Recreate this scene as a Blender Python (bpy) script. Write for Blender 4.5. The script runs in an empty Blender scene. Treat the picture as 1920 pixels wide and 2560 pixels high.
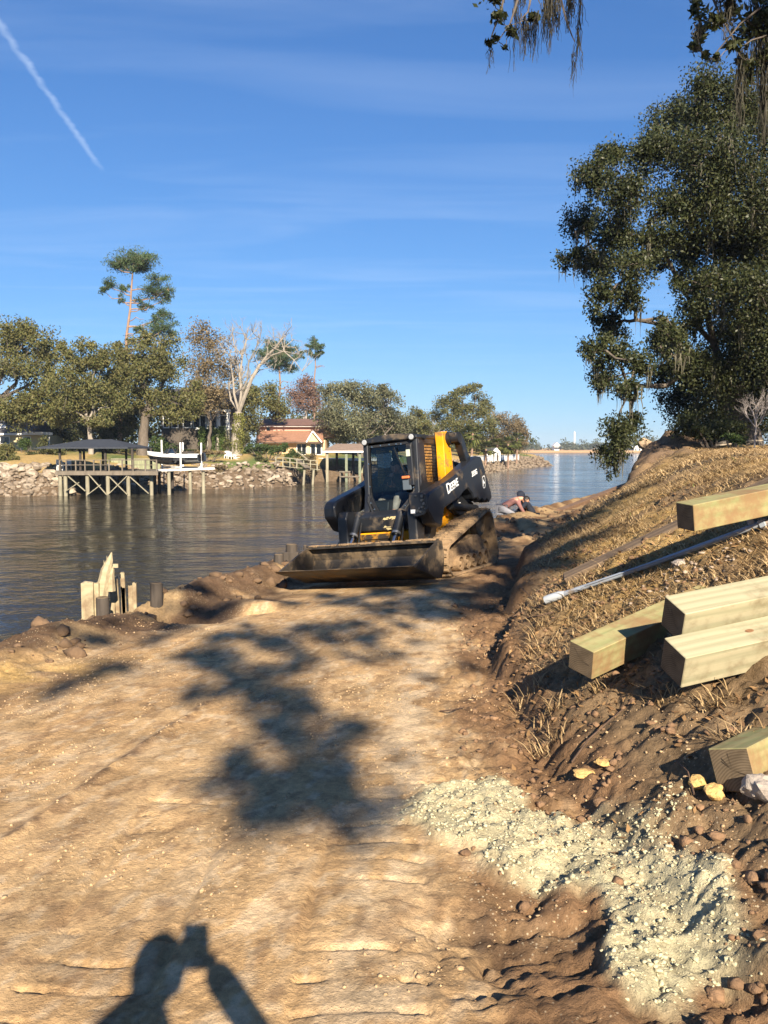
import bpy, bmesh, math, random
import numpy as np
from mathutils import Vector, Matrix, Euler

# ------------------------------------------------------------------ camera, sky, sun, exposure
SC = bpy.context.scene
COL = SC.collection
FPX = 2072.0; CAMZ = 1.8; PITCH = math.radians(4.4)
cam_d = bpy.data.cameras.new('camera'); cam = bpy.data.objects.new('camera', cam_d); COL.objects.link(cam)
cam.location = (0, 0, CAMZ); cam.rotation_euler = (math.radians(90) - PITCH, 0, 0)
cam_d.sensor_fit = 'VERTICAL'; cam_d.sensor_height = 32.0; cam_d.lens = 16.0 * FPX / 1280.0
cam_d.clip_start = 0.05; cam_d.clip_end = 9000
SC.camera = cam
SUN = Vector((0.193, -0.843, 0.503)).normalized()          # towards the sun
SUN_EL = math.asin(SUN.z); SUN_AZ = math.atan2(SUN.x, SUN.y)  # azimuth from +Y clockwise
SC.view_settings.view_transform = 'Standard'; SC.view_settings.look = 'None'
SC.view_settings.gamma = 1.0; SC.view_settings.use_curve_mapping = False
SC.view_settings.exposure = 1.32
SC.render.engine = 'CYCLES'
SC.cycles.use_denoising = True
SC.cycles.max_bounces = 6; SC.cycles.diffuse_bounces = 2; SC.cycles.glossy_bounces = 3
SC.cycles.transmission_bounces = 4; SC.cycles.transparent_max_bounces = 8; SC.cycles.volume_bounces = 0
SC.cycles.caustics_reflective = False; SC.cycles.caustics_refractive = False

def nodes_of(idb):
    idb.use_nodes = True
    nt = idb.node_tree; nt.nodes.clear(); return nt
def nn(nt, typ, **kw):
    n = nt.nodes.new(typ)
    for k, v in kw.items():
        if k in n.inputs.keys(): n.inputs[k].default_value = v
        else: setattr(n, k, v)
    return n
def lk(nt, a, b): nt.links.new(a, b)

def build_world():
    w = bpy.data.worlds.new('World'); SC.world = w
    nt = nodes_of(w)
    sky = nn(nt, 'ShaderNodeTexSky', sky_type='NISHITA')
    sky.sun_disc = False; sky.sun_elevation = SUN_EL; sky.sun_rotation = SUN_AZ
    sky.air_density = 1.0; sky.dust_density = 0.05; sky.ozone_density = 2.0; sky.altitude = 0
    # film-like rendering of the same sky: deeper blue above, soft shoulder at the horizon
    tin = nn(nt, 'ShaderNodeVectorMath', operation='MULTIPLY'); lk(nt, sky.outputs[0], tin.inputs[0]); tin.inputs[1].default_value = (.31, .55, .92)
    den = nn(nt, 'ShaderNodeVectorMath', operation='MULTIPLY_ADD'); lk(nt, tin.outputs[0], den.inputs[0]); den.inputs[1].default_value = (1 / 12, 1 / 11, 1 / 14); den.inputs[2].default_value = (1, 1, 1)
    hsv = nn(nt, 'ShaderNodeVectorMath', operation='DIVIDE'); lk(nt, tin.outputs[0], hsv.inputs[0]); lk(nt, den.outputs[0], hsv.inputs[1])
    tc = nn(nt, 'ShaderNodeTexCoord')
    # thin cirrus: noise on the view direction flattened onto a high plane
    sep = nn(nt, 'ShaderNodeSeparateXYZ'); lk(nt, tc.outputs['Generated'], sep.inputs[0])
    mx = nn(nt, 'ShaderNodeMath', operation='MAXIMUM'); lk(nt, sep.outputs[2], mx.inputs[0]); mx.inputs[1].default_value = 0.05
    dx = nn(nt, 'ShaderNodeMath', operation='DIVIDE'); lk(nt, sep.outputs[0], dx.inputs[0]); lk(nt, mx.outputs[0], dx.inputs[1])
    dy = nn(nt, 'ShaderNodeMath', operation='DIVIDE'); lk(nt, sep.outputs[1], dy.inputs[0]); lk(nt, mx.outputs[0], dy.inputs[1])
    cmb = nn(nt, 'ShaderNodeCombineXYZ'); lk(nt, dx.outputs[0], cmb.inputs[0]); lk(nt, dy.outputs[0], cmb.inputs[1])
    mp = nn(nt, 'ShaderNodeMapping'); lk(nt, cmb.outputs[0], mp.inputs[0])
    mp.inputs['Rotation'].default_value = (0, 0, math.radians(12)); mp.inputs['Scale'].default_value = (0.55, 1.9, 1)
    nz = nn(nt, 'ShaderNodeTexNoise', Scale=0.9, Detail=5.0, Roughness=0.52, Distortion=0.6); lk(nt, mp.outputs[0], nz.inputs[0])
    rp = nn(nt, 'ShaderNodeValToRGB'); lk(nt, nz.outputs[0], rp.inputs[0])
    rp.color_ramp.elements[0].position = 0.46; rp.color_ramp.elements[0].color = (0, 0, 0, 1)
    rp.color_ramp.elements[1].position = 0.86; rp.color_ramp.elements[1].color = (1, 1, 1, 1)
    cm = nn(nt, 'ShaderNodeMath', operation='MULTIPLY'); lk(nt, rp.outputs[0], cm.inputs[0]); cm.inputs[1].default_value = 0.22
    # one contrail: a streak along a straight line of the same high plane, ragged with noise
    a = pix_dir(0, 62); b = pix_dir(262, 436)
    A = Vector((a.x / a.z, a.y / a.z, 0)); B = Vector((b.x / b.z, b.y / b.z, 0)); T = (B - A); L = T.length; T /= L; N = Vector((-T.y, T.x, 0))
    wob = nn(nt, 'ShaderNodeTexNoise', Scale=14.0, Detail=4.0); lk(nt, cmb.outputs[0], wob.inputs[0])
    def dot(vec, off):
        s = nn(nt, 'ShaderNodeVectorMath', operation='SUBTRACT'); lk(nt, cmb.outputs[0], s.inputs[0]); s.inputs[1].default_value = off
        d = nn(nt, 'ShaderNodeVectorMath', operation='DOT_PRODUCT'); lk(nt, s.outputs[0], d.inputs[0]); d.inputs[1].default_value = vec
        return d.outputs['Value']
    al = dot(T, A); ac = dot(N, A)
    wsc = nn(nt, 'ShaderNodeMath', operation='MULTIPLY_ADD'); lk(nt, wob.outputs[0], wsc.inputs[0]); wsc.inputs[1].default_value = 0.03; wsc.inputs[2].default_value = -0.015
    ac2 = nn(nt, 'ShaderNodeMath', operation='ADD'); lk(nt, ac, ac2.inputs[0]); lk(nt, wsc.outputs[0], ac2.inputs[1])
    ab = nn(nt, 'ShaderNodeMath', operation='ABSOLUTE'); lk(nt, ac2.outputs[0], ab.inputs[0])
    mr = nn(nt, 'ShaderNodeMapRange', interpolation_type='SMOOTHSTEP'); lk(nt, ab.outputs[0], mr.inputs[0])
    mr.inputs[1].default_value = 0.0; mr.inputs[2].default_value = 0.017; mr.inputs[3].default_value = 1.0; mr.inputs[4].default_value = 0.0
    me = nn(nt, 'ShaderNodeMapRange', interpolation_type='SMOOTHSTEP'); lk(nt, al, me.inputs[0])
    me.inputs[1].default_value = L * 0.80; me.inputs[2].default_value = L * 1.0; me.inputs[3].default_value = 1.0; me.inputs[4].default_value = 0.0
    ms = nn(nt, 'ShaderNodeMapRange', interpolation_type='SMOOTHSTEP'); lk(nt, al, ms.inputs[0])
    ms.inputs[1].default_value = -1.6; ms.inputs[2].default_value = -0.4; ms.inputs[3].default_value = 0.0; ms.inputs[4].default_value = 1.0
    m1 = nn(nt, 'ShaderNodeMath', operation='MULTIPLY'); lk(nt, mr.outputs[0], m1.inputs[0]); lk(nt, me.outputs[0], m1.inputs[1])
    m2 = nn(nt, 'ShaderNodeMath', operation='MULTIPLY'); lk(nt, m1.outputs[0], m2.inputs[0]); lk(nt, ms.outputs[0], m2.inputs[1])
    m3 = nn(nt, 'ShaderNodeMath', operation='MULTIPLY'); lk(nt, m2.outputs[0], m3.inputs[0]); wq = nn(nt, 'ShaderNodeMath', operation='MULTIPLY'); lk(nt, wob.outputs[0], wq.inputs[0]); wq.inputs[1].default_value = .55; lk(nt, wq.outputs[0], m3.inputs[1])
    tot = nn(nt, 'ShaderNodeMath', operation='ADD', use_clamp=True); lk(nt, cm.outputs[0], tot.inputs[0]); lk(nt, m3.outputs[0], tot.inputs[1])
    fade = nn(nt, 'ShaderNodeMapRange', interpolation_type='SMOOTHSTEP'); lk(nt, sep.outputs[2], fade.inputs[0])
    fade.inputs[1].default_value = 0.03; fade.inputs[2].default_value = 0.2
    tf = nn(nt, 'ShaderNodeMath', operation='MULTIPLY'); lk(nt, tot.outputs[0], tf.inputs[0]); lk(nt, fade.outputs[0], tf.inputs[1])
    mix = nn(nt, 'ShaderNodeMixRGB'); lk(nt, tf.outputs[0], mix.inputs[0]); lk(nt, hsv.outputs[0], mix.inputs[1]); mix.inputs[2].default_value = (3.6, 4.4, 5.6, 1)
    bg = nn(nt, 'ShaderNodeBackground', Strength=0.084); lk(nt, mix.outputs[0], bg.inputs[0])
    out = nn(nt, 'ShaderNodeOutputWorld'); lk(nt, bg.outputs[0], out.inputs[0])

def pix_dir(u, v):
    a = (u - 960) / FPX; b = -(v - 1280) / FPX
    return Vector((a, math.cos(PITCH) + b * math.sin(PITCH), -math.sin(PITCH) + b * math.cos(PITCH)))
def at(u, v, y):
    """the point at distance y (metres ahead) that the photo shows at (u, v)"""
    d = pix_dir(u, v); return Vector((0, 0, CAMZ)) + d * (y / d.y)
def on_z(u, v, z):
    d = pix_dir(u, v); return Vector((0, 0, CAMZ)) + d * ((z - CAMZ) / d.z)

build_world()
sun_d = bpy.data.lights.new('sun', 'SUN'); sun = bpy.data.objects.new('sun', sun_d); COL.objects.link(sun)
sun_d.energy = 5.0; sun_d.angle = math.radians(0.53); sun_d.color = (1.0, 0.875, 0.70)
sun.rotation_euler = (-SUN).to_track_quat('-Z', 'Y').to_euler()

# ------------------------------------------------------------------ helpers
RNG = np.random.default_rng(7)
random.seed(11)
def _h(ix, iy, s):
    h = (ix.astype(np.int64) * 374761393 + iy.astype(np.int64) * 668265263 + s * 974634541) & 0xFFFFFFFF
    h = ((h ^ (h >> 13)) * 1274126177) & 0xFFFFFFFF
    h = h ^ (h >> 16)
    return (h & 0xFFFFFF) / float(0xFFFFFF)
def vnoise(x, y, s=0):
    x = np.asarray(x, float); y = np.asarray(y, float)
    ix = np.floor(x); iy = np.floor(y); fx = x - ix; fy = y - iy
    fx = fx * fx * (3 - 2 * fx); fy = fy * fy * (3 - 2 * fy)
    a = _h(ix, iy, s); b = _h(ix + 1, iy, s); c = _h(ix, iy + 1, s); d = _h(ix + 1, iy + 1, s)
    return (a * (1 - fx) + b * fx) * (1 - fy) + (c * (1 - fx) + d * fx) * fy
def fbm(x, y, o=4, s=0, g=0.5):
    t = 0; a = 1.0; n = 0
    for i in range(o):
        t = t + a * vnoise(x * 2 ** i + i * 17.3, y * 2 ** i - i * 9.1, s + i); n += a; a *= g
    return t / n
def sstep(a, b, x):
    t = np.clip((np.asarray(x, float) - a) / (b - a), 0, 1); return t * t * (3 - 2 * t)

def tag(o, label=None, cat=None, group=None, kind=None):
    if label: o['label'] = label
    if cat: o['category'] = cat
    if group: o['group'] = group
    if kind: o['kind'] = kind
    return o
def thing(name, label, cat, loc=(0, 0, 0), rot=(0, 0, 0), group=None):
    o = bpy.data.objects.new(name, None); COL.objects.link(o)
    o.empty_display_size = 0.2
    o.location = loc; o.rotation_euler = rot
    return tag(o, label, cat, group)
def link(name, me, mat=None, parent=None):
    o = bpy.data.objects.new(name, me); COL.objects.link(o)
    if mat is not None and len(me.materials) == 0:
        for m in (mat if isinstance(mat, (list, tuple)) else [mat]): me.materials.append(m)
    if parent is not None: o.parent = parent
    return o
def copy_tree(o, parent=None):
    c = o.copy(); COL.objects.link(c)
    c.parent = parent
    for ch in o.children: copy_tree(ch, c)
    return c
def np_mesh(name, V, Fq, smooth=False, col=None):
    """mesh from arrays; Fq is (n,4) or (n,3)"""
    V = np.asarray(V, np.float32); Fq = np.asarray(Fq, np.int32)
    me = bpy.data.meshes.new(name); k = Fq.shape[1]
    me.vertices.add(len(V)); me.vertices.foreach_set('co', V.ravel())
    me.loops.add(Fq.size); me.loops.foreach_set('vertex_index', Fq.ravel())
    me.polygons.add(len(Fq)); me.polygons.foreach_set('loop_start', np.arange(0, Fq.size, k, dtype=np.int32))
    me.update(calc_edges=True)
    if smooth: me.polygons.foreach_set('use_smooth', np.ones(len(Fq), bool))
    if col is not None:
        ca = me.color_attributes.new('Col', 'FLOAT_COLOR', 'POINT')
        c4 = np.ones((len(V), 4), np.float32); c4[:, :3] = col; ca.data.foreach_set('color', c4.ravel())
    return me
class MB:
    """collects simple shapes into one mesh"""
    def __init__(s): s.v = []; s.f = []
    def add(s, vs, fs):
        b = len(s.v); s.v += [tuple(p) for p in vs]; s.f += [tuple(b + i for i in f) for f in fs]; return s
    def box(s, lo, hi, M=None):
        x0, y0, z0 = lo; x1, y1, z1 = hi
        vs = [Vector(p) for p in ((x0, y0, z0), (x1, y0, z0), (x1, y1, z0), (x0, y1, z0), (x0, y0, z1), (x1, y0, z1), (x1, y1, z1), (x0, y1, z1))]
        if M is not None: vs = [M @ p for p in vs]
        return s.add(vs, [(0, 3, 2, 1), (4, 5, 6, 7), (0, 1, 5, 4), (1, 2, 6, 5), (2, 3, 7, 6), (3, 0, 4, 7)])
    def bar(s, a, b, w, h, up=(0, 0, 1)):
        """a square bar from a to b"""
        a = Vector(a); b = Vector(b); d = (b - a).normalized(); u = Vector(up)
        x = d.cross(u)
        if x.length < 1e-4: x = d.cross(Vector((1, 0, 0)))
        x.normalize(); z = x.cross(d)
        vs = []
        for p in (a, b):
            for sx, sz in ((-1, -1), (1, -1), (1, 1), (-1, 1)): vs.append(p + x * (sx * w / 2) + z * (sz * h / 2))
        return s.add(vs, [(3, 2, 1, 0), (4, 5, 6, 7), (0, 1, 5, 4), (1, 2, 6, 5), (2, 3, 7, 6), (3, 0, 4, 7)])
    def tube(s, pts, rad, n=8, cap=True):
        pts = [Vector(p) for p in pts]
        if not isinstance(rad, (list, tuple)): rad = [rad] * len(pts)
        vs = []; x = None
        for i, p in enumerate(pts):
            d = (pts[min(i + 1, len(pts) - 1)] - pts[max(i - 1, 0)])
            if d.length < 1e-9: d = Vector((0, 0, 1))
            d.normalize()
            if x is None: x = d.cross(Vector((0, 0, 1)) if abs(d.z) < .9 else Vector((1, 0, 0)))
            x = (x - d * x.dot(d));
            if x.length < 1e-6: x = d.orthogonal()
            x.normalize(); y = d.cross(x)
            for k in range(n):
                t = 2 * math.pi * k / n; vs.append(p + (x * math.cos(t) + y * math.sin(t)) * rad[i])
        fs = []
        for i in range(len(pts) - 1):
            for k in range(n): fs.append((i * n + k, i * n + (k + 1) % n, (i + 1) * n + (k + 1) % n, (i + 1) * n + k))
        if cap: fs.append(tuple(range(n - 1, -1, -1))); fs.append(tuple((len(pts) - 1) * n + k for k in range(n)))
        return s.add(vs, fs)
    def prism(s, poly, lo, hi, axis=1, M=None):
        """poly of 2-D points extruded along an axis: axis 1 -> (x,z), 0 -> (y,z), 2 -> (x,y)"""
        n = len(poly); vs = []
        for e in (lo, hi):
            for a, b in poly:
                p = {0: (e, a, b), 1: (a, e, b), 2: (a, b, e)}[axis]
                p = Vector(p); vs.append(M @ p if M is not None else p)
        fs = [tuple(range(n)), tuple(range(2 * n - 1, n - 1, -1))] + [(i, i + n, (i + 1) % n + n, (i + 1) % n) for i in range(n)]
        return s.add(vs, fs)
    def mesh(s, name, smooth=False, bevel=0, weld=False):
        me = bpy.data.meshes.new(name); me.from_pydata([tuple(p) for p in s.v], [], s.f)
        bm = bmesh.new(); bm.from_mesh(me)
        if weld: bmesh.ops.remove_doubles(bm, verts=bm.verts, dist=1e-5)
        bmesh.ops.recalc_face_normals(bm, faces=bm.faces)
        if bevel: bmesh.ops.bevel(bm, geom=[e for e in bm.edges if len(e.link_faces) == 2 and e.calc_face_angle(0) > 0.5], offset=bevel, segments=1, affect='EDGES', clamp_overlap=True)
        bm.to_mesh(me); bm.free()
        if smooth:
            for p in me.polygons: p.use_smooth = True
            me.set_sharp_from_angle(angle=math.radians(40))
        return me
    def build(s, name, mat=None, parent=None, smooth=False, bevel=0): return link(name, s.mesh(name, smooth, bevel), mat, parent)

# ------------------------------------------------------------------ materials
MATS = {}
def mat(name, rgb, rough=0.7, metal=0.0, var=0.0, vscale=8.0, bump=0.0, bscale=40.0, spec=0.4, dirt=None, dscale=3.0, damt=0.5, stretch=(1, 1, 1), coat=0.0):
    if name in MATS: return MATS[name]
    m = bpy.data.materials.new(name); nt = nodes_of(m)
    bs = nn(nt, 'ShaderNodeBsdfPrincipled'); o = nn(nt, 'ShaderNodeOutputMaterial'); lk(nt, bs.outputs[0], o.inputs[0])
    bs.inputs['Base Color'].default_value = (*rgb, 1); bs.inputs['Roughness'].default_value = rough; bs.inputs['Metallic'].default_value = metal
    bs.inputs['Specular IOR Level'].default_value = spec; bs.inputs['Coat Weight'].default_value = coat
    tc = nn(nt, 'ShaderNodeTexCoord'); mp = nn(nt, 'ShaderNodeMapping'); lk(nt, tc.outputs['Object'], mp.inputs[0]); mp.inputs['Scale'].default_value = stretch
    cur = None
    if var:
        n = nn(nt, 'ShaderNodeTexNoise', Scale=vscale, Detail=5.0, Roughness=0.6); lk(nt, mp.outputs[0], n.inputs[0])
        r = nn(nt, 'ShaderNodeMapRange'); lk(nt, n.outputs[0], r.inputs[0]); r.inputs[1].default_value = .25; r.inputs[2].default_value = .75
        r.inputs[3].default_value = 1 - var; r.inputs[4].default_value = 1 + var
        mm = nn(nt, 'ShaderNodeVectorMath', operation='SCALE'); mm.inputs[0].default_value = rgb; lk(nt, r.outputs[0], mm.inputs['Scale']); cur = mm.outputs[0]
    if dirt:
        n = nn(nt, 'ShaderNodeTexNoise', Scale=dscale, Detail=7.0, Roughness=0.65); lk(nt, tc.outputs['Object'], n.inputs[0])
        r = nn(nt, 'ShaderNodeMapRange', interpolation_type='SMOOTHSTEP'); lk(nt, n.outputs[0], r.inputs[0]); r.inputs[1].default_value = .62 - .3 * damt; r.inputs[2].default_value = .80 - .3 * damt
        mx = nn(nt, 'ShaderNodeMixRGB'); lk(nt, r.outputs[0], mx.inputs[0]); mx.inputs[1].default_value = (*rgb, 1); mx.inputs[2].default_value = (*dirt, 1)
        if cur is not None: lk(nt, cur, mx.inputs[1])
        cur = mx.outputs[0]
        rr = nn(nt, 'ShaderNodeMapRange'); lk(nt, r.outputs[0], rr.inputs[0]); rr.inputs[3].default_value = rough; rr.inputs[4].default_value = 0.9; lk(nt, rr.outputs[0], bs.inputs['Roughness'])
    if cur is not None: lk(nt, cur, bs.inputs['Base Color'])
    if bump:
        n = nn(nt, 'ShaderNodeTexNoise', Scale=bscale, Detail=6.0, Roughness=0.6); lk(nt, mp.outputs[0], n.inputs[0])
        b = nn(nt, 'ShaderNodeBump', Strength=bump, Distance=0.05); lk(nt, n.outputs[0], b.inputs['Height']); lk(nt, b.outputs[0], bs.inputs['Normal'])
    MATS[name] = m; return m
def leaf_mat(name, rgb, rgb2, trans=0.25, rough=0.55):
    if name in MATS: return MATS[name]
    m = bpy.data.materials.new(name); nt = nodes_of(m)
    geo = nn(nt, 'ShaderNodeNewGeometry')
    ramp = nn(nt, 'ShaderNodeMixRGB'); lk(nt, geo.outputs['Random Per Island'], ramp.inputs[0]); ramp.inputs[1].default_value = (*rgb, 1); ramp.inputs[2].default_value = (*rgb2, 1)
    tc = nn(nt, 'ShaderNodeTexCoord'); nz = nn(nt, 'ShaderNodeTexNoise', Scale=0.45, Detail=3.0); lk(nt, tc.outputs['Object'], nz.inputs[0])
    mr = nn(nt, 'ShaderNodeMapRange'); lk(nt, nz.outputs[0], mr.inputs[0]); mr.inputs[1].default_value = .3; mr.inputs[2].default_value = .7; mr.inputs[3].default_value = .75; mr.inputs[4].default_value = 1.3
    sc = nn(nt, 'ShaderNodeVectorMath', operation='SCALE'); lk(nt, ramp.outputs[0], sc.inputs[0]); lk(nt, mr.outputs[0], sc.inputs['Scale'])
    bs = nn(nt, 'ShaderNodeBsdfPrincipled', Roughness=rough); bs.inputs['Specular IOR Level'].default_value = 0.18; lk(nt, sc.outputs[0], bs.inputs['Base Color'])
    tr = nn(nt, 'ShaderNodeBsdfTranslucent'); lk(nt, sc.outputs[0], tr.inputs[0])
    mx = nn(nt, 'ShaderNodeMixShader', Fac=trans); lk(nt, bs.outputs[0], mx.inputs[1]); lk(nt, tr.outputs[0], mx.inputs[2])
    o = nn(nt, 'ShaderNodeOutputMaterial'); lk(nt, mx.outputs[0], o.inputs[0])
    MATS[name] = m; return m
def glass_mat(name, tint=(.6, .68, .7), refl=1.0):
    if name in MATS: return MATS[name]
    m = bpy.data.materials.new(name); nt = nodes_of(m)
    tr = nn(nt, 'ShaderNodeBsdfTransparent'); tr.inputs[0].default_value = (*tint, 1)
    gl = nn(nt, 'ShaderNodeBsdfGlossy', Roughness=0.03); gl.inputs[0].default_value = (refl, refl, refl, 1)
    fr = nn(nt, 'ShaderNodeFresnel', IOR=1.5)
    mx = nn(nt, 'ShaderNodeMixShader'); lk(nt, fr.outputs[0], mx.inputs[0]); lk(nt, tr.outputs[0], mx.inputs[1]); lk(nt, gl.outputs[0], mx.inputs[2])
    o = nn(nt, 'ShaderNodeOutputMaterial'); lk(nt, mx.outputs[0], o.inputs[0])
    MATS[name] = m; return m
# ------------------------------------------------------------------ the near bank: one height field
WATER_Z = -2.2
_E = np.array([(-60, -9), (-12, -4.4), (3, -4.0), (5, -3.85), (7.9, -3.6), (9, -3.3), (11.5, -2.65), (13.3, -2.05), (17, 0.1), (22, 3.0), (30, 7.1), (36, 10.1), (40, 12.2), (48, 18.), (60, 27), (90, 60)], float)
_T = np.array([(-60, 2.2), (0, 1.4), (2.5, 1.15), (3.4, 1.02), (4.2, .95), (5.2, .9), (6.5, .9), (7.5, 1.05), (8.8, 1.4), (12, 1.95), (17, 3.7), (22, 5.7), (30, 8.7), (34, 10.1), (36, 11.0), (40, 12.9), (48, 18.6), (60, 28), (90, 61)], float)
def edge_x(y): return np.interp(y, _E[:, 0], _E[:, 1])
def toe_x(y): return np.interp(y, _T[:, 0], _T[:, 1])
M_LOC = Vector((0.514, 13.022, -0.154)); M_YAW = math.radians(-117.4); M_ROLL = math.radians(5.97); M_PITCH = math.radians(-0.9)
def gauss(x, y, cx, cy, rx, ry, a=0.0):
    c, s = math.cos(a), math.sin(a); dx = x - cx; dy = y - cy
    return np.exp(-(((c * dx + s * dy) / rx) ** 2 + ((-s * dx + c * dy) / ry) ** 2))
def billow(x, y, s): return np.abs(2 * vnoise(x, y, s) - 1)
LIME = [(0.76, 3.50, .50, .38, .3), (1.08, 3.05, .26, .42, .2), (0.42, 4.05, .33, .36, 0.), (.58, 3.78, .36, .26, 0), (.90, 2.75, .17, .24, -.2)]
def lime_mask(x, y):
    g = 0
    for cx, cy, rx, ry, a in LIME: g = np.maximum(g, gauss(x, y, cx, cy, rx, ry, a))
    hole = gauss(x, y, .38, 3.05, .36, .42, .2)
    n = fbm(x * 3.1, y * 3.1, 4, 31)
    return sstep(.30, .62, g + (n - .5) * .75 - hole * .8)
def lanes(x, y):
    """the lanes the machine's tracks have pressed: (weight across, distance along)"""
    out = []
    for x0, x1, w, off in ((-.08, .78, .23, 0.), (-1.02, -.62, .23, .05), (-2.3, -1.5, .22, .11)):
        t = np.clip((y - 2.5) / 9.5, 0, 1); xc = x0 + (x1 - x0) * t ** 1.4
        out.append((x - xc, w, off))
    return out
def ground_z(x, y, fine=True):
    x = np.asarray(x, float); y = np.asarray(y, float)
    ex = edge_x(y); tx = toe_x(y)
    # the bench
    z = 0.012 * (x + .5) - .004 * np.clip(y, 0, 10)
    lx = (x - M_LOC.x) * math.cos(M_YAW) + (y - M_LOC.y) * math.sin(M_YAW); ly = -(x - M_LOC.x) * math.sin(M_YAW) + (y - M_LOC.y) * math.cos(M_YAW)
    zp = -.165 + .104 * np.clip(ly, -1.15, 1.3) + .17 * sstep(-1.15, -1.9, ly) + .0157 * np.clip(lx, -2, 2.5)
    k = sstep(7.5, 10.8, y) * (1 - sstep(16.5, 21, y)); z = z * (1 - k) + zp * k
    z = z - .10 * sstep(16, 20, y)
    under = np.exp(-((lx / 1.5) ** 4 + (ly / 1.15) ** 4)) + np.exp(-(((lx - 1.8) / .75) ** 4 + (ly / 1.2) ** 4)); calm = 1 - np.clip(under, 0, 1) * .85
    # the grassy bank on the right with its raw cut face at the toe
    jag = (fbm(y * 1.3 + 3, x * .4, 3, 5) - .5) * .5
    s = x - tx - jag * sstep(4, 8, y)
    cut = .05 + .05 * sstep(4, 5.5, y) + .14 * sstep(6, 8.5, y) + 1.15 * sstep(26, 35, y)
    rise = np.where(s > 0, cut * sstep(0, .16 + .25 * sstep(26, 35, y), s) + np.clip(s, 0, 30) * .56, 0)
    top = 1.75 + .10 * (fbm(x * .25, y * .25, 3, 8) - .5)
    rise = top - np.log1p(np.exp((top - rise) * 5)) / 5
    rise = np.where(s > 0, rise - (top - np.log1p(np.exp(top * 5)) / 5), 0)
    z = z + rise * (1 - 0)
    # heaps on the far part of the bank
    for cx, cy, rx, ry, h, a in ((11.6, 33.2, .9, 1.5, .48, .4), (13.4, 36.0, .9, 1.2, .80, 0), (12.6, 33.6, 1.3, 1.6, .40, .3), (4.6, 19.2, .7, .5, .28, .4), (5.3, 21.5, .8, .6, .32, .5), (3.5, 20.2, .6, .5, .22, 0.), (4.1, 17.0, .55, .45, .16, 0), (6.4, 23.6, .7, .7, .25, 0), (3.0, 17.6, .8, .3, .12, .6)):
        z = z + h * gauss(x, y, cx, cy, rx, ry, a) * (.75 + .5 * fbm(x * 2.2, y * 2.2, 3, 12))
    # river edge: low berm of loose soil then the drop to the water
    d = x - ex - (fbm(y * .9, x * .3, 3, 2) - .5) * .35
    z = z + .13 * gauss(d, 0, .38, 0, .30, 1) * (.4 + 1.2 * fbm(x * 1.7, y * 1.7, 3, 3)) * sstep(-3, 2, y) * calm
    z = z + calm * (.10 * gauss(x, y, -2.05, 10.25, .55, .22, -.25) + .08 * gauss(x, y, -1.6, 10.0, .5, .25, 0) - .22 * gauss(x, y, -2.35, 9.45, .55, .26, -.35) - .12 * gauss(x, y, -1.45, 9.75, .4, .16, .1) + .06 * gauss(x, y, -2.9, 8.1, .5, .2, .4))
    drop = sstep(.12, -.75, d)
    z = z * (1 - drop) + (-2.9 + .5 * sstep(-.7, -2.5, d) * -1) * drop
    # lime heap and churned hole
    lm = lime_mask(x, y)
    near = 1 - sstep(9, 16, y)
    z = z + .03 * lm - .075 * gauss(x, y, .40, 3.0, .26, .34, .3) * (.5 + fbm(x * 4, y * 4, 2, 41)) - .05 * gauss(x, y, .62, 3.32, .22, .07, .5) + .05 * gauss(x, y, .74, 2.62, .10, .26, -.35)
    if fine:
        rgh = np.clip(sstep(-.2, .5, x - (.12 + .10 * np.clip(y - 3, 0, 9)) + (fbm(x * 2, y * 2, 2, 46) - .5) * .5) + .8 * sstep(1.5, .5, d) * sstep(4.5, 7, y), 0, 1)
        flat = 1 - .7 * rgh
        z = z + calm * (fbm(x * 1.5, y * 1.5, 3, 21) - .5) * .028 + (fbm(x * 6, y * 6, 3, 22) - .5) * (.014 + .05 * rgh) * calm
        z = z + (fbm(x * 19, y * 19, 3, 23) - .5) * (.009 + .018 * rgh) * near
        wx = x + .03 * (vnoise(x * 7, y * 7, 47) - .5); wy = y + .03 * (vnoise(x * 7, y * 7, 48) - .5)
        z = z + near * rgh * (.045 * (billow(wx * 7, wy * 7, 25) ** .7 - .5) + .030 * (billow(wx * 15, wy * 15, 43) ** .7 - .5) + .016 * (billow(wx * 31, wy * 31, 44) ** .7 - .5)) * (1 - .5 * lm)
        z = z + (1 - near) * .34 * (billow(x * 1.4, y * 1.4, 45) - .4) * sstep(0, 1, s) * sstep(26, 30, y)
        z = z + lm * (.030 * billow(wx * 13, wy * 13, 26) ** .7 + .022 * billow(wx * 29, wy * 29, 27) ** .7 + .008 * fbm(x * 55, y * 55, 2, 28) - .02) * near
        for dx, w, off in lanes(x, y):
            inn = sstep(w + .02, w - .02, np.abs(dx)); patch = sstep(.34, .5, fbm(x * 1.1 + off * 9, y * 1.1, 3, 29))
            ph = (y + dx * .06 + .035 * (vnoise(x * 3, y * 3, 30) - .5) * 2 + off) / .165
            fr_ = ph - np.floor(ph)
            groove = np.exp(-((fr_ - .5) / .07) ** 2) * sstep(.25, .55, vnoise(np.floor(ph) * 3.7 + off, np.round(dx * 4), 33))
            edge = np.exp(-((np.abs(dx) - w) / .016) ** 2)
            amp = near * flat * (1 - sstep(.1, .6, x - tx)) * (1 - .8 * sstep(3.2, 5.0, y))
            z = z - amp * (inn * .004 + .036 * groove * inn * patch + .018 * edge * sstep(.4, .6, fbm(x * 2, y * 2, 2, 34)))
        # a ragged ridge of dark crumbs along an old lane edge
        ln = x - (-1.75 + (y - 3.77) * .226)
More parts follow.
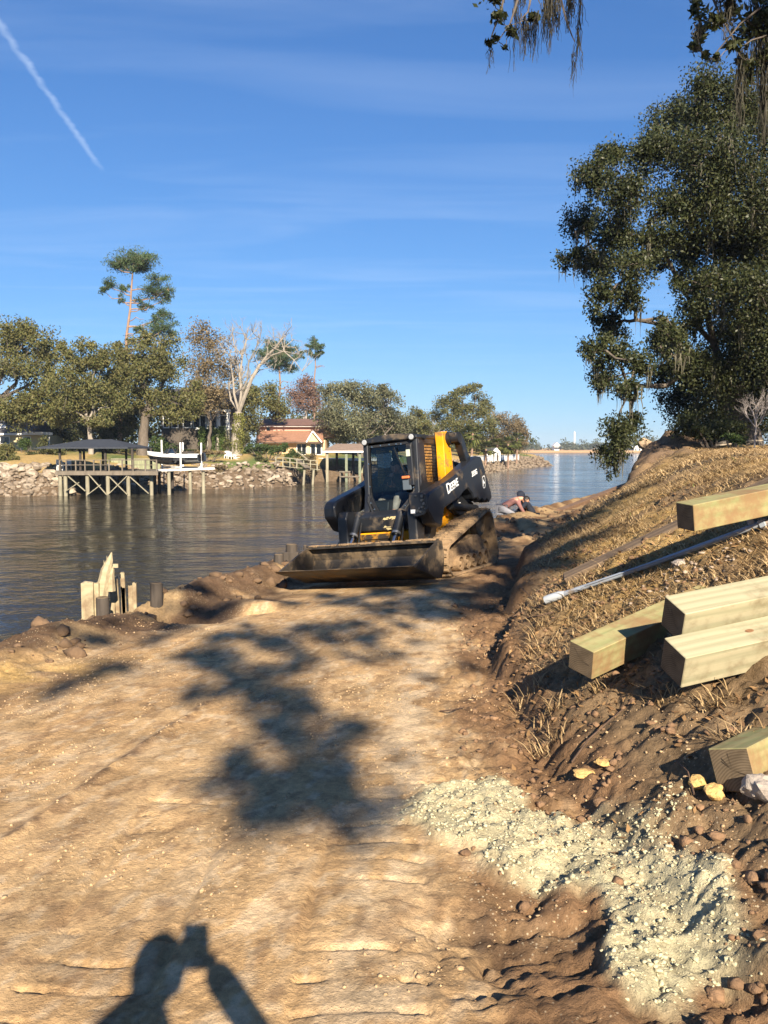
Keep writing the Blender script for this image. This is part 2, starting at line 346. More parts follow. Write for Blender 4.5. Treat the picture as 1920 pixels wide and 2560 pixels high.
        z = z + near * .022 * np.exp(-(ln / .035) ** 2) * sstep(2.5, 3.3, y) * sstep(6.4, 5.4, y) * (.4 + fbm(x * 14, y * 14, 3, 36))
    return z
def ground_col(x, y, z):
    ex = edge_x(y); tx = toe_x(y)
    tan = np.array((.475, .305, .148)); tan2 = np.array((.50, .335, .172)); pale = np.array((.57, .43, .27)); brown = np.array((.20, .118, .062)); dark = np.array((.085, .052, .032)); lime = np.array((.47, .425, .27)); gold = np.array((.52, .34, .13)); slope = np.array((.20, .135, .075)); sand = np.array((.42, .29, .15))
    def mx(a, b, t): return a + (b - a) * t[..., None]
    c = np.broadcast_to(tan, x.shape + (3,)).copy()
    al = x * .25 + y * .97; ac = x * .97 - y * .25
    st = fbm(ac * 2.6, al * .9, 5, 51); c = mx(c, tan2, sstep(.42, .62, st))
    c = mx(c, pale, .4 * sstep(.54, .70, fbm(ac * 5.0, al * 1.6, 5, 52)))
    c = mx(c, pale, .65 * sstep(.56, .68, fbm(ac * 17, al * 10, 4, 57)))
    c = mx(c, brown, .26 * sstep(.53, .72, fbm(ac * 2.4 + 9, al * 1.2, 5, 53)))
    c = mx(c, brown, .48 * sstep(.57, .68, fbm(ac * 14 + 9, al * 9, 4, 58)))
    # mixed strip towards the lime and the brown toe of the bank
    r = x - (.25 + .085 * np.clip(y - 3, 0, 12)); c = mx(c, brown, sstep(-.15, .35, r + (fbm(x * 3, y * 3, 4, 54) - .5) * 1.1))
    c = mx(c, pale, .9 * sstep(.25, .02, np.abs(r + .28)) * sstep(.45, .6, fbm(x * 5, y * 5, 4, 55)))
    c = mx(c, lime, lime_mask(x, y) * (.75 + .25 * vnoise(x * 20, y * 20, 3)))
    c = mx(c, dark, .85 * gauss(x, y, .40, 3.0, .22, .3, .3) * sstep(.4, .6, fbm(x * 8, y * 8, 3, 56)))
    d = x - ex - (fbm(y * .9, x * .3, 3, 2) - .5) * .35
    c = mx(c, dark * 1.25, .92 * sstep(1.55, .65, d + (fbm(x * 2.1, y * 2.1, 4, 59) - .5) * 1.7) * sstep(5.5, 8, y + 1.5 * fbm(x, y, 2, 67)))
    c = mx(c, sand, .85 * sstep(.55, .7, fbm(x * 1.4, y * 1.4, 3, 60)) * sstep(1.3, .6, d))
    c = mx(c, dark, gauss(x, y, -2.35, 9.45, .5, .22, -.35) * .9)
    c = mx(c, gold, .95 * np.clip(gauss(x, y, -3.0, 6.6, .8, .35, .5), 0, 1) * sstep(.35, .6, fbm(x * 3, y * 3, 3, 61)))
    c = mx(c, sand * .9, sstep(14, 18, y) * sstep(0, .3, d) * .7)
    c = mx(c, brown * .8, sstep(15, 18, y) * sstep(.45, .62, fbm(x * 1.4, y * 1.4, 4, 66)))
    s = x - tx
    c = mx(c, slope, sstep(0.05, .35, s + (fbm(x * 2, y * 2, 3, 62) - .5) * .4))
    c = mx(c, gold * .72, sstep(.25, .8, s) * sstep(4.5, 7.5, y) * sstep(.35, .6, fbm(x * 1.2, y * 1.2, 4, 63)))
    hp = np.clip(gauss(x, y, 12.3, 33.6, 1.8, 2.2, .3) + gauss(x, y, 13.4, 36.0, 1.1, 1.5), 0, 1)
    c = mx(c, np.array((.30, .20, .12)), hp)
    c = mx(c, np.array((.20, .135, .085)), sstep(27, 31, y) * sstep(-.2, .3, s) * sstep(3.2, 1.6, s))
    ln = x - (-1.75 + (y - 3.77) * .226)
    c = mx(c, dark * 1.5, .85 * np.exp(-((ln + .02 * (fbm(x * 9, y * 9, 2, 64) - .5)) / .045) ** 2) * sstep(2.4, 3.2, y) * sstep(6.6, 5.4, y) * sstep(.35, .55, fbm(x * 13, y * 13, 3, 65)))
    return c
def axis_steps(a, b, f):
    v = [a]
    while v[-1] < b: v.append(v[-1] + f(v[-1]))
    return np.array(v)
def soil_mat():
    m = bpy.data.materials.new('soil'); nt = nodes_of(m)
    bs = nn(nt, 'ShaderNodeBsdfPrincipled', Roughness=0.95); bs.inputs['Specular IOR Level'].default_value = 0.12
    o = nn(nt, 'ShaderNodeOutputMaterial'); lk(nt, bs.outputs[0], o.inputs[0])
    at_ = nn(nt, 'ShaderNodeVertexColor', layer_name='Col'); tc = nn(nt, 'ShaderNodeTexCoord')
    n1 = nn(nt, 'ShaderNodeTexNoise', Scale=30.0, Detail=5.0, Roughness=0.72); lk(nt, tc.outputs['Object'], n1.inputs[0])
    n2 = nn(nt, 'ShaderNodeTexNoise', Scale=3.2, Detail=4.0, Roughness=0.6); lk(nt, tc.outputs['Object'], n2.inputs[0])
    ad = nn(nt, 'ShaderNodeMath', operation='ADD'); lk(nt, n1.outputs[0], ad.inputs[0]); lk(nt, n2.outputs[0], ad.inputs[1])
    mr = nn(nt, 'ShaderNodeMapRange'); lk(nt, ad.outputs[0], mr.inputs[0]); mr.inputs[1].default_value = .68; mr.inputs[2].default_value = 1.32; mr.inputs[3].default_value = .55; mr.inputs[4].default_value = 1.42
    sc = nn(nt, 'ShaderNodeVectorMath', operation='SCALE'); lk(nt, at_.outputs[0], sc.inputs[0]); lk(nt, mr.outputs[0], sc.inputs['Scale'])
    # pale crumbs
    vo = nn(nt, 'ShaderNodeTexVoronoi', Scale=42.0); lk(nt, tc.outputs['Object'], vo.inputs['Vector'])
    cr = nn(nt, 'ShaderNodeMapRange', interpolation_type='SMOOTHSTEP'); lk(nt, vo.outputs['Distance'], cr.inputs[0]); cr.inputs[1].default_value = .10; cr.inputs[2].default_value = .24; cr.inputs[3].default_value = 1; cr.inputs[4].default_value = 0
    n3 = nn(nt, 'ShaderNodeTexNoise', Scale=1.7, Detail=3.0); lk(nt, tc.outputs['Object'], n3.inputs[0])
    c3 = nn(nt, 'ShaderNodeMapRange', interpolation_type='SMOOTHSTEP'); lk(nt, n3.outputs[0], c3.inputs[0]); c3.inputs[1].default_value = .48; c3.inputs[2].default_value = .66
    cm = nn(nt, 'ShaderNodeMath', operation='MULTIPLY'); lk(nt, cr.outputs[0], cm.inputs[0]); lk(nt, c3.outputs[0], cm.inputs[1])
    mx = nn(nt, 'ShaderNodeMixRGB'); lk(nt, cm.outputs[0], mx.inputs[0]); lk(nt, sc.outputs[0], mx.inputs[1]); mx.inputs[2].default_value = (.58, .47, .31, 1)
    lk(nt, mx.outputs[0], bs.inputs['Base Color'])
    nb = nn(nt, 'ShaderNodeTexNoise', Scale=38.0, Detail=5.0, Roughness=0.78); lk(nt, tc.outputs['Object'], nb.inputs[0])
    b1 = nn(nt, 'ShaderNodeBump', Strength=1.0, Distance=0.022); lk(nt, nb.outputs[0], b1.inputs['Height'])
    lk(nt, b1.outputs[0], bs.inputs['Normal'])
    MATS['soil'] = m; return m
SOIL = soil_mat()
def build_ground():
    xs = np.concatenate([axis_steps(-70, -6, lambda x: max(.1, -x * .08))[:-1], axis_steps(-6, -4.4, lambda x: .06)[:-1], axis_steps(-4.4, 3.6, lambda x: .0175)[:-1], axis_steps(3.6, 14, lambda x: .05 + .012 * (x - 3.6))[:-1], axis_steps(14, 160, lambda x: .2 + .06 * (x - 14))])
    ys = np.concatenate([axis_steps(-60, -2, lambda y: max(.3, -y * .08))[:-1], axis_steps(-2, 2.1, lambda y: .12)[:-1], axis_steps(2.1, 42, lambda y: max(.0095, .0046 * y))[:-1], axis_steps(42, 110, lambda y: .3 + .03 * (y - 42))])
    X, Y = np.meshgrid(xs, ys); Z = ground_z(X, Y); C = ground_col(X, Y, Z)
    ny, nx = X.shape; V = np.stack([X, Y, Z], -1).reshape(-1, 3)
    i = np.arange(ny * nx).reshape(ny, nx)
    Fq = np.stack([i[:-1, :-1], i[:-1, 1:], i[1:, 1:], i[1:, :-1]], -1).reshape(-1, 4)
    keep = (Z.reshape(-1)[Fq].max(1) > -2.85) | (X.reshape(-1)[Fq].max(1) > -12)
    Fq = Fq[keep]
    return tag(link('ground', np_mesh('ground', V, Fq, True, C.reshape(-1, 3)), SOIL), 'tan graded soil of the work bench and the bank beside it', kind='structure')
build_ground()
bed = MB(); bed.add([(-2500, -1000, -4.2), (2500, -1000, -4.2), (2500, 2500, -4.2), (-2500, 2500, -4.2)], [(0, 1, 2, 3)])
tag(bed.build('riverbed', mat('riverbed', (.10, .08, .05), .9, var=.3, vscale=.2)), 'muddy river bottom under the water', kind='structure')

# ------------------------------------------------------------------ water
def water_mat():
    m = bpy.data.materials.new('water'); nt = nodes_of(m)
    bs = nn(nt, 'ShaderNodeBsdfPrincipled', Roughness=0.06, IOR=1.17); bs.inputs['Base Color'].default_value = (.026, .022, .014, 1); bs.inputs['Specular IOR Level'].default_value = .42
    o = nn(nt, 'ShaderNodeOutputMaterial'); lk(nt, bs.outputs[0], o.inputs[0])
    tc = nn(nt, 'ShaderNodeTexCoord')
    wn_ = nn(nt, 'ShaderNodeTexNoise', Scale=.055, Detail=2.0, Distortion=.8); lk(nt, tc.outputs['Object'], wn_.inputs[0])
    wind = nn(nt, 'ShaderNodeMapRange'); lk(nt, wn_.outputs[0], wind.inputs[0]); wind.inputs[1].default_value = .35; wind.inputs[2].default_value = .65; wind.inputs[3].default_value = .45; wind.inputs[4].default_value = 1.15
    def layer(sc, rot, stretch, det, dist, strg, prev=None):
        mp = nn(nt, 'ShaderNodeMapping'); lk(nt, tc.outputs['Object'], mp.inputs[0]); mp.inputs['Rotation'].default_value = (0, 0, rot); mp.inputs['Scale'].default_value = (stretch, 1, 1)
        n = nn(nt, 'ShaderNodeTexNoise', Scale=sc, Detail=det, Roughness=0.55, Distortion=.4); lk(nt, mp.outputs[0], n.inputs[0])
        hm = nn(nt, 'ShaderNodeMath', operation='MULTIPLY'); lk(nt, n.outputs[0], hm.inputs[0]); lk(nt, wind.outputs[0], hm.inputs[1])
        b = nn(nt, 'ShaderNodeBump', Strength=strg, Distance=dist); lk(nt, hm.outputs[0], b.inputs['Height'])
        if prev: lk(nt, prev, b.inputs['Normal'])
        return b.outputs[0]
    a = layer(.22, .35, .45, 3, .6, .6); b = layer(1.0, .5, .75, 4, .19, .7, a); c = layer(4.5, -.5, .85, 3, .05, .7, b)
    lk(nt, c, bs.inputs['Normal'])
    MATS['water'] = m; return m
wm = MB(); wm.add([(-2500, -1000, 0), (2500, -1000, 0), (2500, 2500, 0), (-2500, 2500, 0)], [(0, 1, 2, 3)])
wo = tag(wm.build('water', water_mat()), 'rippled tidal river water, brown near the docks and blue beyond', kind='structure'); wo.location.z = WATER_Z

# ------------------------------------------------------------------ the bank across the river
SHORE = [(-130, 60, 0, 1), (-90, 62, 0, 1), (-60, 65, 0, 1), (-40, 67.5, -.1, 1), (-31.5, 68.5, -.1, 1), (-27.5, 69.5, -.2, .98), (-25.5, 74, -.2, .98), (-23.5, 77.5, -.3, .95), (-20, 79.5, -.3, .95), (-14.5, 82.5, -.3, .95), (-10.6, 86, -.4, .92), (-9.2, 88.5, -.8, .6), (-10.2, 93, -.8, .6), (-8.5, 99, -.4, .92), (-3.5, 101.5, -.4, .92), (3, 108, -.5, .87), (9, 117, -.6, .8), (15, 129, -.7, .71), (24, 155, -.75, .66), (33, 178, -.8, .6), (38, 187, -.9, .4), (38.5, 194, -.95, -.2), (30, 206, -.6, -.8), (0, 232, -.5, -.86), (-60, 262, -.4, -.9)]
def shore_pts():
    out = []
    for (a, b) in zip(SHORE[:-1], SHORE[1:]):
        n = max(2, int(math.hypot(b[0] - a[0], b[1] - a[1]) / 1.2))
        for i in range(n):
            t = i / n; out.append([a[k] + (b[k] - a[k]) * t for k in range(4)])
    out.append(list(SHORE[-1])); return np.array(out)
SHP = shore_pts()
BANK_ROWS = [(-2.5, -3.3), (0, -2.35), (1.2, -1.55), (2.6, -.55), (3.6, .1), (4.6, .35), (7, .6), (11, 1.0), (16, 1.35), (24, 1.6), (40, 1.8), (75, 2.0), (120, 2.0)]
def bank_z(off): return np.interp(off, [r[0] for r in BANK_ROWS], [r[1] for r in BANK_ROWS])
def far_z(x, y):
    """height of the far bank at a spot"""
    d = np.hypot(SHP[:, 0] - x, SHP[:, 1] - y); i = int(d.argmin()); v = SHP[i]
    off = (x - v[0]) * v[2] + (y - v[1]) * v[3]
    return float(bank_z(off if off > 0 else 0))
def build_far_bank():
    n = len(SHP); rows = BANK_ROWS; V = []; C = []
    for r, (o, z) in enumerate(rows):
        oo = o
        if o > 30: oo = o * np.where(SHP[:, 1] > 192, .25, 1.0)
        jx = (fbm(np.arange(n) * .35, np.full(n, r * 3.1), 3, 71) - .5) * (1.0 if 0 < r < 6 else .3)
        x = SHP[:, 0] + SHP[:, 2] * (oo + jx); y = SHP[:, 1] + SHP[:, 3] * (oo + jx)
        zz = z + (fbm(np.arange(n) * .5, np.full(n, r * 1.7), 3, 72) - .5) * .35 * (r > 1)
        V.append(np.stack([x, y, zz], -1))
        mud = np.array((.12, .085, .055)); gold = np.array((.36, .25, .10)); green = np.array((.10, .13, .04)); leaf = np.array((.14, .095, .05))
        t = fbm(x * .22, y * .22, 3, 73)[:, None]
        if r < 4: c = np.broadcast_to(mud, (n, 3))
        elif r < 9: c = gold + (green - gold) * (sstep(.5, .62, t))
        else: c = leaf + (green * .6 - leaf) * sstep(.45, .6, t)
        C.append(c)
    V = np.array(V); i = np.arange(len(rows) * n).reshape(len(rows), n)
    Fq = np.stack([i[:-1, :-1], i[:-1, 1:], i[1:, 1:], i[1:, :-1]], -1).reshape(-1, 4)
    return tag(link('far_bank', np_mesh('far_bank', V.reshape(-1, 3), Fq, True, np.array(C).reshape(-1, 3)), SOIL), 'lawn and mud of the river bank across the water', kind='structure')
build_far_bank()
def build_marsh():
    xs = np.linspace(-400, 900, 260); V = []; C = []
    for k, (dy, z) in enumerate(((-8, -3.2), (0, -2.2), (3, -1.0), (14, -.2), (60, .2), (400, 1.0), (1500, 2.0))):
        yy = 660 + 10 * (fbm(xs * .01, xs * 0, 3, 81) - .5) - xs * .02 + dy
        V.append(np.stack([xs * (1 + max(dy, 0) / 900), yy, z + .5 * (fbm(xs * .08, yy * .08, 3, 82) - .5) * (k > 1)], -1))
        C.append(np.broadcast_to(np.array((.16, .11, .06) if k < 2 else (.50, .31, .15)), (len(xs), 3)) * (.8 + .4 * fbm(xs * .05, yy * 0 + k, 3, 83))[:, None])
    n = len(xs); i = np.arange(7 * n).reshape(7, n); Fq = np.stack([i[:-1, :-1], i[:-1, 1:], i[1:, 1:], i[1:, :-1]], -1).reshape(-1, 4)
    return tag(link('marsh', np_mesh('marsh', np.array(V).reshape(-1, 3), Fq, True, np.array(C).reshape(-1, 3)), SOIL), 'golden salt marsh along the far side of the river', kind='structure')
build_marsh()
# ------------------------------------------------------------------ the compact track loader
BLACK = mat('loader_black', (.012, .014, .018), .42, var=.25, vscale=5, dirt=(.10, .075, .05), dscale=4, damt=.28, spec=.5)
BLACKM = mat('loader_black_matt', (.010, .011, .013), .6, var=.3, vscale=8, dirt=(.06, .048, .035), dscale=6, damt=.3)
YELLOW = mat('loader_yellow', (.80, .34, .008), .42, var=.12, vscale=3, dirt=(.20, .11, .04), dscale=5, damt=.45, spec=.5)
RUBBER = mat('track_rubber', (.085, .062, .042), .9, var=.4, vscale=7, dirt=(.30, .20, .11), dscale=5, damt=.95, bump=.35, bscale=30)
MUD = mat('dried_mud', (.25, .165, .09), .95, var=.35, vscale=9, bump=.6, bscale=25)
STEEL = mat('bucket_steel', (.065, .055, .045), .5, metal=.45, var=.4, vscale=4, dirt=(.24, .17, .10), dscale=3.5, damt=.55, bump=.15, bscale=25)
CHROME = mat('bare_steel', (.55, .55, .55), .25, metal=1.0)
WHITEP = mat('white_print', (.80, .80, .78), .6)
GLASS = glass_mat('cab_glass', (.62, .69, .73))
LENS = mat('lamp_lens', (.34, .35, .36), .35, spec=.5)
ORANGE = mat('orange_grip', (.60, .16, .05), .6)
SKIN = mat('skin', (.50, .26, .17), .6, var=.15, vscale=20)

LOADER = thing('track_loader', 'black and yellow compact track loader with its wide bucket lowered, parked by the river', 'loader', M_LOC, (M_ROLL, M_PITCH, M_YAW))
def hull(circles, n=40, off=0.0):
    pts = []
    for cx, cz, r in circles:
        for k in range(n): t = 2 * math.pi * k / n; pts.append((cx + (r + off) * math.cos(t), cz + (r + off) * math.sin(t)))
    pts = sorted(set((round(a, 5), round(b, 5)) for a, b in pts))
    def half(ps):
        h = []
        for p in ps:
            while len(h) > 1 and (h[-1][0] - h[-2][0]) * (p[1] - h[-2][1]) - (h[-1][1] - h[-2][1]) * (p[0] - h[-2][0]) <= 0: h.pop()
            h.append(p)
        return h
    a = half(pts); b = half(pts[::-1]); return a[:-1] + b[:-1]
def resample(poly, step):
    out = []; n = len(poly)
    for i in range(n):
        a = poly[i]; b = poly[(i + 1) % n]; L = math.hypot(b[0] - a[0], b[1] - a[1]); k = max(1, int(L / step))
        for j in range(k): out.append((a[0] + (b[0] - a[0]) * j / k, a[1] + (b[1] - a[1]) * j / k))
    return out
def ring_belt(mb, outer, inner, y0, y1):
    n = len(outer); vs = []
    for y in (y0, y1):
        for p in outer: vs.append((p[0], y, p[1]))
        for p in inner: vs.append((p[0], y, p[1]))
    fs = []
    for i in range(n):
        j = (i + 1) % n
        fs += [(i, j, 2 * n + j, 2 * n + i), (n + j, n + i, 3 * n + i, 3 * n + j), (j, i, n + i, n + j), (2 * n + i, 2 * n + j, 3 * n + j, 3 * n + i)]
    mb.add(vs, fs)
def wheel_mesh(r, w, hub=.35, n=24, spokes=0):
    mb = MB()
    prof = [(0, w * .5), (r * hub * .6, w * .5), (r * hub, w * .38), (r * .62, w * .18), (r * .80, w * .22), (r * .84, w * .5), (r * .96, w * .5), (r, w * .42), (r, -w * .42), (r * .96, -w * .5), (0, -w * .5)]
    vs = []; fs = []
    for a, b in prof:
        for k in range(n): t = 2 * math.pi * k / n; vs.append((a * math.cos(t), b, a * math.sin(t)))
    for i in range(len(prof) - 1):
        for k in range(n): fs.append((i * n + k, i * n + (k + 1) % n, (i + 1) * n + (k + 1) % n, (i + 1) * n + k))
    mb.add(vs, fs); return mb.mesh('wheel', True, weld=True)
def build_track(side):
    C = [(.80, .25, .225), (-.86, .22, .195), (-.74, .66, .20), (.45, .15, .125), (-.5, .15, .125)]
    t = MB(); outer = resample(hull(C, 40, .025), .05); inn = []
    n = len(outer)
    for i, p in enumerate(outer):
        a = outer[i - 1]; b = outer[(i + 1) % n]; tx, tz = b[0] - a[0], b[1] - a[1]; L = math.hypot(tx, tz) or 1
        inn.append((p[0] - tz / L * .03 * 1.0, p[1] + tx / L * .03 * 1.0))
    y0, y1 = (.58, 1.01); y0, y1 = (y0, y1) if side > 0 else (-y1, -y0)
    ring_belt(t, outer, inn, y0, y1)
    per = sum(math.hypot(outer[i][0] - outer[i - 1][0], outer[i][1] - outer[i - 1][1]) for i in range(n)); k = int(per / .105)
    acc = 0; nxt = 0
    for i in range(n):
        a = outer[i]; b = outer[(i + 1) % n]; L = math.hypot(b[0] - a[0], b[1] - a[1])
        while nxt < acc + L:
            q = (nxt - acc) / L; px = a[0] + (b[0] - a[0]) * q; pz = a[1] + (b[1] - a[1]) * q
            tx, tz = (b[0] - a[0]) / L, (b[1] - a[1]) / L; nx_, nz_ = tz, -tx
            poly = [(px - tx * .028, pz - tz * .028), (px + tx * .028, pz + tz * .028), (px + tx * .016 + nx_ * .028, pz + tz * .016 + nz_ * .028), (px - tx * .016 + nx_ * .028, pz - tz * .016 + nz_ * .028)]
            m = (y0 + y1) / 2
            t.prism(poly, y0 + .01, m - .02); t.prism([(a_ + tx * .03, b_ + tz * .03) for a_, b_ in poly], m + .02, y1 - .01)
            nxt += per / k
        acc += L
    tr = t.build('track', RUBBER, LOADER)
    ym = (y0 + y1) / 2; yo = y1 if side > 0 else y0
    # carrier frame behind the wheels
    fr_ = MB(); fr_.prism([(.72, .12), (.72, .30), (.3, .42), (-.45, .52), (-.62, .46), (-.80, .12)], ym - .10, ym + .10)
    fr_.build('track_frame', MUD, tr)
    for name, cx, cz, r, w in (('idler', .80, .25, .215, .16), ('idler', -.86, .22, .185, .16), ('sprocket', -.74, .66, .195, .12), ('roller', .46, .15, .115, .30), ('roller', .20, .15, .115, .30), ('roller', -.06, .15, .115, .30), ('roller', -.32, .15, .115, .30), ('roller', -.58, .15, .115, .30)):
        me = wheel_mesh(r, w); o = link(name, me, MUD, tr); o.location = (cx, ym + (.0 if r > .15 else side * .03), cz)
    for k in range(10):   # caked mud on the wheels
        pass
    return tr
TR = [build_track(1), build_track(-1)]
# chassis
ch = MB(); ch.prism([(.78, .24), (.86, .50), (.88, .70), (.40, .86), (-.05, .90), (-1.15, .98), (-1.20, .40), (-1.0, .24)], -.545, .545)
ch.build('chassis', YELLOW, LOADER, bevel=.012)
fp = MB()   # front plate of the footwell with the dark hollow below
fp.prism([(.60, .72), (.92, .72), (.955, .95), (.80, 1.02), (.60, 1.02)], -.50, .36)
fp.build('footwell_plate', BLACK, LOADER, bevel=.02)
sc_ = MB(); random.seed(3)
for cx, cz, w, h in ((.10, .905, .34, .03), (.12, .765, .26, .05)):
    for k in range(16):
        y = cx + (random.random() - .5) * w; z = cz + (random.random() - .5) * h; a = .012 + random.random() * .03; b = .004 + random.random() * .010
        xx = .958 - (.95 - z) * .153 if z < .95 else .957
        sc_.add([(xx, y - a, z - b), (xx, y + a, z - b * .4), (xx, y + a * .6, z + b), (xx, y - a * .8, z + b * .7)], [(0, 1, 2, 3)])
tag(sc_.build('paint_scuff', mat('scuff', (.50, .40, .20), .9), LOADER), kind='stuff')
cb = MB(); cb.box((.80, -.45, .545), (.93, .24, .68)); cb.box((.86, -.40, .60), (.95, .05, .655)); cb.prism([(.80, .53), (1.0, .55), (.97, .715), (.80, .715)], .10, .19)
cb.build('front_crossbar', mat('grimy_shaded_yellow', (.42, .19, .012), .6, var=.4, vscale=6, dirt=(.03, .022, .015), dscale=6, damt=.8), LOADER, bevel=.01)  # grime on the bar, its base yellow also darkened for the shade there
lo_ = MB(); lo_.box((.5, -.52, .26), (.84, .52, .54)); lo_.box((.8, -.20, .34), (.92, .12, .52)); lo_.tube([(.95, -.05, .40), (.96, .0, .47), (.9, .16, .45)], .02); lo_.tube([(.93, .05, .36), (.97, .12, .43), (.9, .2, .5)], .018)
lo_.build('hydraulic_block', BLACKM, LOADER)
# hydraulic side panel beside the door
sp = MB(); sp.prism([(.33, .50), (.62, .50), (.70, .80), (.70, 1.02), (.64, 1.20), (.40, 1.27), (.33, 1.02)], .56, .80, axis=0)
sp.build('side_panel', BLACK, LOADER, bevel=.02)
# ------- cab
CABF, CABB, CHW, CZT = .54, -.50, .455, 2.13
cab = MB()
for s in (-1, 1):
    cab.bar((.53, s * (CHW - .035), 2.08), (.60, s * (CHW - .03), 1.25), .07, .08, (0, 1, 0))          # front pillars
    cab.bar((.60, s * (CHW - .03), 1.27), (.80, s * (CHW - .10), .96), .07, .09, (0, 1, 0))
    cab.bar((CABB + .05, s * (CHW - .03), 2.08), (CABB + .05, s * (CHW - .03), .95), .07, .09, (0, 1, 0))
    cab.box((CABB, s * CHW - .03 if s > 0 else -CHW, 1.98), (.50, s * CHW if s > 0 else -CHW + .03, 2.09))
    cab.prism([(CABB, .92), (.72, .92), (.62, 1.26), (.52, 1.40), (CABB, 1.40)], (CHW - .03 if s > 0 else -CHW), (CHW if s > 0 else -CHW + .03))
    cab.box((.28, CHW - .03 if s > 0 else -CHW, 1.38), (.52, CHW if s > 0 else -CHW + .03, 2.0)) if s > 0 else None
cab.box((CABB, -CHW + .01, .90), (CABB + .03, CHW - .01, 1.15)); cab.box((CABB, -CHW + .01, 1.95), (CABB + .03, CHW - .01, 2.09))
cab.box((-.40, -.42, .86), (.74, .42, .93))
cab_o = cab.build('cab', BLACK, LOADER, bevel=.012)
rf = MB(); nseg = 8; prof = []
for i in range(nseg + 1):
    y = -1 + 2 * i / nseg; prof.append((y * (CHW + .02), 2.165 - .05 * y * y))
prof = prof + [(CHW + .02, 2.06), (-CHW - .02, 2.06)]
rf.prism(prof[::-1], CABB - .08, .60, axis=0)
rf.build('roof', BLACK, cab_o, bevel=.012)
# door: frame and pane (hexagonal)
def door_x(z): return .575 + (.0 if z > 1.27 else (1.27 - z) * .62) + (.0 if z < 1.27 else (1.27 - z) * .07)
DO = [(-.385, 2.03), (.385, 2.03), (.40, 1.95), (.405, 1.27), (.385, 1.20), (.22, .985), (.16, .955), (-.16, .955), (-.22, .985), (-.385, 1.20), (-.405, 1.27), (-.40, 1.95)]
def inset(poly, k):
    cx = sum(p[0] for p in poly) / len(poly); cz = sum(p[1] for p in poly) / len(poly)
    return [(p[0] - math.copysign(k, p[0]), p[1] - math.copysign(k, p[1] - 1.45)) for p in poly]
DI = inset(DO, .038)
dm = MB(); n = len(DO)
for x0 in (0.03,):
    vs = [(door_x(z) + x0, y, z) for y, z in DO] + [(door_x(z) + x0 + .012, y, z) for y, z in DI] + [(door_x(z) - .02, y, z) for y, z in DO] + [(door_x(z) - .02, y, z) for y, z in DI]
    fs = []
    for i in range(n):
        j = (i + 1) % n; fs += [(i, j, n + j, n + i), (2 * n + j, 2 * n + i, 3 * n + i, 3 * n + j), (i, 2 * n + i, 2 * n + j, j), (n + j, 3 * n + j, 3 * n + i, n + i)]
    dm.add(vs, fs)
door = dm.build('door', BLACKM, LOADER)
gm = MB(); upz = [p for p in DI]
gm.add([(door_x(z) + .012, y, z) for y, z in DI], [(0, 1, 2, 3, 10, 11), (3, 4, 9, 10), (4, 5, 6, 7, 8, 9)])
gm.build('door_glass', GLASS, door)
sl = MB(); sl.tube([(door_x(z) + .05, y, z) for y, z in ((-.40, 1.24), (-.385, 1.17), (-.24, .965), (-.17, .93), (.17, .93), (.24, .965), (.385, 1.17))], .024, 10)
sl.build('door_seal', BLACKM, door, smooth=True)
for y, z in ((-.30, 2.005), (-.15, 2.012), (.0, 2.012), (.12, 2.008), (.2, 2.0), (-.37, 1.75), (-.37, 1.4), (-.33, 1.15), (-.25, 1.05), (.37, 1.42), (.37, 1.33), (.36, 1.25), (.27, 1.07), (.34, 1.15), (.37, 1.62)):
    bl = MB(); bl.tube([(door_x(z) + .03, y, z), (door_x(z) + .055, y, z)], .011, 8); bl.build('door_bolt', CHROME, door)
wp = MB(); wp.bar((door_x(2) + .07, .08, 1.96), (door_x(1.5) + .075, .27, 1.50), .012, .016); wp.bar((door_x(1.5) + .07, .27, 1.52), (door_x(1.4) + .07, .30, 1.38), .03, .03); wp.build('wiper', BLACKM, door)
wg = MB(); wg.box((.64, .22, 1.47), (.70, .34, 1.51)); wg.build('door_handle', ORANGE, door, bevel=.008)
hd = MB(); hd.box((.625, .21, 1.30), (.66, .345, 1.47)); hd.build('latch_plate', mat('latch_grey', (.08, .10, .12), .5), door, bevel=.006)
pk = MB(); pk.box((.60, .31, 1.36), (.66, .40, 1.98)); pk.build('door_post', BLACK, door, bevel=.01)
tg = MB(); tg.box((.662, .315, 1.80), (.666, .38, 1.90)); tg.build('service_tag', mat('tag_paper', (.45, .50, .40), .8), door)
# side windows with steel mesh guard
for s in (-1, 1):
    y = s * (CHW - .015)
    wn = MB(); wn.add([(-.42, y - s * .012, 1.40), (.30 if s > 0 else .50, y - s * .012, 1.40), (.30 if s > 0 else .50, y - s * .012, 1.98), (-.42, y - s * .012, 1.98)], [(0, 1, 2, 3)])
    so = wn.build('side_window', GLASS, cab_o)
    gd = MB(); x1 = .28 if s > 0 else .50
    k = 0
    x = -.42
    while x < x1: gd.box((x, y - .004, 1.40), (x + .009, y + .004, 1.98)); x += .046
    z = 1.42
    while z < 1.98: gd.box((-.42, y + .0045, z), (x1, y + .0105, z + .009)); z += .046
    gd.build('window_guard', BLACKM, so)
rw = MB(); rw.add([(CABB + .02, -.42, 1.15), (CABB + .02, .42, 1.15), (CABB + .02, .42, 1.95), (CABB + .02, -.42, 1.95)], [(0, 1, 2, 3)]); rw.build('rear_window', GLASS, cab_o)
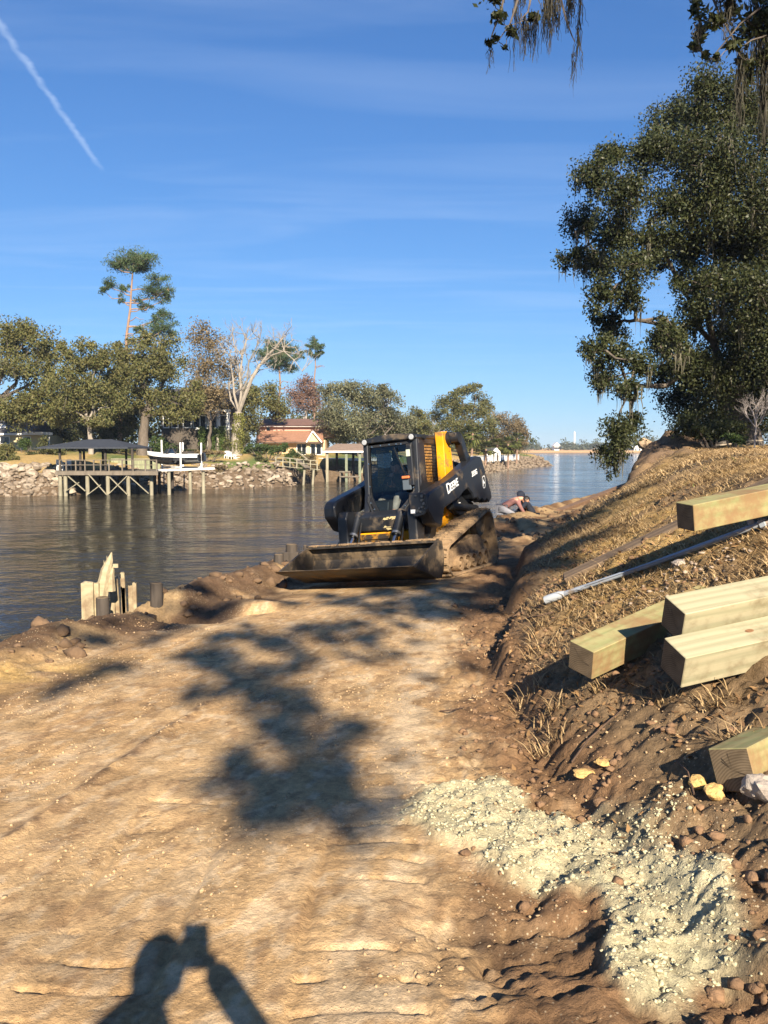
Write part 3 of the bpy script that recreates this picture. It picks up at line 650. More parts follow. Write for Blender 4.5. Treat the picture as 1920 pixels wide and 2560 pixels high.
# seat and controls inside
se = MB(); se.box((-.30, -.25, 1.0), (.22, .25, 1.14)); se.box((-.38, -.24, 1.12), (-.24, .24, 1.72)); se.box((-.37, -.15, 1.72), (-.27, .15, 1.90))
se.build('seat', BLACKM, LOADER, bevel=.03)
for s in (-1, 1):
    cp = MB(); cp.box((-.1, min(s * .28, s * .40), 1.0), (.35, max(s * .28, s * .40), 1.28)); cp.build('armrest_console', mat('console', (.022, .025, .022), .5), LOADER, bevel=.01)
    cp = MB(); cp.tube([(.28, s * .33, 1.27), (.32, s * .32, 1.42)], .022); cp.build('joystick', BLACKM, LOADER)
cp = MB(); cp.prism([(.45, .95), (.72, .95), (.66, 1.15), (.52, 1.18)], -.38, -.05)
cp.build('control_console', mat('console', (.022, .025, .022), .5), LOADER, bevel=.01)
# front work lights on the roof corners
for y, x in ((-.405, .615), (.395, .615)):
    hl = MB(); hl.tube([(x - .05, y, 2.085), (x, y, 2.085)], .052, 20); h = hl.build('work_light', BLACKM, LOADER)
    ln = MB(); ln.tube([(x, y, 2.085), (x + .008, y, 2.085)], [.042, .036], 20); ln.build('lens', LENS, h)
bk = MB(); bk.tube([(.36, .47, 2.08), (.36, .51, 2.08)], .04, 14); bk.build('marker_lamp', BLACKM, LOADER)
# engine bay behind the cab
eg = MB(); eg.prism([(-.52, .9), (-.52, 1.62), (-.70, 1.72), (-1.25, 1.66), (-1.38, 1.30), (-1.36, .62), (-1.1, .55)], -.50, .50); eg.build('engine_cover', BLACKM, LOADER, bevel=.02)
# yellow lift towers and the upper links
for s in (-1, 1):
    tw = MB(); a, b = (.465, .60) if s > 0 else (-.60, -.465)
    tw.prism([(-.06, .85), (-.09, 1.5), (-.115, 1.95), (-.10, 2.165), (-.30, 2.175), (-.31, 2.02), (-.40, 1.90), (-.42, 1.55), (-.60, .9)], a, b)
    t_ = tw.build('lift_tower', YELLOW, LOADER, bevel=.008)
    if s > 0:
        for (x, z) in ((-.31, 1.86), (-.36, 1.72), (-.33, 1.62)):
            q = MB(); q.tube([(x, .60, z), (x, .606, z)], .008, 8); q.build('bolt', BLACKM, t_)
    pv = MB(); pv.tube([(-.30, s * .56, 2.06), (-.30, s * .80, 2.06)], .085, 20); pv.tube([(-.30, s * .60, 2.06), (-.30, s * .66, 2.06)], .105, 20)
    pv.build('pivot_pin', BLACKM, t_, smooth=True)
    li = MB(); yy = (.66, .78) if s > 0 else (-.78, -.66)
    li.prism([(-.20, 2.13), (-.42, 2.14), (-.54, 2.05), (-.66, 1.84), (-.90, 1.60), (-1.05, 1.45), (-.88, 1.40), (-.60, 1.66), (-.50, 1.80), (-.40, 1.96), (-.24, 1.99)], *yy)
    l_ = li.build('upper_link', BLACK, LOADER, bevel=.012)
    if s > 0:
        q = MB(); q.box((-.395, .781, 2.03), (-.29, .784, 2.12)); w_ = q.build('safety_sticker', WHITEP, l_)
        q = MB(); q.box((-.345, .7845, 2.095), (-.295, .7855, 2.118)); q.build('red_band', mat('sticker_red', (.6, .06, .03), .6), w_)
        q = MB(); q.box((-.385, .7845, 2.04), (-.345, .7855, 2.085)); q.tube([(-.37, .7845, 2.095), (-.37, .7855, 2.095)], .01, 8); q.build('pictogram', BLACKM, w_)
# loader arms
ARM = [(-1.03, 1.755), (-.82, 1.765), (-.25, 1.585), (.25, 1.43), (1.04, 1.255), (1.17, 1.215), (1.24, 1.14), (1.24, .98), (1.04, .78), (.80, .72), (.66, .98), (.30, 1.06), (.06, 1.10), (-.15, 1.20), (-.34, 1.25), (-.50, 1.16), (-.58, 1.07), (-.72, 1.09), (-.80, 1.03), (-.90, 1.06), (-1.02, 1.0), (-1.12, 1.05), (-1.25, .985), (-1.38, 1.06), (-1.37, 1.16)]
for s in (-1, 1):
    a, b = (.66, .86) if s > 0 else (-.86, -.66)
    am = MB(); am.prism(ARM, a, b); arm = am.build('loader_arm', BLACK, LOADER, bevel=.022)
    # lower leg to the bucket pins
    lg = MB(); c, d = (.50, .64) if s > 0 else (-.66, -.50)
    lg.prism([(.70, 1.02), (1.14, 1.05), (1.20, .95), (1.20, .60), (1.27, .36), (1.26, .17), (1.12, .17), (1.02, .45), (.92, .72)], c, d); lg.build('lower_leg', BLACK, arm, bevel=.015)
    if s < 0:
        q = MB(); q.tube([(1.0, -.655, 1.12), (.90, -.652, 1.05), (.74, -.652, .965)], .022, 8); q.build('hose_guard', BLACKM, arm)
        q = MB(); q.prism([(.42, 1.30), (.86, 1.22), (.70, .98), (.52, .98)], -.66, -.652); q.prism([(.55, 1.24), (.77, 1.20), (.68, 1.04), (.58, 1.04)], -.652, -.648); q.build('arm_gusset', BLACKM, arm)
    # lift cylinder under the arm and tilt cylinder to the bucket
    cy = MB(); cy.tube([(-.95, s * .72, .92), (.1, s * .72, 1.0)], .055, 12); cy.build('lift_cylinder', BLACKM, LOADER, smooth=True)
    tc_ = MB(); ys = .25 if s > 0 else -.47; tc_.tube([(.86, ys, 1.0), (1.10, ys, .66)], .062, 14); tc_.build('tilt_cylinder', BLACK, LOADER, smooth=True)
    rd = MB(); rd.tube([(1.10, ys, .66), (1.33, ys, .42)], .03, 10); rd.build('piston_rod', CHROME, LOADER, smooth=True)
    cl = MB(); cl.tube([(1.075, ys, .695), (1.095, ys, .668)], .070, 14); cl.build('cylinder_collar', mat('collar', (.25, .26, .27), .35, metal=.7), LOADER, smooth=True)
    hsn = MB(); hsn.tube([(.86, ys + .07, .98), (1.0, ys + .08, .75), (1.10, ys + .07, .5), (1.2, ys + .06, .36)], .014, 6); hsn.build('hose', BLACKM, LOADER, smooth=True)
# quick couplers and sticker on the front face of the left arm
KP = MB(); KP.prism([(.58, .96), (.66, .90), (.80, .92), (.87, 1.0), (.87, 1.20), (.82, 1.235), (.58, 1.235)], 1.235, 1.262, axis=0); kp = KP.build('coupler_panel', BLACK, LOADER, bevel=.012)
random.seed(9)
for y, z, r in ((.80, 1.19, .026), (.79, 1.13, .022), (.815, 1.08, .024), (.79, 1.035, .02), (.74, 1.02, .016), (.71, .985, .027), (.76, .97, .016), (.83, 1.01, .014), (.70, 1.20, .012), (.84, 1.215, .010)):
    q = MB(); q.tube([(1.255, y, z), (1.285 + .015 * random.random(), y, z)], [r, r * .8], 12); q.build('hose_coupling', mat('coupling', (.09, .095, .10), .4, metal=.5), kp, smooth=True)
q = MB(); q.box((1.2625, .60, .955), (1.266, .672, 1.01)); s_ = q.build('warning_sticker', WHITEP, kp)
LA = [o for o in LOADER.children if o.name.startswith('loader_arm')][-1]
un = MB(); un.prism([(.0, 1.10), (-.30, 1.21), (-.62, 1.06), (-.9, 1.02), (-.95, .86), (-.3, .84), (.0, .95)], .60, .70); un.build('lower_link', BLACKM, LOADER, bevel=.01)
q = MB(); q.box((-.36, .7005, .95), (-.28, .7035, 1.04)); q2 = q.build('warning_sticker', WHITEP, LOADER)
q = MB(); q.box((-.35, .704, .96), (-.325, .705, 1.03)); q.box((-.315, .704, .965), (-.29, .705, .99)); q.box((-.315, .704, 1.0), (-.29, .705, 1.025)); q.build('print', BLACKM, q2)
# lettering on the arm: read along the arm from front to rear
def text(body, size, x, z, ang, mat_, parent, y=.8625, name='lettering', shear=0.0, sx=1.0):
    cu = bpy.data.curves.new(name, 'FONT'); cu.body = body; cu.size = size; cu.extrude = .0015; cu.shear = shear; cu.offset = size * .018
    o = bpy.data.objects.new(name, cu); COL.objects.link(o); cu.materials.append(mat_)
    # text x axis runs towards -X (rear), text y axis up, facing +Y
    R = Matrix(((-math.cos(ang), -math.sin(ang) * -1 * -1, 0, 0), (0, 0, 1, 0), (math.sin(ang), math.cos(ang), 0, 0), (0, 0, 0, 1)))
    ex = Vector((-math.cos(ang), 0, math.sin(ang))); ey = Vector((math.sin(ang), 0, math.cos(ang))); ez = ex.cross(ey)
    M = Matrix((ex, ey, ez)).transposed().to_4x4(); M.translation = Vector((x, y, z))
    bpy.context.view_layer.update()
    me = bpy.data.meshes.new_from_object(o); bpy.data.objects.remove(o); me.transform(M @ Matrix.Diagonal((sx, 1, 1, 1)))
    return link(name, me, mat_, parent)
ang = math.radians(15)
text('D', .215, .505, 1.185, ang, WHITEP, LA, sx=1.0)
text('EERE', .165, .375, 1.225, ang, WHITEP, LA, sx=.98)
text('333G', .115, -.535, 1.425, math.radians(12), WHITEP, LA, shear=.15, sx=.98)
# emblem: shield outline with a leaping deer
em = MB(); out = []; inn2 = []
for k in range(28):
    t = 2 * math.pi * k / 28; c, s = math.cos(t), math.sin(t)
    px = math.copysign(abs(c) ** .55, c); pz = math.copysign(abs(s) ** .55, s); w = .072 * (1 - .18 * (pz < 0) * abs(pz)); out.append((px * w, pz * .10)); inn2.append((px * (w - .010), pz * .089))
def emb(p, y): return (-1.045 - p[0], y, 1.335 + p[1] + .2 * p[0])
vs = [emb(p, .8625) for p in out] + [emb(p, .8625) for p in inn2]; em.add(vs, [(k, (k + 1) % 28, 28 + (k + 1) % 28, 28 + k) for k in range(28)])
deer = [(-.045, -.062), (-.030, -.02), (-.040, .02), (-.028, .035), (-.025, .065), (-.015, .040), (.0, .02), (.022, .0), (.036, -.012), (.034, -.045), (.022, -.028), (.002, -.022), (-.012, -.035), (-.03, -.068)]
b0 = [emb(p, .8627) for p in deer]; cc = emb((-.01, 0.0), .8627); em.add(b0 + [cc], [(k, (k + 1) % len(deer), len(deer)) for k in range(len(deer))])
em.build('emblem', WHITEP, LA)
# bucket
BW = 1.068
PB = [(2.235, .285), (1.55, .05), (1.44, .06), (1.36, .16), (1.30, .36), (1.345, .545), (1.40, .56)]   # lip, floor, heel, back, top
TH_ = .022
bu = MB()
def shell(poly, y0, y1, th):
    n = len(poly); inner = []
    for i, p in enumerate(poly):
        a = poly[max(i - 1, 0)]; b = poly[min(i + 1, n - 1)]; tx, tz = b[0] - a[0], b[1] - a[1]; L = math.hypot(tx, tz)
        inner.append((p[0] + tz / L * th, p[1] - tx / L * th))
    bu.prism(poly + inner[::-1], y0, y1)
shell(PB, -BW, BW, TH_)
for s in (-1, 1):
    a, b = (BW - .024, BW + .004) if s > 0 else (-BW - .004, -BW + .024)
    bu.prism([(2.235, .30), (1.56, .052), (1.45, .05), (1.355, .15), (1.292, .36), (1.335, .555), (1.46, .565), (1.66, .505)], a, b)
bu.prism([(1.335, .50), (1.345, .585), (1.47, .575), (1.47, .54), (1.40, .53)], -BW + .03, BW - .03)
bucket = bu.build('bucket', STEEL, LOADER)
ce = MB(); ce.prism([(2.30, .305), (2.05, .228), (2.05, .212), (2.235, .270)], -BW - .006, BW + .006); ce.build('cutting_edge', STEEL, bucket)
for y in (.45, .72, .96, -.1):
    bt = MB(); bt.tube([(2.18, y, .275), (2.18, y, .30)], .022, 8); bt.build('edge_bolt', STEEL, bucket)
di = MB(); random.seed(5)
for k in range(60):
    y = random.uniform(-BW + .05, BW - .05); x = random.uniform(1.36, 1.46); r = random.uniform(.012, .035); di.box((x - r, y - r * 1.6, .565), (x + r, y + r * 1.6, .58 + r * .5))
tag(di.build('caked_soil', MUD, bucket, bevel=.008), kind='stuff')
for y in (-.72, -.44, .43, .71):
    pl = MB(); pl.prism([(1.16, .16), (1.16, .44), (1.29, .46), (1.31, .36), (1.36, .14)], y - .02, y + .02); pl.build('coupler_plate', BLACKM, bucket)

# ------------------------------------------------------------------ timbers, pipe, posts, loose things on the bench
def wood_mat(name, a, b, c, knots=True, axis='X', green=0.0, grime=0.25):
    m = bpy.data.materials.new(name); nt = nodes_of(m)
    bs = nn(nt, 'ShaderNodeBsdfPrincipled', Roughness=0.75); bs.inputs['Specular IOR Level'].default_value = .25
    o = nn(nt, 'ShaderNodeOutputMaterial'); lk(nt, bs.outputs[0], o.inputs[0])
    tc = nn(nt, 'ShaderNodeTexCoord'); mp = nn(nt, 'ShaderNodeMapping'); lk(nt, tc.outputs['Object'], mp.inputs[0])
    mp.inputs['Scale'].default_value = (.10, 1, 1)
    oi = nn(nt, 'ShaderNodeObjectInfo'); off = nn(nt, 'ShaderNodeVectorMath', operation='SCALE'); off.inputs[0].default_value = (3.1, 1.7, 2.3); lk(nt, oi.outputs['Random'], off.inputs['Scale'])
    ad = nn(nt, 'ShaderNodeVectorMath', operation='ADD'); lk(nt, mp.outputs[0], ad.inputs[0]); lk(nt, off.outputs[0], ad.inputs[1])
    wv = nn(nt, 'ShaderNodeTexWave', wave_type='RINGS', rings_direction='X'); wv.inputs['Scale'].default_value = 7.0; wv.inputs['Distortion'].default_value = 9.0; wv.inputs['Detail'].default_value = 3.0; wv.inputs['Detail Scale'].default_value = .8
    lk(nt, ad.outputs[0], wv.inputs['Vector'])
    mg = nn(nt, 'ShaderNodeMapping'); lk(nt, ad.outputs[0], mg.inputs[0]); mg.inputs['Scale'].default_value = (14, 55, 55)
    gn = nn(nt, 'ShaderNodeTexNoise', Scale=1.0, Detail=4.0, Roughness=.6); lk(nt, mg.outputs[0], gn.inputs[0])
    fx = nn(nt, 'ShaderNodeMath', operation='MULTIPLY_ADD'); lk(nt, wv.outputs['Fac'], fx.inputs[0]); fx.inputs[1].default_value = .55; fx.inputs[2].default_value = -.05
    fs_ = nn(nt, 'ShaderNodeMath', operation='MULTIPLY_ADD'); lk(nt, gn.outputs[0], fs_.inputs[0]); fs_.inputs[1].default_value = .85; lk(nt, fx.outputs[0], fs_.inputs[2])
    r = nn(nt, 'ShaderNodeValToRGB'); lk(nt, fs_.outputs[0], r.inputs[0]); r.color_ramp.elements[0].color = (*a, 1); r.color_ramp.elements[1].color = (*b, 1); r.color_ramp.elements[0].position = .15; r.color_ramp.elements[1].position = .8
    n = nn(nt, 'ShaderNodeTexNoise', Scale=3.0, Detail=5.0, Roughness=.65); lk(nt, tc.outputs['Object'], n.inputs[0])
    mr = nn(nt, 'ShaderNodeMapRange', interpolation_type='SMOOTHSTEP'); lk(nt, n.outputs[0], mr.inputs[0]); mr.inputs[1].default_value = .64 - grime * .4; mr.inputs[2].default_value = .80 - grime * .3; mr.inputs[4].default_value = .85
    mx = nn(nt, 'ShaderNodeMixRGB'); lk(nt, mr.outputs[0], mx.inputs[0]); lk(nt, r.outputs[0], mx.inputs[1]); mx.inputs[2].default_value = (*c, 1)
    lk(nt, mx.outputs[0], bs.inputs['Base Color'])
    b_ = nn(nt, 'ShaderNodeBump', Strength=.3, Distance=.004); lk(nt, fs_.outputs[0], b_.inputs['Height']); lk(nt, b_.outputs[0], bs.inputs['Normal'])
    MATS[name] = m; return m
TREATED = wood_mat('treated_pine', (.255, .245, .15), (.375, .335, .215), (.19, .15, .085), grime=.4)
TREATED2 = wood_mat('treated_pine_muddy', (.20, .215, .09), (.30, .28, .13), (.22, .125, .06), grime=.65)
def end_mat():
    m = bpy.data.materials.new('end_grain'); nt = nodes_of(m); bs = nn(nt, 'ShaderNodeBsdfPrincipled', Roughness=0.9); bs.inputs['Specular IOR Level'].default_value = .15
    o = nn(nt, 'ShaderNodeOutputMaterial'); lk(nt, bs.outputs[0], o.inputs[0]); tc = nn(nt, 'ShaderNodeTexCoord')
    mp = nn(nt, 'ShaderNodeMapping'); lk(nt, tc.outputs['Object'], mp.inputs[0]); mp.inputs['Location'].default_value = (0, -.03, .24)
    wv = nn(nt, 'ShaderNodeTexWave', wave_type='RINGS', rings_direction='X'); wv.inputs['Scale'].default_value = 28; wv.inputs['Distortion'].default_value = 1.6; wv.inputs['Detail'].default_value = 3; lk(nt, mp.outputs[0], wv.inputs['Vector'])
    r = nn(nt, 'ShaderNodeValToRGB'); lk(nt, wv.outputs['Fac'], r.inputs[0]); r.color_ramp.elements[0].color = (.11, .08, .05, 1); r.color_ramp.elements[1].color = (.165, .125, .08, 1)
    n = nn(nt, 'ShaderNodeTexNoise', Scale=16.0, Detail=4.0); lk(nt, tc.outputs['Object'], n.inputs[0]); mx = nn(nt, 'ShaderNodeMixRGB', blend_type='MULTIPLY', Fac=.7); lk(nt, r.outputs[0], mx.inputs[1]); lk(nt, n.outputs[0], mx.inputs[2]); mx2 = nn(nt, 'ShaderNodeVectorMath', operation='SCALE'); mx2.inputs['Scale'].default_value = 1.5; lk(nt, mx.outputs[0], mx2.inputs[0]); lk(nt, mx2.outputs[0], bs.inputs['Base Color'])
    MATS['end_grain'] = m; return m
ENDGRAIN = end_mat()
KNOT = mat('knot', (.20, .10, .045), .8, var=.4, vscale=40)
OLDWOOD = wood_mat('old_timber', (.10, .07, .045), (.17, .12, .075), (.07, .05, .035), grime=.4)
def orient(obj, p0, axis, roll):
    """object X along axis, Z up as far as possible, then rolled about the axis"""
    x = Vector(axis).normalized(); y = Vector((0, 0, 1)).cross(x).normalized(); z = x.cross(y)
    M = Matrix((x, y, z)).transposed() @ Matrix.Rotation(roll, 3, 'X')
    M4 = M.to_4x4(); M4.translation = p0; obj.matrix_world = M4; return obj
def timber(label, p0, axis, L, s=.19, roll=0.0, wood=TREATED, knots=()):
    """p0 is the top front edge of the near end"""
    t = thing('timber', label, 'timber', group='treated timbers lying on the bank')
    b = MB(); b.box((0, 0, -s), (L, s, 0)); body = link('beam', b.mesh('beam', bevel=.004), [wood, ENDGRAIN], t)
    for p in body.data.polygons:
        if abs(p.normal.x) > .9: p.material_index = 1
    random.seed(len(label))
    cks = MB()
    for k in range(5):   # checks in the end grain
        a = random.uniform(0, 6.28); r = random.uniform(.03, .08); cy, cz = s / 2, -s / 2
        cks.add([(-.0015, cy, cz), (-.0015, cy + r * math.cos(a) + .002, cz + r * math.sin(a)), (-.0015, cy + r * math.cos(a), cz + r * math.sin(a) + .003)], [(0, 1, 2)])
    tag(cks.build('end_check', mat('check_dark', (.03, .022, .015), .9), t), kind='stuff')
    for fx, face, off in knots:
        q = MB(); n = 14
        if face == 'front': q.add([(fx + .024 * math.cos(6.283 * i / n), -.0015, off + .014 * math.sin(6.283 * i / n)) for i in range(n)], [tuple(range(n))])
        else: q.add([(fx + .026 * math.cos(6.283 * i / n), off + .014 * math.sin(6.283 * i / n), .0015) for i in range(n)], [tuple(range(n))])
        q.build('knot', KNOT, t)
    orient(t, Vector(p0), axis, roll); return t
R_ = math.radians
timber('upper treated timber jutting out over the grass, dark muddy end and brown stained side', at(1733, 1263, 5.75), (.935, .30, .150), 3.6, .19, R_(3), TREATED2)
timber('long greenish timber sloping up the bank behind the stacked pair, shadow across its side', at(1485, 1631, 4.80), (.80, .565, .165), 3.4, .185, R_(12), TREATED2)
timber('pale treated timber in front, lower one of the stacked pair, knot on its top', at(1715, 1646, 4.15), (.955, .26, .13), 3.0, .19, R_(21), TREATED, knots=((.46, 'top', .10), (1.0, 'front', -.09)))
timber('treated timber behind the lower of the stacked pair, weathered grey strip on its side', at(1714, 1535, 4.38), (.955, .26, .13), 3.0, .19, R_(21), TREATED, knots=((.60, 'front', -.07),))
timber('nearest treated timber at the frame edge with dark end and curved green grain', at(1868, 1870, 3.42), (.77, .64, .02), 2.4, .185, R_(-17), TREATED2)
def gz_(x, y): return float(ground_z(np.array([x]), np.array([y]), False)[0])
# rough brown beam and grey conduit pipe on the slope
a = Vector((1.62, 7.42, 0)); b = Vector((3.3, 6.95, 0)); a.z = gz_(a.x, a.y) + .09; b.z = gz_(b.x, b.y) + .06
ob = thing('old_beam', 'rough brown old beam lying up the grass below the upper timber', 'beam')
q = MB(); q.box((0, 0, -.15), ((b - a).length, .17, 0)); q.build('beam', OLDWOOD, ob, bevel=.012)
q = MB(); q.box((0, -.02, -.16), ((b - a).length * .98, -.001, -.05)); q.build('side_plank', OLDWOOD, ob, bevel=.004)
orient(ob, a, b - a, R_(14))
a = Vector((1.43, 7.08, 0)); b = Vector((2.80, 6.12, 0)); a.z = gz_(a.x, a.y) + .06; b.z = gz_(b.x, b.y) + .05
PVC = mat('grey_pvc', (.25, .28, .32), .45, var=.12, vscale=6, dirt=(.25, .18, .11), dscale=7, damt=.25)
pp = thing('conduit_pipe', 'grey plastic conduit pipe with a pale socket end lying down the bank', 'pipe')
L = (b - a).length; q = MB(); n = 14
q.tube([(0.06, 0, 0), (L * .5, 0, -.012), (L, 0, 0)], .021, n); q.build('pipe', PVC, pp, smooth=True)
q = MB(); q.tube([(-.04, 0, 0), (.0, 0, 0), (.10, 0, 0), (.15, 0, 0)], [.036, .038, .035, .023], 16); q.build('socket', mat('pale_pvc', (.38, .41, .43), .35, var=.1), pp, smooth=True)
q = MB(); q.tube([(-.041, 0, 0), (-.043, 0, 0)], .029, 16); q.build('bore', BLACKM, pp)
q = MB(); q.box((L - .09, -.01, .018), (L - .04, .03, .06)); q.box((L - .02, -.03, -.03), (L + .03, .03, .03)); q.build('clip', PVC, pp, bevel=.006)
q = MB(); q.tube([(L * .2, -.03, .004), (L * .8, -.03, -.006)], .004, 5); q.build('seam', PVC, pp)
orient(pp, a, b - a, 0)

# ------------------------------------------------------------------ broken bulkhead posts at the water's edge
PALEWOOD = wood_mat('split_wood', (.29, .235, .14), (.38, .32, .20), (.18, .12, .07), grime=.45)
PILE = mat('creosote_pile', (.06, .048, .038), .85, var=.5, vscale=10, stretch=(1, 1, .15), bump=.5, bscale=14)
def board(parent, name, p, w, th, h, lean=(0, 0), jag=.03, mat_=None, rz=0):
    q = MB(); n = 5; base = Vector(p); vs = []; random.seed(int(p[0] * 100 + p[1] * 37 + h * 91))
    tops = [h - jag * random.random() for i in range(n + 1)]
    for s in (-th / 2, th / 2):
        for i in range(n + 1): vs.append((-w / 2 + w * i / n, s, -.9))
        for i in range(n + 1): vs.append((-w / 2 + w * i / n + lean[0] * tops[i], s + lean[1] * tops[i], tops[i] + random.uniform(-.01, .01)))
    m = n + 1; fs = []
    for k in (0, 2 * m):
        for i in range(n): fs.append((k + i, k + i + 1, k + m + i + 1, k + m + i))
    for i in range(n): fs += [(m + i, m + i + 1, 3 * m + i + 1, 3 * m + i), (i, i + 1, 2 * m + i + 1, 2 * m + i)]
    fs += [(0, m, 3 * m, 2 * m), (n, m + n, 3 * m + n, 2 * m + n)]
    q.add([Matrix.Rotation(rz, 3, 'Z') @ Vector(v) + base for v in vs], fs)
    return q.build(name, mat_ or PALEWOOD, parent)
bp0 = on_z(255, 1512, .0); bp0.z = 0; Y0 = bp0.y + .15
def px(u, v, y): return at(u, v, y)
bh = thing('broken_post', 'splintered leaning post with a torn pale timber block at the river edge', 'post', (0, 0, 0))
c = px(231, 1520, Y0); board(bh, 'block', (c.x, c.y, c.z), .205, .14, .31, jag=.02)
c = px(222, 1520, Y0 - .09); board(bh, 'face_board', (c.x + .01, c.y, c.z), .10, .03, .31, jag=.02)
q = MB(); b0 = px(252, 1500, Y0 + .03); b1 = px(266, 1425, Y0 + .05); b2 = px(275, 1400, Y0 + .07); b3 = px(279, 1381, Y0 + .08)
q.tube([b0 - Vector((.02, 0, .6)), b0, b1, b2, b3], [.10, .085, .062, .038, .006], 7); q.tube([b1 + Vector((.05, 0, -.25)), b1 + Vector((.055, 0, -.05)), b2 + Vector((.045, 0, -.05))], [.05, .035, .004], 5)
for k in range(7):
    t = k / 7; p = b0.lerp(b2, t) + Vector((random.uniform(-.05, .06), -.03, .02)); q.tube([p, p + Vector((random.uniform(-.02, .03), 0, random.uniform(.08, .16)))], [.014, .002], 4)
q.build('splintered_stake', PALEWOOD, bh)
q = MB(); p = px(288, 1415, Y0 + .05); q.box(p - Vector((.025, .01, .02)), p + Vector((.035, .01, .025)), None); q.build('torn_chip', PALEWOOD, bh)
for i, (u, v0, w, h, ln, lb) in enumerate(((282, 1505, .055, .14, 0, 'short pale stub board beside the splintered post'), (302, 1495, .045, .27, -.22, 'tilted pale picket, first of a ragged row at the river edge'), (317, 1492, .05, .30, -.16, 'tallest pale picket of the ragged row at the river edge'), (309, 1500, .05, .17, 0, 'short pale picket between two taller ones at the river edge'), (327, 1490, .05, .13, 0, 'low pale picket beside the tallest one at the river edge'), (337, 1487, .045, .15, 0, 'last pale picket of the ragged row at the river edge'))):
    c = px(u, v0, Y0 + .35); o = board(None, 'picket', (c.x, c.y, c.z), w, .03, h, (ln, 0), .015); tag(o, lb, 'picket', 'pickets left from the old bulkhead')
def pile(u, vt, vb, y, r, label, collar=False, lean=(0, 0)):
    b = at(u, vb, y); t_ = at(u, vt, y); H = t_.z - b.z
    o = thing('pile', label, 'pile', (b.x, b.y, b.z), group='old round piles along the bank')
    q = MB(); n = 14; random.seed(int(u))
    q.tube([(0, 0, -1.2), (0, 0, H * .5), (lean[0], lean[1], H)], [r * 1.05, r, r * .97], n); q.build('shaft', PILE, o, smooth=True)
    q = MB(); q.tube([(lean[0], lean[1], H - .002), (lean[0], lean[1], H + .008)], [r * .9, r * .8], n); q.build('top', ENDGRAIN, o)
    if collar:
        q = MB(); q.box((-r * 1.35, -r * 1.2, -.3), (r * 1.25, r * 1.2, H * .52)); q.build('cap_block', PILE, o, bevel=.01)
    return o
pile(257, 1494, 1518, Y0 - .12, .075, 'short dark pile stub right of the splintered post')
pile(391, 1458, 1478, 9.9, .075, 'dark pile stub standing alone behind the ragged pickets')
pile(697, 1386, 1402, 12.9, .075, 'low dark pile stub left of the bucket corner')
pile(729, 1361, 1398, 13.4, .095, 'thick dark pile with a squared collar behind the bucket corner', True)
pile(763, 1364, 1385, 13.8, .03, 'thin dark stake behind the bucket corner')
pile(780, 1366, 1385, 13.8, .09, 'low flat-topped dark pile behind the bucket')
pile(1308, 1262, 1298, 23.4, .085, 'tallest of three brown piles beside the kneeling workers')
pile(1331, 1266, 1296, 23.8, .075, 'middle of three brown piles beside the kneeling workers')
pile(1350, 1270, 1294, 24.2, .10, 'short thick pile, last of three beside the kneeling workers')
# rusty wale along the old bulkhead
ws = thing('bulkhead_wale', 'long rusty brown bulkhead wale running along the river edge', 'bulkhead')
W0 = at(1398, 1287, 24.6); W1 = at(1590, 1208, 37.0)
q = MB(); q.bar(W0, W1, .25, .32); q.build('wale', mat('rusty_wale', (.16, .095, .055), .85, var=.4, vscale=3, bump=.3, bscale=12), ws, bevel=.01)
q = MB(); q.bar(W0 - Vector((0, 0, 1.0)), W1 - Vector((0, 0, 1.0)), .10, 1.7); q.build('sheet_wall', mat('sheet_brown', (.10, .065, .042), .9, var=.4), ws)
q = MB()
for k in range(12):
    p = W0.lerp(W1, (k + .5) / 12) + Vector((-.16, .05, 0)); q = MB(); q.tube([p, p + Vector((-.06, .02, 0))], .03, 8); q.build('tie_bolt', PILE, ws)
lg = thing('driftwood_plank', 'dark plank lying at the foot of the three piles', 'plank')
q = MB(); p = at(1392, 1281, 24.0); q2 = at(1440, 1284, 24.4); q.bar(p, q2, .3, .05); q.build('plank', PILE, lg, bevel=.01)

# ------------------------------------------------------------------ clods, gravel, grass
def ico():
    bm = bmesh.new(); bmesh.ops.create_icosphere(bm, subdivisions=1, radius=1); bm.verts.ensure_lookup_table()
    V = np.array([v.co[:] for v in bm.verts]); Fq = np.array([[v.index for v in f.verts] for f in bm.faces]); bm.free(); return V, Fq
ICO, ICOF = ico()
def lumps(name, P, R, mat_, seed, label, flat=.7, low=False):
    rng = np.random.default_rng(seed); B, Bf = ICO, ICOF
    n = len(P); k = len(B)
    J = 1 + .5 * (rng.random((n, k, 1)) - .5) * 2
    S = R[:, None, None] * (np.array((1, 1, flat)) * (.75 + .5 * rng.random((n, 1, 3))))
    a = rng.random(n) * 6.283; c, s = np.cos(a), np.sin(a)
    V = B[None] * J * S; V = np.stack([V[..., 0] * c[:, None] - V[..., 1] * s[:, None], V[..., 0] * s[:, None] + V[..., 1] * c[:, None], V[..., 2]], -1) + P[:, None, :]
    Fq = Bf[None] + (np.arange(n) * k)[:, None, None]
    return tag(link(name, np_mesh(name, V.reshape(-1, 3), Fq.reshape(-1, 3), False), mat_), label, kind='stuff')
rng = np.random.default_rng(5)
def scatter(n, x0, x1, y0, y1, keep, rng):
    x = rng.uniform(x0, x1, n * 3); y = rng.uniform(y0, y1, n * 3); k = rng.random(n * 3) < keep(x, y)
    x, y = x[k][:n], y[k][:n]; return x, y
LIMEM = mat('lime_clod', (.47, .425, .27), .95, var=.3, vscale=7, bump=.4, bscale=60)
BROWNM = mat('brown_clod', (.21, .125, .068), .95, var=.45, vscale=9, bump=.5, bscale=50)
TANM = mat('tan_crumb', (.42, .29, .16), .95, var=.35, vscale=9, bump=.4, bscale=60)
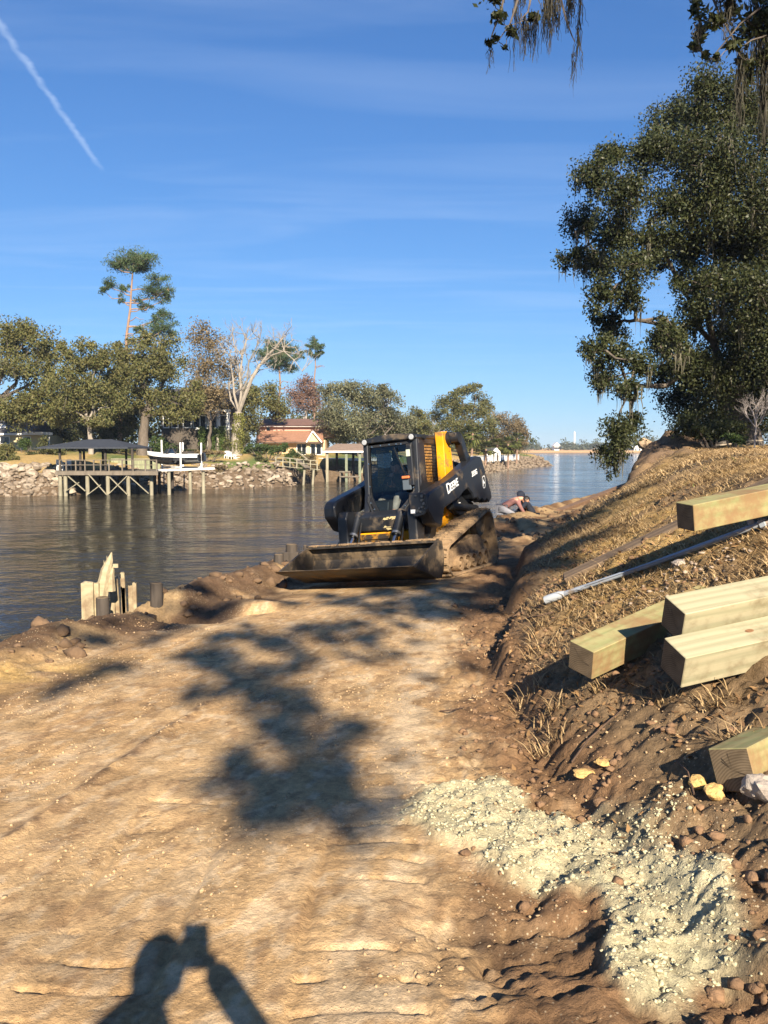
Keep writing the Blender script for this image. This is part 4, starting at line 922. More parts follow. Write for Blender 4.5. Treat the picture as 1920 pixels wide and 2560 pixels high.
x, y = scatter(6000, .0, 1.75, 2.1, 4.7, lambda x, y: lime_mask(x, y) ** 1.3, rng); r = .003 + .010 * rng.random(len(x)) ** 3.5
lumps('lime_clods', np.stack([x, y, ground_z(x, y) - r * .1], -1), r, LIMEM, 1, 'pale lime clods of the crumbly heap', .6)
x, y = scatter(3800, -.1, 2.4, 2.1, 9.5, lambda x, y: sstep(-.1, .5, x - (.25 + .085 * np.clip(y - 3, 0, 12))) * (1 - .9 * lime_mask(x, y)) * sstep(1.7, .6, x - toe_x(y)) * sstep(.40, .58, fbm(x * 3, y * 3, 3, 99)), rng); r = .005 + .026 * rng.random(len(x)) ** 4
lumps('soil_clods', np.stack([x, y, ground_z(x, y) + r * .25], -1), r, BROWNM, 2, 'brown soil clods at the foot of the bank')
x, y = scatter(5000, -4, 1.6, 2.1, 9.5, lambda x, y: sstep(.45, .62, fbm(x * 1.6, y * 2.5, 4, 98)), rng); r = .003 + .008 * rng.random(len(x)) ** 3
lumps('soil_crumbs', np.stack([x, y, ground_z(x, y) + r * .2], -1), r, TANM, 3, 'tan crumbs scattered over the graded bench')
x, y = scatter(1500, -4, 6.5, 7, 25, lambda x, y: np.maximum(sstep(1.5, .4, x - edge_x(y)), sstep(16, 18, y) * .8) * (np.abs(x - edge_x(y)) < 3.2) * (x > edge_x(y) + .15), rng); r = .012 + .09 * rng.random(len(x)) ** 4
lumps('bank_clods', np.stack([x, y, ground_z(x, y) + r * .2], -1), r, mat('bank_clod', (.14, .088, .05), .95, var=.5, vscale=4, bump=.5, bscale=30), 4, 'dark clods along the river edge and behind the loader')
x, y = scatter(300, 1.5, 3.2, 5.2, 6.9, lambda x, y: gauss(x, y, 2.25, 6.0, .55, .35, -.5), rng); r = .006 + .016 * rng.random(len(x)) ** 2.5
lumps('gravel', np.stack([x, y, ground_z(x, y) + r * .3], -1), r, mat('gravel', (.32, .25, .185), .9, var=.4, vscale=6), 6, 'pale gravel spilled on the bank beside the pipe')
def rock(name, label, cat, u, v, y, r, mat_, flat=.6, seed=0, group=None):
    bm = bmesh.new(); bmesh.ops.create_icosphere(bm, subdivisions=3, radius=r); rg = np.random.default_rng(seed); o_ = rg.random(3) * 50
    for vv in bm.verts:
        n = vv.co.normalized(); k = 1 + .45 * (float(fbm(np.array([n.x * 1.6 + o_[0] + n.z]), np.array([n.y * 1.6 + o_[1] + n.z * .5]), 4, seed)[0]) - .5) * 2
        vv.co = n * r * k; vv.co.z *= flat
    me = bpy.data.meshes.new(name); bm.to_mesh(me); bm.free()
    p = at(u, v, y); o = link(name, me, mat_); o.location = (p.x, p.y, gz_(p.x, p.y) + r * flat * .55); tag(o, label, cat, group); return o
SANDY = mat('sandstone', (.56, .36, .13), .9, var=.3, vscale=14, bump=.5, bscale=40); GREYR = mat('grey_stone', (.34, .29, .24), .85, var=.35, vscale=10, bump=.4, bscale=30)
rock('sand_clod', 'flat yellow sandy clod at the top edge of the lime', 'clod', 1462, 1890, 4.22, .062, SANDY, .3, 1, 'yellow sandy clods')
rock('sand_clod', 'thin yellow sandy clod just right of the flat one', 'clod', 1512, 1897, 4.2, .050, SANDY, .25, 2, 'yellow sandy clods')
rock('sand_clod', 'round yellow clod right of the lime, the farther of two', 'clod', 1745, 1970, 3.62, .040, SANDY, .8, 3, 'yellow sandy clods')
rock('sand_clod', 'round yellow clod right of the lime, the nearer of two', 'clod', 1785, 1995, 3.5, .044, SANDY, .7, 4, 'yellow sandy clods')
rock('stone', 'grey rough stone at the frame edge below the nearest timber', 'stone', 1900, 2035, 3.35, .075, GREYR, .8, 5)
rock('stone', 'pale stone on the grass right of the pipe end', 'stone', 1912, 1366, 6.15, .065, GREYR, .6, 6)
rock('stone', 'long pale stone leaning against the middle of the pipe', 'stone', 1697, 1422, 6.35, .055, GREYR, .5, 7)
def blades(name, x, y, h, w, mat_, seed, label, lay=.7):
    rng = np.random.default_rng(seed); n = len(x); z = ground_z(x, y, False) - .005
    a = rng.random(n) * 6.283; d = np.stack([np.cos(a), np.sin(a)], -1); p = np.stack([-d[:, 1], d[:, 0]], -1)
    lean = (lay * (.4 + .9 * rng.random(n)))[:, None]; H = (h * (.45 + .8 * rng.random(n)))
    b = np.stack([x, y, z], -1); W = w * (.6 + .8 * rng.random(n))
    def pt(f, side, ww):
        q = b.copy(); q[:, :2] += d * lean * H[:, None] * f ** 1.4 + p * (side * ww)[:, None]; q[:, 2] += H * f * (1 - .35 * f); return q
    V = np.stack([pt(0, -1, W * .5), pt(0, 1, W * .5), pt(.55, 1, W * .45), pt(.55, -1, W * .45), pt(1, 0, W * 0)], 1)
    i = np.arange(n)[:, None] * 5; Fq = np.concatenate([i + np.array([[0, 1, 2]]), i + np.array([[0, 2, 3]]), i + np.array([[3, 2, 4]])])
    return tag(link(name, np_mesh(name, V.reshape(-1, 3), Fq, False), mat_), label, kind='stuff')
STRAW = leaf_mat('dry_grass', (.58, .42, .22), (.22, .14, .065), .25, .8); GREENG = leaf_mat('green_grass', (.10, .14, .03), (.16, .16, .05), .3, .7)
def gk(x, y):
    s = x - toe_x(y)
    return sstep(.12, .5, s + (fbm(x * 2, y * 2, 3, 62) - .5) * .5) * sstep(4.8, 6.5, y + .6 * s) * (.10 + .90 * sstep(.42, .56, fbm(x * 1.6, y * 1.6, 4, 97))) * (1 - .9 * gauss(x, y, 2.25, 6.0, .5, .3, -.5)) * (1 - sstep(27, 30, y) * .6)
x, y = scatter(32000, .9, 6.5, 4.8, 13, gk, rng); blades('dry_grass', x, y, .075, .0065, STRAW, 1, 'dry straw-coloured grass on the bank', 1.9)
x, y = scatter(26000, 2, 14, 12, 32, gk, rng); blades('dry_grass', x, y, .12, .016, STRAW, 2, 'dry straw-coloured grass farther up the bank', 1.8)
x, y = scatter(900, 1, 6, 5, 18, lambda x, y: gk(x, y) * sstep(.6, .7, fbm(x * 1.5, y * 1.5, 3, 96)), rng); blades('green_grass', x, y, .09, .009, GREENG, 3, 'few green grass blades among the dry grass', 1.0)
xs = []; ys = []
for cx, cy in ((1.05, 5.05), (.98, 4.75), (1.3, 4.95), (1.55, 4.5), (1.0, 5.6), (1.72, 4.15), (1.4, 5.2), (1.2, 6.2), (1.28, 6.6), (1.65, 3.75)):
    k = 55; xs.append(cx + rng.normal(0, .05, k)); ys.append(cy + rng.normal(0, .05, k))
blades('grass_tufts', np.concatenate(xs), np.concatenate(ys), .13, .006, STRAW, 4, 'torn straw tufts in the soil at the foot of the bank', 1.2)
def litter(name, x, y, size, mat_, seed, label):
    rng = np.random.default_rng(seed); P = np.stack([x, y, ground_z(x, y) + .006], -1); n = len(P); d = unit_(rng, n); d[:, 2] *= .35; d /= np.linalg.norm(d, axis=1)[:, None]; o = unit_(rng, n) * .5 + np.array((0, 0, 1.)); s = np.cross(d, o); s /= np.linalg.norm(s, axis=1)[:, None]; L = (size * (.5 + rng.random(n)))[:, None]
    V = np.stack([P - d * L * .5, P + s * L * .22, P + d * L * .5 + np.array((0, 0, .004)), P - s * L * .22], 1); return tag(link(name, np_mesh(name, V.reshape(-1, 3), np.arange(n)[:, None] * 4 + np.arange(4)[None]), mat_), label, kind='stuff')
def unit_(rng, n):
    v = rng.normal(size=(n, 3)); return v / np.linalg.norm(v, axis=1)[:, None]
x, y = scatter(3200, .3, 3.6, 3.2, 10, lambda x, y: sstep(-.25, .2, x - toe_x(y)) * sstep(2.4, 1.2, x - toe_x(y)) * sstep(.42, .58, fbm(x * 2.5, y * 2.5, 3, 95)), rng); litter('leaf_litter', x, y, .045, leaf_mat('dead_leaf', (.30, .18, .08), (.14, .08, .04), .1, .8), 9, 'dead leaves and straw bits strewn over the toe of the bank')
ROOT = mat('root_bark', (.09, .055, .035), .9, var=.4, vscale=20)
for i, (pts, r, lb) in enumerate((([(1430, 1905), (1470, 1850), (1525, 1800), (1580, 1755)], .006, 'thin dark root sticking up between lime and bank'), ([(1870, 1815), (1835, 1770), (1815, 1740)], .012, 'thicker dark branch beside the nearest timber'), ([(1895, 1800), (1865, 1762), (1840, 1735)], .010, 'second dark branch beside the nearest timber'), ([(1735, 1985), (1720, 1930), (1690, 1900)], .005, 'dark twig below the nearest timber end'), ([(1320, 1545), (1345, 1540), (1385, 1530)], .010, 'brown stick poking out below the pipe socket'), ([(1305, 1470), (1325, 1490), (1350, 1520), (1365, 1528)], .004, 'pale curled root above the pipe socket'), ([(1100, 1778), (1130, 1775), (1160, 1768)], .006, 'short stick lying on the bench by the bank toe'))):
    q = MB(); P = []
    for k, (u, v) in enumerate(pts):
        g = on_z(u, v, .1)
        for _ in range(12): g = on_z(u, v, gz_(g.x, g.y) + .02 + (.03 if 0 < k < len(pts) - 1 else 0))
        P.append(g)
    q.tube(P, [r * (1 - .6 * k / len(P)) for k in range(len(P))], 6); tag(q.build('stick', ROOT), lb, 'stick', 'sticks and roots in the soil')
# ------------------------------------------------------------------ trees and plants
BARK = mat('oak_bark', (.12, .098, .077), .95, var=.4, vscale=5, stretch=(1, 1, .3), bump=.6, bscale=10)
BARKL = mat('pale_bark', (.27, .235, .19), .9, var=.35, vscale=4, stretch=(1, 1, .3), bump=.4, bscale=8)
BARKP = mat('pine_bark', (.26, .17, .12), .95, var=.35, vscale=4, stretch=(1, 1, .3), bump=.6, bscale=8)
BARKG = mat('grey_twig', (.33, .29, .26), .9, var=.3, vscale=4)
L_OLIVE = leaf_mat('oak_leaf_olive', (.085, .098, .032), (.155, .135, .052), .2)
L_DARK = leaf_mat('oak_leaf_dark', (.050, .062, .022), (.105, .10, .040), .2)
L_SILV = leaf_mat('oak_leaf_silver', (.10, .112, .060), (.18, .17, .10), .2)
L_BROWN = leaf_mat('leaf_brown', (.13, .10, .05), (.20, .15, .085), .2)
L_RED = leaf_mat('leaf_red_brown', (.16, .085, .055), (.21, .13, .09), .2)
L_PINE = leaf_mat('pine_needles', (.045, .080, .035), (.085, .115, .050), .15)
L_GREEN = leaf_mat('hedge_leaf', (.035, .065, .018), (.075, .10, .03), .2)
L_PALM = leaf_mat('palm_frond', (.10, .13, .035), (.17, .17, .055), .25)
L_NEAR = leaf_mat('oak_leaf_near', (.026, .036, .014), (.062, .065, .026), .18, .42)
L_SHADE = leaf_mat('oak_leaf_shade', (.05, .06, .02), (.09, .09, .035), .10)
MOSS = leaf_mat('spanish_moss', (.105, .10, .072), (.165, .15, .108), .3, .9)
MOSS_SHADED = leaf_mat('spanish_moss_shaded', (.055, .052, .04), (.085, .078, .058), .25, .9)  # darker copy of the moss: shade on the near boughs put into its colour
def unit(rng, n):
    v = rng.normal(size=(n, 3)); return v / np.linalg.norm(v, axis=1)[:, None]
def leaf_arrays(P, size, rng, aspect=.45, droop=.0, sizevar=.6):
    n = len(P); d = unit(rng, n); d[:, 2] -= droop; d /= np.linalg.norm(d, axis=1)[:, None]
    o = unit(rng, n); s = np.cross(d, o); s /= np.linalg.norm(s, axis=1)[:, None] + 1e-9
    L = (size * (1 - sizevar / 2 + sizevar * rng.random(n)))[:, None]
    V = np.stack([P - d * L * .5, P + s * L * aspect * .5, P + d * L * .5, P - s * L * aspect * .5], 1)
    return V.reshape(-1, 3), (np.arange(n)[:, None] * 4 + np.arange(4)[None])
def clump_points(centers, radii, n, rng, nc=10, cr=.34, shell=.5, wexp=2 / 3):
    """leaves gathered in sub-clumps spread through ellipsoids"""
    w = np.prod(radii, axis=1) ** wexp; w = w / w.sum(); P = []; SC_ = []
    for c, r, k in zip(centers, radii, w):
        m = max(3, int(nc * (k * len(centers)) ** .6)); u = unit(rng, m) * (rng.random((m, 1)) ** (1 - shell)); sc = c + u * r * .82
        SC_.append(sc); cnt = int(n * k); idx = rng.integers(0, m, cnt); rr = cr * r * (.6 + .8 * rng.random((m, 1)))
        P.append(sc[idx] + np.clip(rng.normal(size=(cnt, 3)), -1.9, 1.9) * rr[idx] * .55)
    return np.concatenate(P), np.concatenate(SC_)
def wiggle(a, b, rng, seg=5, amp=.08, sag=0.0):
    a = np.array(a, float); b = np.array(b, float); L = np.linalg.norm(b - a); P = []
    o = rng.normal(size=(seg + 1, 3)) * L * amp
    for i in range(seg + 1):
        t = i / seg; P.append(a + (b - a) * t + o[i] * math.sin(math.pi * t) + np.array((0, 0, -sag * L * math.sin(math.pi * t))))
    return P
def taper(r0, r1, n): return [r0 + (r1 - r0) * i / (n - 1) for i in range(n)]
def blob_world(blobs, D, depth=.95, grow=1.0):
    C = []; R = []
    for b in blobs:
        u, v, ru, rv = b[:4]; dd = b[4] if len(b) > 4 else 0
        p = at(u, v, D + dd); k = (D + dd) / FPX
        C.append(p[:]); R.append((ru * k * grow, max(ru, rv) * k * depth * grow, rv * k * grow))
    return np.array(C), np.array(R)
def tree(name, label, D, base, blobs, n, size, leaf, bark=BARK, r0=.35, fork=None, seed=1, group='trees across the river', nc=12, cr=.34, aspect=.45, droop=0., twigs=1, depth=.95, cat='tree', moss=0, shell=.5, spread=.5):
    rng = np.random.default_rng(seed); C, R = blob_world(blobs, D, depth, 1.2 if D > 50 else 1.0); n = int(n * 1.75) if D > 50 else n
    rs = rng.uniform(-spread, spread, len(C)) * R[:, 1]; C[:, 1] += rs
    bp = at(base[0], base[1], D); g = min(bp.z, far_z(bp.x, bp.y)) if D > 50 else bp.z
    t = thing(name, label, cat, (bp.x, bp.y, g), group=group); off = np.array((bp.x, bp.y, g))
    P, S = clump_points(C, R, n, rng, nc, cr, shell)
    V, Fq = leaf_arrays(P - off, size, rng, aspect, droop)
    link('crown', np_mesh('crown', V, Fq), leaf, t)
    tk = MB(); fk = np.array(at(*fork, D)) if fork else np.array((C[:, 0].mean() * .6 + bp.x * .4, bp.y, g + (C[:, 2].min() - g) * .55 + .3))
    tk.tube([Vector(p) for p in (np.array(wiggle(off - np.array((0, 0, .5)), fk, rng, 5, .02)) - off)], taper(r0 * 1.25, r0 * .8, 6), 9)
    order = np.argsort(-R[:, 0])
    for i in range(len(C)):
        tk.tube([Vector(p) for p in (np.array(wiggle(fk, C[i], rng, 5, .07, -.05)) - off)], taper(r0 * .5, r0 * .12, 6), 6)
    m = len(S)
    for j in range(m):
        i = int(np.argmin(((C - S[j]) ** 2).sum(1)))
        if rng.random() < twigs: tk.tube([Vector(p) for p in (np.array(wiggle(C[i] * .6 + fk * .4 if rng.random() < .4 else C[i], S[j], rng, 3, .12)) - off)], taper(r0 * .12, r0 * .03, 4), 4, False)
    tk.build('trunk', bark, t, smooth=True)
    if moss: moss_part(t, S[rng.integers(0, m, moss)] - off, rng, MOSS, .5, 1.6)
    return t
def moss_arrays(P, rng, l0, l1, w, strands=7, seg=6):
    Vs = []; Fs = []; b = 0
    for p in P:
        L = rng.uniform(l0, l1)
        for s in range(strands):
            ll = L * rng.uniform(.35, 1); q = np.array(p) + np.array((rng.normal() * .07, rng.normal() * .07, 0)); a = rng.random() * 6.28; sd = np.array((math.cos(a), math.sin(a), 0))
            pts = []
            for k in range(seg + 1):
                ww = w * (1 - .85 * (k / seg)) * rng.uniform(.6, 1.3)
                pts.append((q - sd * ww, q + sd * ww)); q = q + np.array((rng.normal() * .018, rng.normal() * .018, -ll / seg))
            for k, (l, r) in enumerate(pts): Vs += [l, r]
            for k in range(seg): Fs.append((b + 2 * k, b + 2 * k + 1, b + 2 * k + 3, b + 2 * k + 2))
            b += 2 * (seg + 1)
    return np.array(Vs), np.array(Fs)
def moss_part(t, P, rng, m, l0, l1, w=.035, strands=7, seg=6):
    V, Fq = moss_arrays(P, rng, l0, l1, w, strands, seg); return tag(link('moss', np_mesh('moss', V, Fq), m, t), kind='stuff')
def branchy(mb, p, d, L, r, rng, lev, tips=None, spread=.5, up=.12):
    """recursive bare branching"""
    seg = 4; P = [p.copy()]; q = p.copy(); dd = d.copy()
    for k in range(seg):
        dd = dd + rng.normal(size=3) * .12; dd[2] += up * .25; dd /= np.linalg.norm(dd); q = q + dd * L / seg; P.append(q.copy())
    mb.tube([Vector(x) for x in P], taper(r, r * .55, seg + 1), 5 if lev > 1 else 4, False)
    if lev == 0:
        if tips is not None: tips.append(q)
        return
    for k in range(3 if lev > 1 else 4):
        t = rng.uniform(.35, 1.0); i = min(seg - 1, int(t * seg)); pp = P[i] + (P[i + 1] - P[i]) * (t * seg - i)
        nd = dd + rng.normal(size=3) * spread; nd[2] += up; nd /= np.linalg.norm(nd)
        branchy(mb, pp, nd, L * rng.uniform(.5, .75), r * .5, rng, lev - 1, tips, spread, up)

# ---- trees across the river, left to right
tree('oak_tree', 'big spreading oak with sky gaps above the cream cottage', 86, (-60, 1130), [(15, 850, 70, 55), (70, 835, 55, 45), (110, 890, 45, 45), (20, 930, 75, 40), (120, 930, 35, 30), (60, 985, 85, 38), (10, 1035, 75, 36), (100, 1020, 60, 30)], 12500, .30, L_OLIVE, r0=.5, seed=21, fork=(-20, 1020), moss=40)
tree('oak_tree', 'olive oak with a pale slender trunk behind the dock pavilion', 84, (229, 1133), [(195, 925, 50, 40), (250, 890, 50, 40), (170, 975, 65, 40), (250, 950, 65, 45), (200, 1020, 75, 35), (120, 1045, 55, 26), (270, 1010, 45, 36), (165, 880, 25, 25), (250, 1055, 40, 20)], 14000, .29, L_OLIVE, BARKL, r0=.25, seed=22, fork=(222, 1055), moss=20)
tree('oak_tree', 'dark heavy-trunked oak shading the two-storey house', 90, (355, 1134), [(320, 885, 50, 35), (390, 870, 50, 36), (350, 935, 60, 42), (430, 930, 52, 45), (400, 985, 55, 38), (470, 985, 45, 42), (330, 1000, 36, 36), (440, 1035, 45, 20), (380, 1030, 25, 16)], 14000, .29, L_OLIVE, r0=.5, seed=23, fork=(362, 1040), moss=40)
tree('oak_tree', 'dense dark green tree in the shade behind the dock pavilion', 97, (300, 1120), [(290, 1000, 60, 60), (300, 1070, 55, 50), (245, 1080, 40, 36), (150, 1075, 50, 36), (340, 1060, 40, 40)], 8000, .32, L_DARK, r0=.3, seed=24)
tree('oak_tree', 'grey thinning tree left of the bare sycamore', 100, (520, 1120), [(500, 850, 35, 38), (545, 865, 30, 35), (520, 920, 48, 40), (565, 930, 32, 42), (500, 975, 45, 40), (545, 1000, 50, 35)], 5200, .30, L_BROWN, BARK, r0=.2, seed=25, cr=.45, moss=40)
tree('oak_tree', 'brownish green tree behind the sycamore trunk', 112, (640, 1110), [(625, 990, 40, 34), (665, 1000, 40, 38), (620, 1045, 42, 40), (690, 1020, 36, 32)], 5200, .32, L_OLIVE, r0=.25, seed=26)
tree('oak_tree', 'reddish brown leafless-looking tree behind the pink house', 132, (765, 1110), [(762, 955, 24, 22), (745, 985, 26, 26), (780, 985, 30, 26), (765, 1018, 42, 26)], 3600, .30, L_RED, BARKG, r0=.25, seed=27, cr=.5)
tree('oak_tree', 'silvery green wide oak right of the pink house', 112, (900, 1125), [(830, 985, 34, 30), (865, 970, 38, 26), (915, 1000, 50, 36), (965, 1005, 40, 34), (840, 1035, 45, 38), (910, 1055, 55, 40), (980, 1050, 42, 38), (860, 1085, 50, 28), (1010, 1060, 30, 30)], 15000, .32, L_SILV, r0=.4, seed=28, moss=20, fork=(900, 1090))
tree('oak_tree', 'small olive tree between the silvery oak and the tall point oak', 140, (1045, 1125), [(1040, 1045, 28, 24), (1065, 1075, 30, 28), (1030, 1080, 28, 26)], 3600, .34, L_OLIVE, r0=.2, seed=29)
tree('oak_tree', 'tall rounded oak on the river point above the palms', 158, (1170, 1140), [(1145, 985, 30, 20), (1185, 975, 32, 18), (1105, 1015, 34, 24), (1160, 1020, 45, 28), (1210, 1010, 32, 28), (1090, 1050, 36, 28), (1145, 1060, 45, 34), (1210, 1055, 40, 34), (1175, 1095, 45, 28)], 11500, .38, L_OLIVE, r0=.45, seed=30, fork=(1170, 1095))
tree('oak_tree', 'brown-tinged tree at the tip of the river point', 176, (1270, 1145), [(1245, 1050, 24, 24), (1275, 1065, 30, 28), (1300, 1080, 22, 28), (1250, 1095, 36, 24), (1285, 1110, 34, 20)], 6000, .38, L_BROWN, r0=.25, seed=31, cr=.4)
tree('oak_tree', 'dark green low tree behind the white gazebo', 180, (1225, 1145), [(1215, 1105, 36, 24), (1185, 1115, 34, 24), (1260, 1120, 30, 20)], 4200, .36, L_DARK, r0=.2, seed=32)
# pines
def pine(label, D, base, top, blobs, n, r0, seed, size=.34):
    rng = np.random.default_rng(seed); bp = at(*base, D); g = far_z(bp.x, bp.y); off = np.array((bp.x, bp.y, g)); tp = np.array(at(*top, D))
    t = thing('pine_tree', label, 'tree', tuple(off), group='pines across the river'); C, R = blob_world(blobs, D, 1.0, 1.38); R[:, 2] *= 1.4; n = int(n * 2.0); C[:, 1] += rng.uniform(-.5, .5, len(C)) * R[:, 0]
    P, S = clump_points(C, R, n, rng, 13, .34, .4); V, Fq = leaf_arrays(P - off, size, rng, .20, -.25); link('crown', np_mesh('crown', V, Fq), L_PINE, t)
    tk = MB(); path = wiggle(off - np.array((0, 0, .4)), tp, rng, 8, .006); tk.tube([Vector(p - off) for p in path], taper(r0, r0 * .25, 9), 9)
    for i in range(len(C)):
        zz = C[i][2] - abs(C[i][0] - tp[0]) * .35 - R[i][2] * .3; f = np.clip((zz - off[2]) / (tp[2] - off[2]), .2, .97); a = off + (tp - off) * f
        tk.tube([Vector(p - off) for p in wiggle(a, C[i], rng, 5, .05, .10)], taper(r0 * .30, r0 * .08, 6), 5)
        for s in S[(((S - C[i]) / R[i]) ** 2).sum(1) < 1.2]: tk.tube([Vector(p - off) for p in wiggle(C[i], s, rng, 3, .08)], taper(r0 * .09, r0 * .03, 4), 4, False)
    for k in range(5): # dead stubs
        f = rng.uniform(.45, .75); a = off + (tp - off) * f; b = a + np.array((rng.uniform(.8, 2.2), rng.uniform(-1, 1), rng.uniform(-.2, .5))); tk.tube([Vector(p - off) for p in wiggle(a, b, rng, 4, .08, -.1)], taper(.07, .02, 5), 4, False)
    tk.build('trunk', BARKP, t, smooth=True); return t
pine('tall leaning pine rising high above the oaks', 96, (295, 1105), (334, 655), [(330, 640, 40, 15), (300, 655, 30, 13), (365, 655, 30, 15), (285, 662, 18, 8), (345, 668, 30, 9), (275, 712, 22, 10), (305, 716, 16, 8), (258, 725, 12, 8), (393, 700, 26, 9), (420, 722, 16, 9), (380, 730, 34, 11), (410, 742, 18, 9), (302, 748, 10, 8), (345, 750, 10, 8), (365, 765, 18, 8), (405, 785, 22, 11), (385, 795, 18, 9), (420, 820, 25, 12), (385, 825, 28, 12), (355, 825, 14, 7), (430, 835, 14, 8)], 8200, .29, 41)
pine('broad-headed pine behind the pink house', 140, (700, 1100), (697, 862), [(675, 862, 16, 9), (700, 868, 26, 12), (725, 872, 20, 10), (660, 885, 22, 10), (705, 890, 34, 12), (740, 885, 12, 7), (690, 910, 34, 12), (725, 915, 20, 11), (755, 888, 8, 6)], 5200, .30, 42, .42)
pine('small narrow pine standing clear beside the red-brown tree', 150, (787, 1100), (787, 846), [(785, 852, 11, 8), (778, 865, 12, 5), (797, 868, 13, 6), (774, 879, 10, 5), (802, 880, 10, 6), (790, 890, 12, 6)], 1700, .25, 43, .42)
# ---- the bare sycamore with ivy round its trunk
def sycamore():
    rng = np.random.default_rng(51); D = 94; bp = at(592, 1128, D); g = far_z(bp.x, bp.y); off = np.array((bp.x, bp.y, g))
    t = thing('sycamore_tree', 'bare pale sycamore with green ivy round its trunk', 'tree', tuple(off)); mb = MB()
    A = lambda u, v, dd=0: np.array(at(u, v, D + dd))
    trunk = [A(592, 1140), A(590, 1100), A(594, 1060), A(597, 1030)]; mb.tube([Vector(p - off) for p in trunk], [.62, .5, .46, .42], 10)
    limbs = [([(597, 1030), (612, 990), (630, 945), (648, 915), (668, 890), (690, 868), (703, 850), (712, 838)], .25), ([(648, 915), (680, 888), (710, 878), (735, 900), (755, 928)], .10), ([(690, 868), (712, 866), (738, 868)], .06), ([(597, 1030), (603, 985), (600, 940), (606, 890), (616, 850), (612, 835)], .18), ([(597, 1030), (585, 985), (583, 950), (578, 920), (575, 880)], .16), ([(603, 985), (618, 950), (622, 905), (640, 870), (650, 845)], .12), ([(597, 1030), (577, 1000), (572, 970), (580, 940), (598, 905)], .12), ([(612, 990), (600, 950), (592, 900), (585, 860)], .10), ([(630, 945), (650, 925), (672, 920), (685, 925)], .06), ([(606, 890), (590, 870), (570, 855)], .06)]
    for pts, r in limbs:
        dd = np.cumsum(rng.normal(size=len(pts)) * .5); P = [A(u, v, float(d)) for (u, v), d in zip(pts, dd)]; P[0] = A(*pts[0])
        mb.tube([Vector(p - off) for p in P], taper(r, r * .3, len(P)), 7)
        for k in range(9 if r > .09 else 5):
            i = rng.integers(max(1, len(P) // 2 - 1), len(P)); d = rng.normal(size=3) * .8 + np.array((.15, 0, .7)); d /= np.linalg.norm(d)
            branchy(mb, P[i] - off, d, rng.uniform(1.0, 2.0), .05, rng, 2, None, .6, .15)
    mb.build('trunk', BARKL, t, smooth=True)
    iv = []
    for k in range(3600):
        h = rng.random() ** 1.0; p = np.array(trunk[0]) + (np.array(trunk[3]) - np.array(trunk[0])) * (.05 + .92 * h); a = rng.random() * 6.283; r = .46 + .22 * rng.random() ** 2 - .05 * h + .08 * math.sin(h * 17 + a); iv.append(p + np.array((math.cos(a) * r, math.sin(a) * r, 0)))
    V, Fq = leaf_arrays(np.array(iv) - off, .17, rng, .8); link('ivy', np_mesh('ivy', V, Fq), leaf_mat('ivy_leaf', (.14, .15, .04), (.22, .21, .06), .2), t)
    return t
sycamore()
def bare(name, label, D, base, L, r, seed, lev=4, group=None, sp=.45, n0=5):
    rng = np.random.default_rng(seed); bp = at(*base, D); g = min(bp.z, far_z(bp.x, bp.y)) if D > 50 else gz_(bp.x, bp.y)
    t = thing(name, label, 'tree', (bp.x, bp.y, g), group=group); mb = MB(); mb.tube([(0, 0, -.3), (0.05, 0, L * .45)], [r, r * .7], 7)
    for k in range(n0):
        d = rng.normal(size=3) * .45 + np.array((0, 0, 1.0)); d /= np.linalg.norm(d); branchy(mb, np.array((.05, 0, L * .43)), d, L * .45, r * .5, rng, lev - 1, None, sp, .2)
    mb.build('branches', BARKG, t); return t
bare('bare_tree', 'thin leafless tree behind the silvery oak', 132, (962, 1110), 7.4, .16, 61, 4)
bare('bare_tree', 'small pale leafless tree left of the point oak', 142, (1085, 1130), 4.4, .10, 62, 4)
# ---- palms
def palm(label, D, base, crown, seed, cr=1.5, skirt=True):
    rng = np.random.default_rng(seed); bp = at(*base, D); tp = np.array(at(*crown, D)); g = min(bp.z, far_z(bp.x, bp.y) + .2); off = np.array((bp.x, bp.y, g)); tl = tp - off
    t = thing('palm_tree', label, 'palm', tuple(off), group='cabbage palms on the point')
    mb = MB(); mb.tube([(0, 0, -.3), tuple(tl * .5 + np.array((.05, 0, 0))), tuple(tl)], [.20, .17, .19], 9); mb.build('trunk', BARKP, t, smooth=True)
    Vs = []; Fs = []; b = 0
    for k in range(30 + (12 if skirt else 0)):
        sk = k >= 30; a = rng.random() * 6.283; el = rng.uniform(-.35, 1.2) if not sk else rng.uniform(-1.4, -.7); d = np.array((math.cos(a) * math.cos(el), math.sin(a) * math.cos(el), math.sin(el))); hub = tl + d * cr * .48 + np.array((0, 0, -.08 * cr))
        side = np.cross(d, (0, 0, 1)); side /= np.linalg.norm(side) + 1e-6
        for j in range(9):   # fan of blades
            f = (j - 4) / 4; q = d * (1 - .35 * abs(f)) + side * f * .95; q /= np.linalg.norm(q); tip = hub + q * cr * .62 + np.array((0, 0, -.22 * cr)); w = np.cross(q, (0, .3, 1)); w /= np.linalg.norm(w) + 1e-6
            mid = (hub + tip) / 2 + np.array((0, 0, .06 * cr)); Vs += [hub, mid + w * .05 * cr, tip, mid - w * .05 * cr]; Fs.append((b, b + 1, b + 2, b + 3)); b += 4
    link('fronds', np_mesh('fronds', np.array(Vs), np.array(Fs)), L_PALM, t); return t
palm('palm with a brown skirt of dead fronds behind the loader link', 136, (1178, 1145), (1182, 1082), 71, 1.9)
palm('palm just left of the brown-skirted one', 137, (1152, 1140), (1150, 1090), 72, 1.6)
palm('slender palm in front of the white gazebo', 152, (1270, 1158), (1270, 1108), 73, 1.8)
palm('tallest slender palm at the tip of the point', 163, (1291, 1150), (1293, 1096), 74, 1.7)
